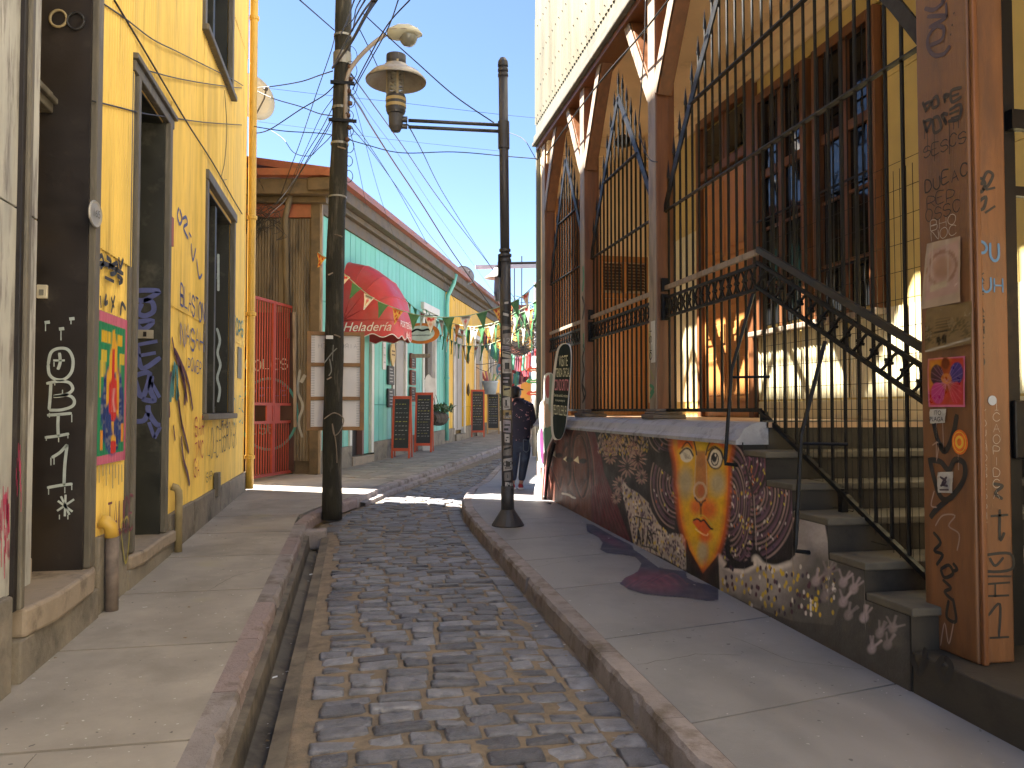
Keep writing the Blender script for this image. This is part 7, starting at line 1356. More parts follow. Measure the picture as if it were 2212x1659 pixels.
for i, (ya_, yb2, mi, a0, a1) in enumerate(rows):
    wrap(zp(yb2), zp(ya_), a0, a1, pals[mi], 0.0672+0.0002*(i % 3), tilt=R.uniform(-0.015, 0.015))
    hh = zp(ya_)-zp(yb2); k = R.randrange(3)
    if k == 0: wrap(zp(yb2)+hh*0.62, zp(yb2)+hh*0.82, a0+0.15, a1-0.2, pals[3] if mi != 3 else pals[0], 0.0681, 'sticker_print', R.uniform(-0.02, 0.02))
    elif k == 1: wrap(zp(yb2)+hh*0.2, zp(yb2)+hh*0.75, a0+0.5, a1-0.6, pals[3] if mi != 3 else pals[0], 0.0681, 'sticker_print', R.uniform(-0.03, 0.03)); wrap(zp(yb2)+hh*0.1, zp(yb2)+hh*0.3, a0+0.3, a1-0.3, pals[4], 0.0684, 'sticker_print')
    else: wrap(zp(yb2)+hh*0.15, zp(yb2)+hh*0.35, a0+0.2, a1-0.5, pals[3] if mi != 3 else pals[1], 0.0681, 'sticker_print'); wrap(zp(yb2)+hh*0.55, zp(yb2)+hh*0.68, a0+0.3, a1-0.2, pals[3] if mi != 3 else pals[1], 0.0681, 'sticker_print')
def lpt(t, y, h, mat): c = at(zp(y)); write('sticker_print', t, Vector((c.x-0.052, c.y-0.0705, zp(y))), (1, 0, 0), (0, 0, 1), h, mat, lp, 0.55, 0.16, 0.25, nrm=(0, -1, 0))
lpt('TATU', 1050, 0.036, g_blk); lpt('COINE', 1060, 0.030, g_blk); lpt('CAPO', 1006, 0.045, g_blk); lpt('VAM', 904, 0.04, pals[0]); lpt('12', 742, 0.06, pals[0])
# ---------------------------------------------------------------- far lamp post, far pole with cross arm, aerials
fp = thing('lamp_post', 'distant lamp post whose pale lantern hat shows beyond the shop roofs', 'lamp post', (5.55, 30.5, gr(30.5)))
c = ony(1076, 600, 30.0); mb = MB(); mb.tube([(c.x+0.30, 30.0, 0.4), (c.x+0.30, 30.0, c.z+0.9)], 0.07, 8); obj('shaft', mb, m_lp, fp); mb = MB(); mb.lathe([(0.52, -0.02), (0.30, 0.16), (0.20, 0.26), (0.16, 0.36), (0.10, 0.38)], 20, tuple(c), cap=False); obj('lantern_hat', mb, M('pale_hat', (0.55, 0.55, 0.52), 0.4), fp, smooth=True)
mb = MB(); mb.lathe([(0.12, -0.9), (0.17, -0.6), (0.16, -0.3), (0.14, 0.0), (0.14, 0.45)], 12, tuple(c)); obj('lantern_base', mb, m_lp, fp)
ep = thing('utility_pole', 'distant grey power pole with long steel cross arm beyond the bunting', 'utility pole', (8.2, 34, gr(34)))
a = ony(1160, 610, 34); mb = MB(); mb.tube([(a.x, 34, 0.4), (a.x, 34, a.z)], 0.13, 10); obj('trunk', mb, M('grey_concrete_pole', (0.33, 0.33, 0.36), 0.6), ep)
a = ony(1027, 577, 34); b = ony(1190, 574, 34); mb = MB(); mb.beam(a, b, 0.12, 0.16); obj('cross_arm', mb, M('galvanised_steel', (0.40, 0.40, 0.44), 0.5), ep)
a = ony(1075, 569, 34); b = ony(1190, 567, 34); mb = MB(); mb.tube([a, b], 0.06, 6); obj('upper_rod', mb, m_iron, ep)
for x, y0, y1 in ((1127, 553, 690), (1111, 570, 690)): mb = MB(); mb.tube([ony(x, y0, 38), ony(x, y1, 38)], 0.03, 5); tag(obj('aerial_mast', mb, m_lp), 'thin aerial mast rising beyond the bunting, %s of two' % ('taller' if y0 < 560 else 'shorter'), 'mast')
# ---------------------------------------------------------------- dishes
def dish(name, label, c, face, r_, arm_to, mat):
    t = thing(name, label, 'satellite dish', c); face = Vector(face).normalized(); wm = Matrix.Translation(c) @ face.to_track_quat('Z', 'Y').to_matrix().to_4x4()
    mb = MB(); mb.lathe([(0.0, -0.12*r_*2), (r_*0.4, -0.10*r_*2), (r_*0.75, -0.05*r_*2), (r_, 0.0), (r_*1.01, -0.01), (r_*0.75, -0.07*r_*2), (0.0, -0.14*r_*2)], 28, cap=False); obj('reflector', mb, mat, t, wm, smooth=True)
    mb = MB(); mb.tube([wm @ Vector((0, -r_*0.95, 0)), wm @ Vector((0, -r_*0.5, r_*0.9)), wm @ Vector((0, -r_*0.2, r_*1.1))], 0.015, 6); mb.tube([wm @ Vector((0, -r_*0.2, r_*1.1)), wm @ Vector((0, -r_*0.1, r_*0.98))], 0.035, 8); obj('feed_arm', mb, m_lp, t)
    mb = MB(); mb.tube([wm @ Vector((0, 0, -0.26*r_)), Vector(arm_to)], 0.025, 6); obj('mount', mb, m_lp, t); return t
cD = ony(546, 208, 14.3); dish('satellite_dish', 'pale satellite dish jutting out behind the yellow house corner', cD, (0.55, -0.8, 0.15), 0.42, cD+Vector((-0.55, 0.2, -0.5)), M('cream_dish', (0.42, 0.40, 0.33), 0.5))
cD = ony(1004, 594, 27.2); dish('satellite_dish', 'grey satellite dish standing on the turquoise and yellow roof edge', cD, (0.25, -0.9, 0.3), 0.36, cD+Vector((-0.3, 0.4, -0.75)), M('grey_dish', (0.24, 0.25, 0.25), 0.5))
# ---------------------------------------------------------------- overhead wires
def wire(pts, ya_, yb_, r_=0.008, label='', k=8):
    n = len(pts); mb = MB(); P = [ony(x, y, ya_+(yb_-ya_)*i/(n-1)) for i, (x, y) in enumerate(pts)]
    mb.tube(cat_rom(P, k) if n > 2 else P, r_, 5); o = obj('overhead_wire', mb, m_cable, smooth=True); o['label'] = label; o['category'] = 'wire'; o['group'] = 'overhead wires'
    return o
def c4(x, y): return (548.6+x/3.0, y/3.0)
W_ = [
 ([(297, 0), (400, 90), (520, 195)], 8.0, 10.5, 0.009, 'wire reaching the wooden pole from above the yellow house'),
 ([(530, 200), (500, 330), (400, 620), (300, 920), (240, 1080), (165, 1290)], 10.5, 15.6, 0.008, 'long wire from the pole down to the brown side wall'),
 ([(0, 570), (120, 560), (300, 530), (420, 490), (510, 460)], 14.0, 10.5, 0.010, 'wavy wire from the satellite dish to the pole'),
 ([(0, 580), (130, 640), (300, 690), (420, 735), (510, 750)], 14.0, 10.5, 0.009, 'lower wavy wire from the satellite dish to the pole'),
 ([(0, 865), (100, 840), (300, 710), (450, 620), (520, 555)], 13.5, 10.5, 0.010, 'wire climbing from the yellow corner to the pole'),
 ([(0, 820), (200, 850), (480, 870), (700, 930), (950, 990), (1300, 985), (1659, 1015), (1850, 1030)], 12.0, 11.5, 0.009, 'sagging wire crossing the street below the lantern'),
 ([(0, 785), (500, 850), (900, 905), (1650, 985)], 16.0, 16.0, 0.004, 'faint thin wire crossing the sky below the lantern'),
 ([(75, 570), (500, 620), (900, 660), (1580, 740), (1900, 770)], 14.0, 12.6, 0.004, 'thin wire crossing behind the lantern glass'),
 ([(630, 480), (760, 660), (960, 940), (1200, 1290), (1480, 1655), (1800, 2080)], 10.6, 30, 0.014, 'thick straight wire from the pole along the shop roofs'),
 ([(620, 600), (690, 700), (760, 820), (900, 1040), (1080, 1310), (1300, 1655), (1560, 2020)], 10.6, 28, 0.022, 'thick bundled cable from the pole along the shop roofs'),
 ([(600, 740), (720, 900), (920, 1210), (1080, 1500), (1160, 1659), (1300, 1950)], 10.6, 26, 0.008, 'wire sagging from the pole over the awning side'),
 ([(625, 820), (760, 980), (960, 1260), (1130, 1510), (1250, 1659), (1450, 1900)], 10.6, 28, 0.008, 'wire below the thick cable toward the dish'),
 ([(1000, 810), (1090, 980), (1220, 1240), (1420, 1560), (1490, 1659), (1700, 1980)], 9.2, 30, 0.010, 'wire falling away behind the lantern arm'),
 ([(640, 570), (760, 760), (950, 1020), (1150, 1330), (1380, 1655), (1600, 1960)], 10.6, 32, 0.006, 'thin wire parallel to the thick cable'),
 ([(650, 660), (720, 920), (790, 1180), (860, 1400), (950, 1650)], 10.6, 20, 0.005, 'thin wire from the pole to the teal eave'),
 ([(620, 830), (680, 1100), (740, 1390)], 10.6, 18, 0.006, 'thin wire dropping from the pole to the near teal eave'),
 ([(700, 80), (850, 220), (1050, 400), (1300, 620), (1555, 795)], 10.5, 9.2, 0.009, 'wire from the pole top to the lamp post arm collar'),
 ([(1010, 0), (860, 170), (720, 420), (640, 580)], 7.5, 10.6, 0.009, 'wire crossing over the cobra head lamp to the pole'),
 ([(935, 0), (870, 180), (760, 380), (670, 540)], 7.5, 10.6, 0.008, 'second wire crossing beside the cobra head lamp'),
 ([(680, 180), (760, 340), (805, 440), (930, 700), (1000, 815)], 10.6, 12, 0.008, 'wire passing behind the lantern hat'),
 ([(790, 0), (720, 110), (620, 290), (510, 440)], 6.0, 10.5, 0.020, 'dark bundled cable running over the top of the pole'),
 ([(770, 0), (700, 90), (600, 260), (520, 420)], 6.0, 10.5, 0.012, 'second bundled cable running over the top of the pole'),
 ([(720, 0), (660, 110), (640, 200)], 7.0, 10.5, 0.010, 'cable entering the pole top from the right'),
 ([(690, 0), (660, 60), (640, 130), (560, 200)], 7.0, 10.5, 0.008, 'thin cable entering the pole top from the right'),
 ([(650, 0), (600, 140), (560, 230)], 7.0, 10.5, 0.008, 'cable hugging the pole top'),
 ([(600, 730), (500, 880), (420, 960), (360, 1010), (260, 990), (190, 900), (110, 845)], 10.5, 13.8, 0.007, 'slack looping wire between the pole and the yellow corner'),
 ([(510, 640), (430, 760), (340, 960), (270, 1110), (215, 1240)], 10.5, 15.7, 0.006, 'upper wire of the fan between pole and side wall'),
 ([(508, 700), (430, 850), (320, 1030), (240, 1200), (140, 1330), (0, 1480)], 10.5, 15.0, 0.007, 'middle wire of the fan between pole and side wall'),
 ([(508, 760), (440, 880), (360, 1010), (270, 1160), (160, 1300), (0, 1420)], 10.5, 15.0, 0.008, 'lower wire of the fan between pole and side wall'),
 ([(505, 790), (430, 920), (300, 1120), (200, 1300), (100, 1400), (0, 1580)], 10.5, 15.0, 0.007, 'lowest wire of the fan ending behind the yellow pipe'),
 ([(0, 1060), (40, 1180), (75, 1250)], 14.0, 16.0, 0.006, 'short wire dropping over the brown eave'),
]
for pts, a, b, r_, lab in W_: wire([c4(*p) for p in pts], a, b, r_*0.85, lab)
# wires on the right house front
def rwire(pts, X, r_, lab):
    mb = MB(); mb.tube(cat_rom([onx(x, y, X) for x, y in pts], 6), r_, 5); o = obj('overhead_wire', mb, m_cable, smooth=True); tag(o, lab, 'wire', 'overhead wires')
rwire([(1180, 335), (1240, 250), (1310, 160), (1380, 80), (1440, 5), (1460, -20)], 2.78, 0.010, 'cable running up across the porch braces'); rwire([(1095, 285), (1130, 300), (1150, 330), (1160, 345), (1168, 320)], 2.7, 0.007, 'short looping wire at the porch house corner')
rwire([(1395, -5), (1392, 90), (1385, 200), (1381, 280), (1400, 340), (1420, 350)], 2.76, 0.006, 'thin wire hanging down before the porch braces')
# mass of cable ends on the brown side wall
R = random.Random(9); mb = MB()
for k in range(46):
    c = EM @ Vector((R.uniform(0.7, 1.3), -0.42, EH-0.05+R.uniform(-0.35, 0.15))); P = [c]
    for j in range(4): P.append(P[-1]+Vector((R.uniform(-0.22, 0.16), R.uniform(-0.03, 0.03), R.uniform(-0.16, 0.12))))
    mb.tube(cat_rom(P, 3), 0.006, 4)
o = obj('cable_tangle', mb, m_cable); tag(o, 'tangle of black cable ends under the brown eave', 'cables')
mb = MB()
for k in range(120):
    c = ony(R.uniform(1115, 1168), R.uniform(668, 790), 30); P = [c]
    for j in range(4): P.append(P[-1]+Vector((R.uniform(-0.7, 0.7), R.uniform(-0.1, 0.1), R.uniform(-0.35, 0.35))))
    mb.tube(cat_rom(P, 3), 0.014, 3)
o = obj('cable_tangle', mb, m_lp); tag(o, 'dense tangle of distant power cables behind the coloured tassels', 'cables')
# ---------------------------------------------------------------- bunting
def flag_mesh(kind):
    n = 12; P = []; F = []; cols = []; Rk = random.Random(kind)
    for i in range(n+1):
        t = i/n; w_ = 1-t
        for j in range(n+1): P.append((0.115*w_*(2*j/n-1), 0.012*math.sin(t*4+j*0.3), -0.26*t))
    for i in range(n):
        for j in range(n): q = i*(n+1)+j; F.append((q, q+1, q+n+2, q+n+1))
    x = np.array([p[0] for p in P]); z = np.array([p[2] for p in P])
    if kind == 0: p = Paint(x, z, (64, 116, 74))
    elif kind == 1:
        p = Paint(x, z, (222, 172, 84)); p.line([(-0.12, -0.012), (0.12, -0.012)], 0.03, (176, 100, 50), soft=0.01)
        for a, b in ((-0.05, -0.05), (0.04, -0.06), (-0.01, -0.11), (0.02, -0.17), (-0.02, -0.21)): p.ell(a, b, 0.022, 0.024, (176, 40, 30), soft=0.3)
        for a, b in ((0.0, -0.05), (0.03, -0.12), (-0.03, -0.14)): p.ell(a, b, 0.012, 0.012, (90, 80, 40), soft=0.4)
    elif kind == 2:
        p = Paint(x, z, (224, 214, 198)); p.line([(-0.05, -0.05), (-0.04, -0.03), (0.0, -0.05), (0.05, -0.035)], 0.045, (190, 34, 34), soft=0.015); p.ell(0.0, -0.12, 0.034, 0.034, (200, 160, 140), soft=0.3)
    else:
        p = Paint(x, z, (226, 220, 210)); p.line([(-0.07, -0.03), (0.07, -0.03)], 0.028, (60, 56, 56), soft=0.012); p.ell(0, -0.09, 0.032, 0.028, (206, 100, 110), soft=0.3); p.poly([(-0.022, -0.11), (0.022, -0.11), (0, -0.19)], (190, 140, 90), soft=0.01)
    me = bpy.data.meshes.new('flag'); me.from_pydata(P, [], F); ca = me.color_attributes.new('Col', 'FLOAT_COLOR', 'POINT'); cc = np.ones((len(P), 4), np.float32); cc[:, :3] = p.c; ca.data.foreach_set('color', cc.ravel())
    me.materials.append(MATS['flag_cloth']); return me
M('flag_cloth', (1, 1, 1), 0.6, 0.12, 20, bump=0.05, vcol=True)
FL = [flag_mesh(k) for k in range(4)]; R = random.Random(17)
def bunting(pts, ya, yb, label, start=0, sc=1.0):
    n = len(pts); K = cat_rom([ony(x, y, ya+(yb-ya)*i/(n-1)) for i, (x, y) in enumerate(pts)], 12)
    t = thing('bunting', label, 'bunting', K[0], 'bunting strings'); mb = MB(); mb.tube(K, 0.008, 5); obj('cord', mb, M('pale_green_cord', (0.30, 0.42, 0.28), 0.7, bump=0), t)
    step = 0.31*sc; acc = 0.1; k = start
    for a, b in zip(K[:-1], K[1:]):
        d = b-a; L_ = d.length; d.normalize()
        while acc < L_:
            p = a+d*acc; dh = Vector((d.x, d.y, 0)); hx = d; nn = dh.cross(Vector((0, 0, 1))).normalized(); tw = R.uniform(-0.35, 0.35); up = Vector((0, 0, 1)); zz = (up-hx*up.dot(hx)).normalized()*0.7+up*0.3; zz.normalize(); zz = (zz+nn*R.uniform(-0.2, 0.2)).normalized(); yy_ = zz.cross(hx).normalized(); hx2 = yy_.cross(zz)
            wm = Matrix(((hx2.x, yy_.x, zz.x, p.x), (hx2.y, yy_.y, zz.y, p.y), (hx2.z, yy_.z, zz.z, p.z), (0, 0, 0, 1))) @ Matrix.Diagonal((sc, 1, sc, 1))
            link('flag', FL[0 if k % 2 == 0 else (1, 2, 3)[(k//2) % 3]], t, wm); k += 1; acc += step
        acc -= L_
bunting([(688, 545), (742, 590), (800, 640), (860, 668), (926, 684), (1000, 683), (1053, 671), (1108, 652), (1135, 634), (1168, 603)], 15.7, 12.75, 'front bunting string of green and printed pennants starting at the turquoise corner', 1, 1.1)
bunting([(873, 643), (900, 668), (950, 690), (993, 702), (1030, 705), (1081, 693), (1120, 671), (1168, 645)], 20.6, 13.6, 'second bunting string starting above the oval orange sign', 0, 1.45)
bunting([(920, 668), (940, 690), (975, 708), (1010, 713), (1050, 708), (1085, 696), (1125, 676), (1168, 662)], 22.5, 14.5, 'third bunting string hanging just below the second', 2, 1.45)
bunting([(950, 722), (975, 735), (1001, 746), (1045, 746), (1082, 734), (1120, 712), (1168, 680)], 25.0, 16.0, 'lowest bunting string over the yellow shop doors', 1, 1.6)
bunting([(1096, 640), (1110, 662), (1125, 690), (1140, 720), (1150, 745)], 17.0, 19.0, 'short bunting string dropping steeply beside the lamp post', 0, 0.9)
tl = [(0.45, 0.05, 0.06), (0.10, 0.30, 0.32), (0.50, 0.20, 0.18), (0.16, 0.04, 0.07), (0.12, 0.36, 0.24), (0.06, 0.05, 0.09)]
for r_, (pts, ya, yb) in enumerate((([(1088, 772), (1110, 776), (1135, 783), (1166, 778)], 26, 22), ([(1090, 752), (1120, 770), (1166, 748)], 24, 20), ([(1088, 800), (1115, 806), (1150, 790)], 28, 26), ([(1040, 706), (1060, 738), (1085, 760)], 27, 25))):
    n = len(pts); K = cat_rom([ony(x, y, ya+(yb-ya)*i/(n-1)) for i, (x, y) in enumerate(pts)], 8); t = thing('tassel_string', ['string of coloured tassels before the salmon pink house', 'higher string of bright tassels below the power cables', 'lowest string of dark red tassels over the far street', 'short string of red tassels above the blue disc sign'][r_], 'tassel string', K[0], 'tassel strings')
    mb = MB(); mb.tube(K, 0.008, 4); obj('cord', mb, m_cable, t)
    for i in range(1, len(K)-1):
        c_ = tl[R.randrange(6)]; mb = MB(); q = K[i]; mb.tube([q, q-Vector((0, 0, 0.06)), q-Vector((0, 0, 0.12)), q-Vector((0, 0, 0.42))], [0.012, 0.045, 0.035, 0.065], 6); obj('tassel', mb, M('tassel_%d' % int(c_[0]*100), c_, 0.8, bump=0.1), t)
# small arrow signs on a white pipe at the far corner
ap = thing('arrow_sign_pole', 'white pipe with small red and green arrow signs beyond the porch corner', 'sign', ony(1157, 960, 19))
a = ony(1158, 770, 19); b = ony(1158, 985, 19); mb = MB(); mb.tube([b, a], 0.10, 10); obj('pipe', mb, M('white_pipe', (0.55, 0.55, 0.55), 0.5), ap, smooth=True)
for (y, c_) in ((799, 'red_arrow'), (824, 'green_arrow'), (850, 'red_arrow')):
    q = [ony(x, yy, 18.8) for x, yy in ((1137, y), (1142, y-5), (1170, y-5), (1170, y+4), (1142, y+4))]; mb = MB(); mb.ext(q, (0, 0.03, 0)); ar = obj('arrow_board', mb, M(c_, (0.50, 0.06, 0.03) if c_[0] == 'r' else (0.05, 0.30, 0.12), 0.5), ap)
    mb = MB(); mb.ribbon([ony(1146, y, 18.79), ony(1166, y, 18.79)], 0.035, (0, -1, 0)); obj('print', mb, m_wl, ar)
# ---------------------------------------------------------------- cut-out sign with speech bubble, leaning by the mural
sg0 = Vector((2.645, 11.30, gr(11.3))); sn = Vector((-1, -0.045, 0)).normalized(); su = Vector((0.045, -1, 0)).normalized()
def onp(x, y, off=0.0):
    d = Vector(ray(x, y)); o = Vector((0, 0, EYE)); P0 = sg0+sn*off; t_ = (P0-o).dot(sn)/d.dot(sn); return o+d*t_
cS = lambda a, b, off=0.0: onp(1124.6+0.23148*a, 724.2+0.23148*b, off)
sg = thing('cutout_sign', 'white edged cutout sign with dark green speech bubble leaning against the mural wall', 'sign', sg0)
m_wedge = M('white_sign_edge', (0.62, 0.61, 0.58), 0.5, bump=0.03); m_bub = M('dark_green_board', (0.014, 0.024, 0.020), 0.75, 0.15, 4, bump=0.05, spec=0.15)
def cut(name, pts, o0, o1, mat, par, k=4): mb = MB(); mb.ext(cat_rom([cS(a, b, o0) for a, b in pts], k, True), sn*(o1-o0)); return fix_normals(obj(name, mb, mat, par))
bub = [(392, 92), (430, 84), (458, 110), (468, 200), (462, 340), (448, 520), (432, 720), (410, 880), (378, 958), (345, 968), (318, 935), (306, 840), (306, 640), (320, 440), (340, 260), (362, 140)]
ctr = (390, 520)
big = lambda pts, s, c_=ctr: [(c_[0]+(a-c_[0])*(1+s*40/max(40, abs(a-c_[0]))), c_[1]+(b-c_[1])*(1+s*40/max(40, abs(b-c_[1])))) for a, b in pts]
cut('bubble_edge', big(bub, 0.24), 0.0, 0.022, m_wedge, sg); bb = cut('speech_bubble', bub, 0.0225, 0.027, m_bub, sg)
fig = [(232, 400), (248, 362), (275, 350), (300, 362), (306, 430), (312, 560), (306, 700), (300, 830), (318, 930), (262, 1040), (240, 1180), (218, 1235), (190, 1190), (172, 1060), (172, 930), (192, 860), (186, 760), (196, 640), (226, 580)]
fb = cut('figure_board', fig, -0.026, -0.002, m_wedge, sg)
for pts, mt in (([(240, 400), (262, 372), (272, 440), (262, 580), (238, 560), (232, 480)], M('plain_red', (0.42, 0.05, 0.05), 0.5, bump=0.03)), ([(274, 372), (298, 376), (298, 500), (292, 700), (262, 690), (268, 560)], M('plain_mint', (0.22, 0.30, 0.24), 0.5, bump=0.03)), ([(204, 650), (228, 610), (240, 700), (222, 860), (200, 860), (196, 760)], M('plain_peach', (0.58, 0.42, 0.33), 0.5, bump=0.03)),
                ([(184, 890), (204, 880), (214, 1000), (212, 1190), (196, 1170), (182, 1050)], M('plain_plum', (0.16, 0.035, 0.13), 0.5, bump=0.03)), ([(216, 880), (288, 850), (296, 930), (250, 1040), (228, 1100), (218, 1000)], M('plain_green', (0.07, 0.14, 0.09), 0.5, bump=0.03)), ([(216, 1110), (244, 1080), (230, 1190), (216, 1215)], M('plain_brown', (0.08, 0.03, 0.03), 0.5, bump=0.03)),
                ([(240, 640), (290, 710), (286, 830), (236, 850)], M('plain_tan', (0.42, 0.29, 0.20), 0.5, bump=0.03))):
    cut('painted_area', pts, -0.0015, 0.002, mt, fb)
cut('support_leg', [(168, 1180), (190, 1230), (200, 1400), (190, 1545), (150, 1545), (140, 1450), (165, 1330)], -0.026, -0.004, m_wedge, sg); cut('support_leg', [(212, 1240), (230, 1240), (216, 1400), (208, 1560), (196, 1560), (200, 1400)], -0.024, -0.006, M('peach_leg', (0.45, 0.30, 0.22), 0.5), sg)
mb = MB(); a = cS(240, 1230); mb.ext([cS(250, 1100, -0.06), cS(300, 1000, -0.06), cS(310, 1010, -0.06), cS(250, 1250, -0.06), cS(225, 1540, -0.06), cS(215, 1540, -0.06)], sn*-0.03); fix_normals(obj('rear_brace', mb, m_iron, sg))
mb = MB(); mb.beam(cS(190, 1555, 0.0), cS(280, 1580, 0.0), 0.03, 0.03); obj('foot_bar', mb, m_iron, sg)
ou = lambda x0, x1: (cS(x1, 300)-cS(x0, 300)).length
sc_ = ou(300, 400)/100
m_cr = M('cream_lettering', (0.80, 0.78, 0.55), 0.5, bump=0); m_pk = M('pink_lettering', (0.80, 0.26, 0.32), 0.5, bump=0)
def sgt(t, x, y, size, mat, wscale=1.0):
    o = font('lettering', t, (0, 0, 0), (1, 0, 0), (0, 1, 0), 1.0, mat, bb); me = o.data; xs_ = [v.co.x for v in me.vertices]; wid = max(xs_)-min(xs_); h_ = max(v.co.y for v in me.vertices)-min(v.co.y for v in me.vertices)
    W_t, H_t = size; fx = W_t*sc_/wid; fy = H_t*0.23148*11.4/FPX/h_; c_ = cS(x, y, 0.0285); skew = -0.12
    for v in me.vertices:
        q = c_+su*(v.co.x*fx)+Vector((0, 0, v.co.y*fy+skew*v.co.x*fx*0.3)); v.co = q
    return o
sgt('ViSiTE', 398, 245, (78, 95), m_cr); sgt('TiENDA OFiCiAL', 392, 352, (126, 78), m_cr); sgt('CONDORITO', 380, 470, (128, 100), m_pk); sgt('Diviértete usando las máscaras', 375, 563, (124, 26), m_cr); sgt('de los personajes de', 368, 608, (84, 26), m_cr); sgt('¡PELOTiLLEHUE!', 364, 705, (122, 110), m_cr)
mb = MB(); mb.lathe([(0.07, 0), (0.07, 0.05), (0.04, 0.08), (0.06, 0.13), (0.05, 0.19), (0.0, 0.21)], 12, (2.87, 12.2, 1.412)); obj('finial', mb, m_ochre, ph, smooth=True)
# ---------------------------------------------------------------- person seen from behind
F0 = gz(1117, 1056); rr = Vector((_r[0], _r[1], 0)); ff = Vector((-rr.y, rr.x, 0))
LP = lambda a, b, c_: F0+rr*a+ff*b+Vector((0, 0, c_))
def skin(name, verts, edges, rad, mat, parent, sub=2):
    me = bpy.data.meshes.new(name); bm = bmesh.new(); ly = bm.verts.layers.skin.verify(); vs = [bm.verts.new(LP(*v)) for v in verts]
    for v, r_ in zip(vs, rad): v[ly].radius = r_ if isinstance(r_, tuple) else (r_, r_)
    vs[0][ly].use_root = True
    for a, b in edges: bm.edges.new((vs[a], vs[b]))
    bm.to_mesh(me); bm.free(); me.materials.append(mat); o = link(name, me, parent); s = o.modifiers.new('skin', 'SKIN'); s.use_smooth_shade = True; q = o.modifiers.new('sub', 'SUBSURF'); q.levels = sub; q.render_levels = sub
    return o
pe = thing('person', 'person in dark floral hooded jacket and blue jeans walking away past the lamp post', 'person', F0)
m_skin = M('skin', (0.42, 0.23, 0.15), 0.5, 0.08, bump=0.03); m_jkt = M('navy_floral_cloth', (0.018, 0.016, 0.035), 0.75, 0.3, 8, bump=0.2, stain=(0.50, 0.26, 0.28), stain_scale=11, stain_at=(0.60, 0.63)); m_jean = M('blue_denim', (0.022, 0.032, 0.062), 0.8, 0.35, 5, bump=0.15, stain=(0.06, 0.085, 0.14), stain_scale=4, stain_at=(0.55, 0.8))
V = [(0.055, 0.0, 0.80), (0.06, 0.03, 0.98), (0.07, 0.07, 1.18), (0.06, 0.12, 1.33), (0.02, 0.17, 1.43), (-0.03, 0.21, 1.52), (-0.045, 0.22, 1.60),
     (-0.035, 0.0, 0.76), (-0.045, 0.05, 0.43), (-0.07, -0.02, 0.09), (-0.08, 0.12, 0.04), (0.15, 0.0, 0.76), (0.115, 0.06, 0.43), (0.065, -0.02, 0.09), (0.04, 0.12, 0.04),
     (-0.10, 0.12, 1.33), (-0.165, 0.16, 1.08), (-0.10, 0.36, 1.0), (0.21, 0.11, 1.32), (0.255, 0.08, 1.06), (0.17, 0.30, 0.97)]
Eg = [(0, 1), (1, 2), (2, 3), (3, 4), (4, 5), (5, 6), (0, 7), (7, 8), (8, 9), (9, 10), (0, 11), (11, 12), (12, 13), (13, 14), (3, 15), (15, 16), (16, 17), (3, 18), (18, 19), (19, 20)]
rad = [0.08, 0.08, 0.09, 0.08, 0.05, 0.085, 0.085, 0.06, 0.05, 0.035, 0.03, 0.075, 0.05, 0.035, 0.03, 0.05, 0.035, 0.025, 0.05, 0.035, 0.025]
body = skin('body', V, Eg, rad, m_skin, pe)
skin('jacket', [(0.058, -0.01, 0.68), (0.06, 0.03, 0.98), (0.07, 0.06, 1.18), (0.06, 0.11, 1.33), (0.03, 0.12, 1.42), (-0.10, 0.12, 1.335), (-0.175, 0.16, 1.08), (-0.11, 0.34, 1.0), (0.215, 0.11, 1.325), (0.262, 0.08, 1.06), (0.185, 0.28, 0.985)], [(0, 1), (1, 2), (2, 3), (3, 4), (3, 5), (5, 6), (6, 7), (3, 8), (8, 9), (9, 10)],
     [(0.18, 0.15), (0.175, 0.145), (0.19, 0.15), (0.165, 0.14), 0.105, 0.085, 0.07, 0.05, 0.085, 0.07, 0.05], m_jkt, body)
skin('hood', [(0.03, 0.03, 1.36), (0.02, 0.06, 1.43), (0.06, 0.03, 1.40)], [(0, 1), (0, 2)], [0.085, 0.07, 0.07], m_jkt, body)
skin('jeans', [(0.055, 0.01, 0.95), (0.055, -0.01, 0.74), (-0.035, 0.0, 0.66), (-0.045, 0.04, 0.42), (-0.068, -0.02, 0.12), (0.145, 0.0, 0.66), (0.115, 0.05, 0.42), (0.066, -0.02, 0.12)], [(0, 1), (1, 2), (2, 3), (3, 4), (1, 5), (5, 6), (6, 7)], [(0.12, 0.10), (0.165, 0.135), 0.105, 0.078, 0.058, 0.105, 0.078, 0.058], m_jean, body)
m_shoe = M('red_shoe', (0.42, 0.03, 0.035), 0.5); 
for x in (-0.07, 0.065):
    skin('shoe', [(x, -0.06, 0.045), (x-0.005, 0.02, 0.05), (x-0.012, 0.12, 0.035)], [(0, 1), (1, 2)], [0.045, 0.05, 0.036], m_shoe, body, 1); mb = MB(); mb.tube([LP(x, -0.10, 0.012), LP(x-0.012, 0.16, 0.012)], [0.05, 0.045], 8); o = obj('sole', mb, m_wl, body)
    mb2 = o.data
    for v in mb2.vertices: v.co.z = F0.z+0.012+(v.co.z-F0.z-0.012)*0.25
mb = skin('hair', [(-0.015, 0.15, 1.46), (-0.045, 0.19, 1.60), (-0.04, 0.22, 1.66)], [(0, 1), (1, 2)], [0.10, 0.13, 0.10], M('dark_hair', (0.012, 0.009, 0.008), 0.5, bump=0.3), body)
skin('hair_bun', [(0.07, 0.10, 1.60), (0.075, 0.10, 1.63)], [(0, 1)], [0.05, 0.045], MATS['dark_hair'], body); skin('hair_ribbon', [(-0.04, 0.12, 1.68), (-0.085, 0.12, 1.70)], [(0, 1)], [0.035, 0.03], m_shoe, body, 1)
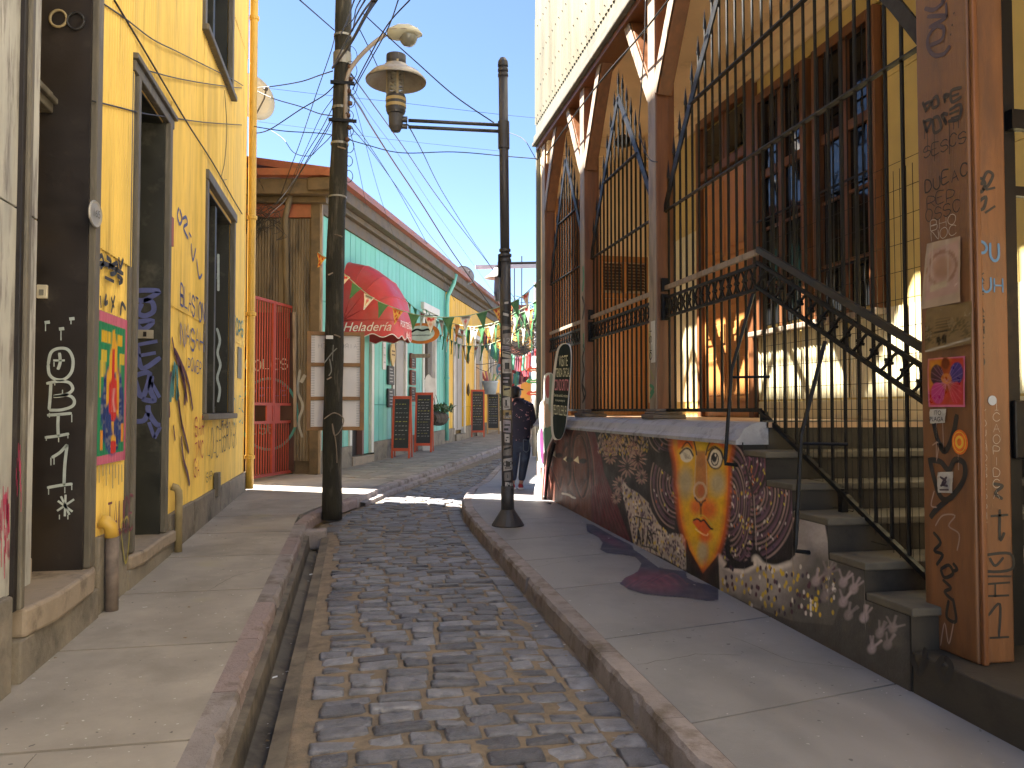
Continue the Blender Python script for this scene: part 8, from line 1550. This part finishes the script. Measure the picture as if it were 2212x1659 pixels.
mb = MB(); pk_ = [(0.10, -0.125, 0.80), (0.20, -0.115, 0.79), (0.19, -0.125, 0.63), (0.145, -0.13, 0.60), (0.10, -0.13, 0.63)]; mb.tube([LP(*q) for q in pk_+pk_[:1]], 0.006, 4); obj('pocket', mb, M('denim_seam', (0.10, 0.12, 0.16), 0.8, bump=0), body)
bag = thing('hand_bag', 'red patterned cloth bag carried at the side of the walking person', 'bag', LP(-0.12, 0.05, 0.6))
mb = MB(); mb.ext([LP(a, 0.10, b) for a, b in ((-0.16, 0.98), (0.02, 0.98), (0.04, 0.74), (-0.02, 0.62), (-0.12, 0.55), (-0.17, 0.66))], ff*-0.12); fix_normals(obj('cloth', mb, M('red_patterned_cloth', (0.42, 0.035, 0.02), 0.7, 0.2, 8, stain=(0.05, 0.01, 0.01), stain_scale=30, stain_at=(0.6, 0.64)), bag, bevel=0.03)); mb = MB(); mb.tube([LP(-0.14, 0.04, 0.97), LP(-0.10, 0.05, 1.08), LP(0.0, 0.04, 0.97)], 0.012, 6); obj('strap', mb, m_shoe, bag)
# ---------------------------------------------------------------- cracks and scattered debris
m_crk = M('crack_dirt', (0.07, 0.06, 0.05), 0.9, 0.3, 20, bump=0)
R = random.Random(77)
def crack(pts, parent, w_=0.006):
    P = []
    for (x, y), (x2, y2) in zip(pts[:-1], pts[1:]):
        for k in range(6): t = k/6; P.append((x+(x2-x)*t+R.uniform(-0.012, 0.012), y+(y2-y)*t+R.uniform(-0.012, 0.012)))
    P.append(pts[-1]); mb = MB(); mb.ribbon([(x, y, gr(y)+0.0035) for x, y in P], w_, (0, 0, 1)); obj('crack', mb, m_crk, parent)
for pts in ([(-1.1, 6.55), (-1.0, 7.0), (-0.72, 7.3)], [(-1.7, 8.6), (-1.2, 8.45), (-0.9, 8.9)], [(-1.5, 2.6), (-1.25, 3.1), (-1.3, 3.7)]): crack(pts, swl, R.uniform(0.002, 0.004))
for pts in ([(1.54, 4.3), (1.95, 4.42), (2.2, 4.35)], [(2.75, 4.0), (2.45, 4.2), (2.3, 4.7)], [(1.54, 6.9), (1.9, 7.1)], [(1.54, 9.0), (2.1, 9.3), (2.7, 9.2)]): crack(pts, swr, R.uniform(0.002, 0.004))
deb = {0: MB(), 1: MB(), 2: MB()}
for k in range(210):
    zone = R.random()
    if zone < 0.35: x, y, z = R.uniform(-0.5, -0.42), R.uniform(2.4, 9.3), -0.285
    elif zone < 0.6: x, y, z = R.uniform(1.22, 1.37), R.uniform(2.6, 10.5), -0.128
    elif zone < 0.75: x, y, z = R.uniform(-1.74, -1.55), R.uniform(3.0, 13.0), 0.004
    elif zone < 0.88: x, y, z = R.uniform(2.55, 2.74), R.uniform(3.7, 10.5), 0.004
    else: x, y, z = R.uniform(-1.6, -0.75), R.uniform(2.5, 12), 0.004
    s = R.uniform(0.006, 0.020); a = R.uniform(0, 6.28); c = Vector((x, y, gr(y)+z)); q = [c+Vector((s*R.uniform(0.6, 1)*math.cos(a+t), s*R.uniform(0.4, 1)*math.sin(a+t), R.uniform(0, s*0.35))) for t in (0, 1.5, 3.0, 4.6)]
    deb[R.choice((0, 0, 1, 2))].add(q, [(0, 1, 2, 3)])
for k, (nm, mt) in enumerate((('dry_leaf_bits', M('dry_leaf', (0.20, 0.13, 0.06), 0.8)), ('grit', M('grit_grey', (0.13, 0.12, 0.11), 0.9)), ('paper_bits', M('paper_bit', (0.5, 0.49, 0.46), 0.8)))):
    o = obj(nm, deb[k], mt, kind='stuff'); o['label'] = ['tiny dry leaf bits scattered along gutters and walls', 'dark grit scattered along gutters and walls', 'tiny pale paper bits scattered over the pavements'][k]; o['category'] = 'debris'
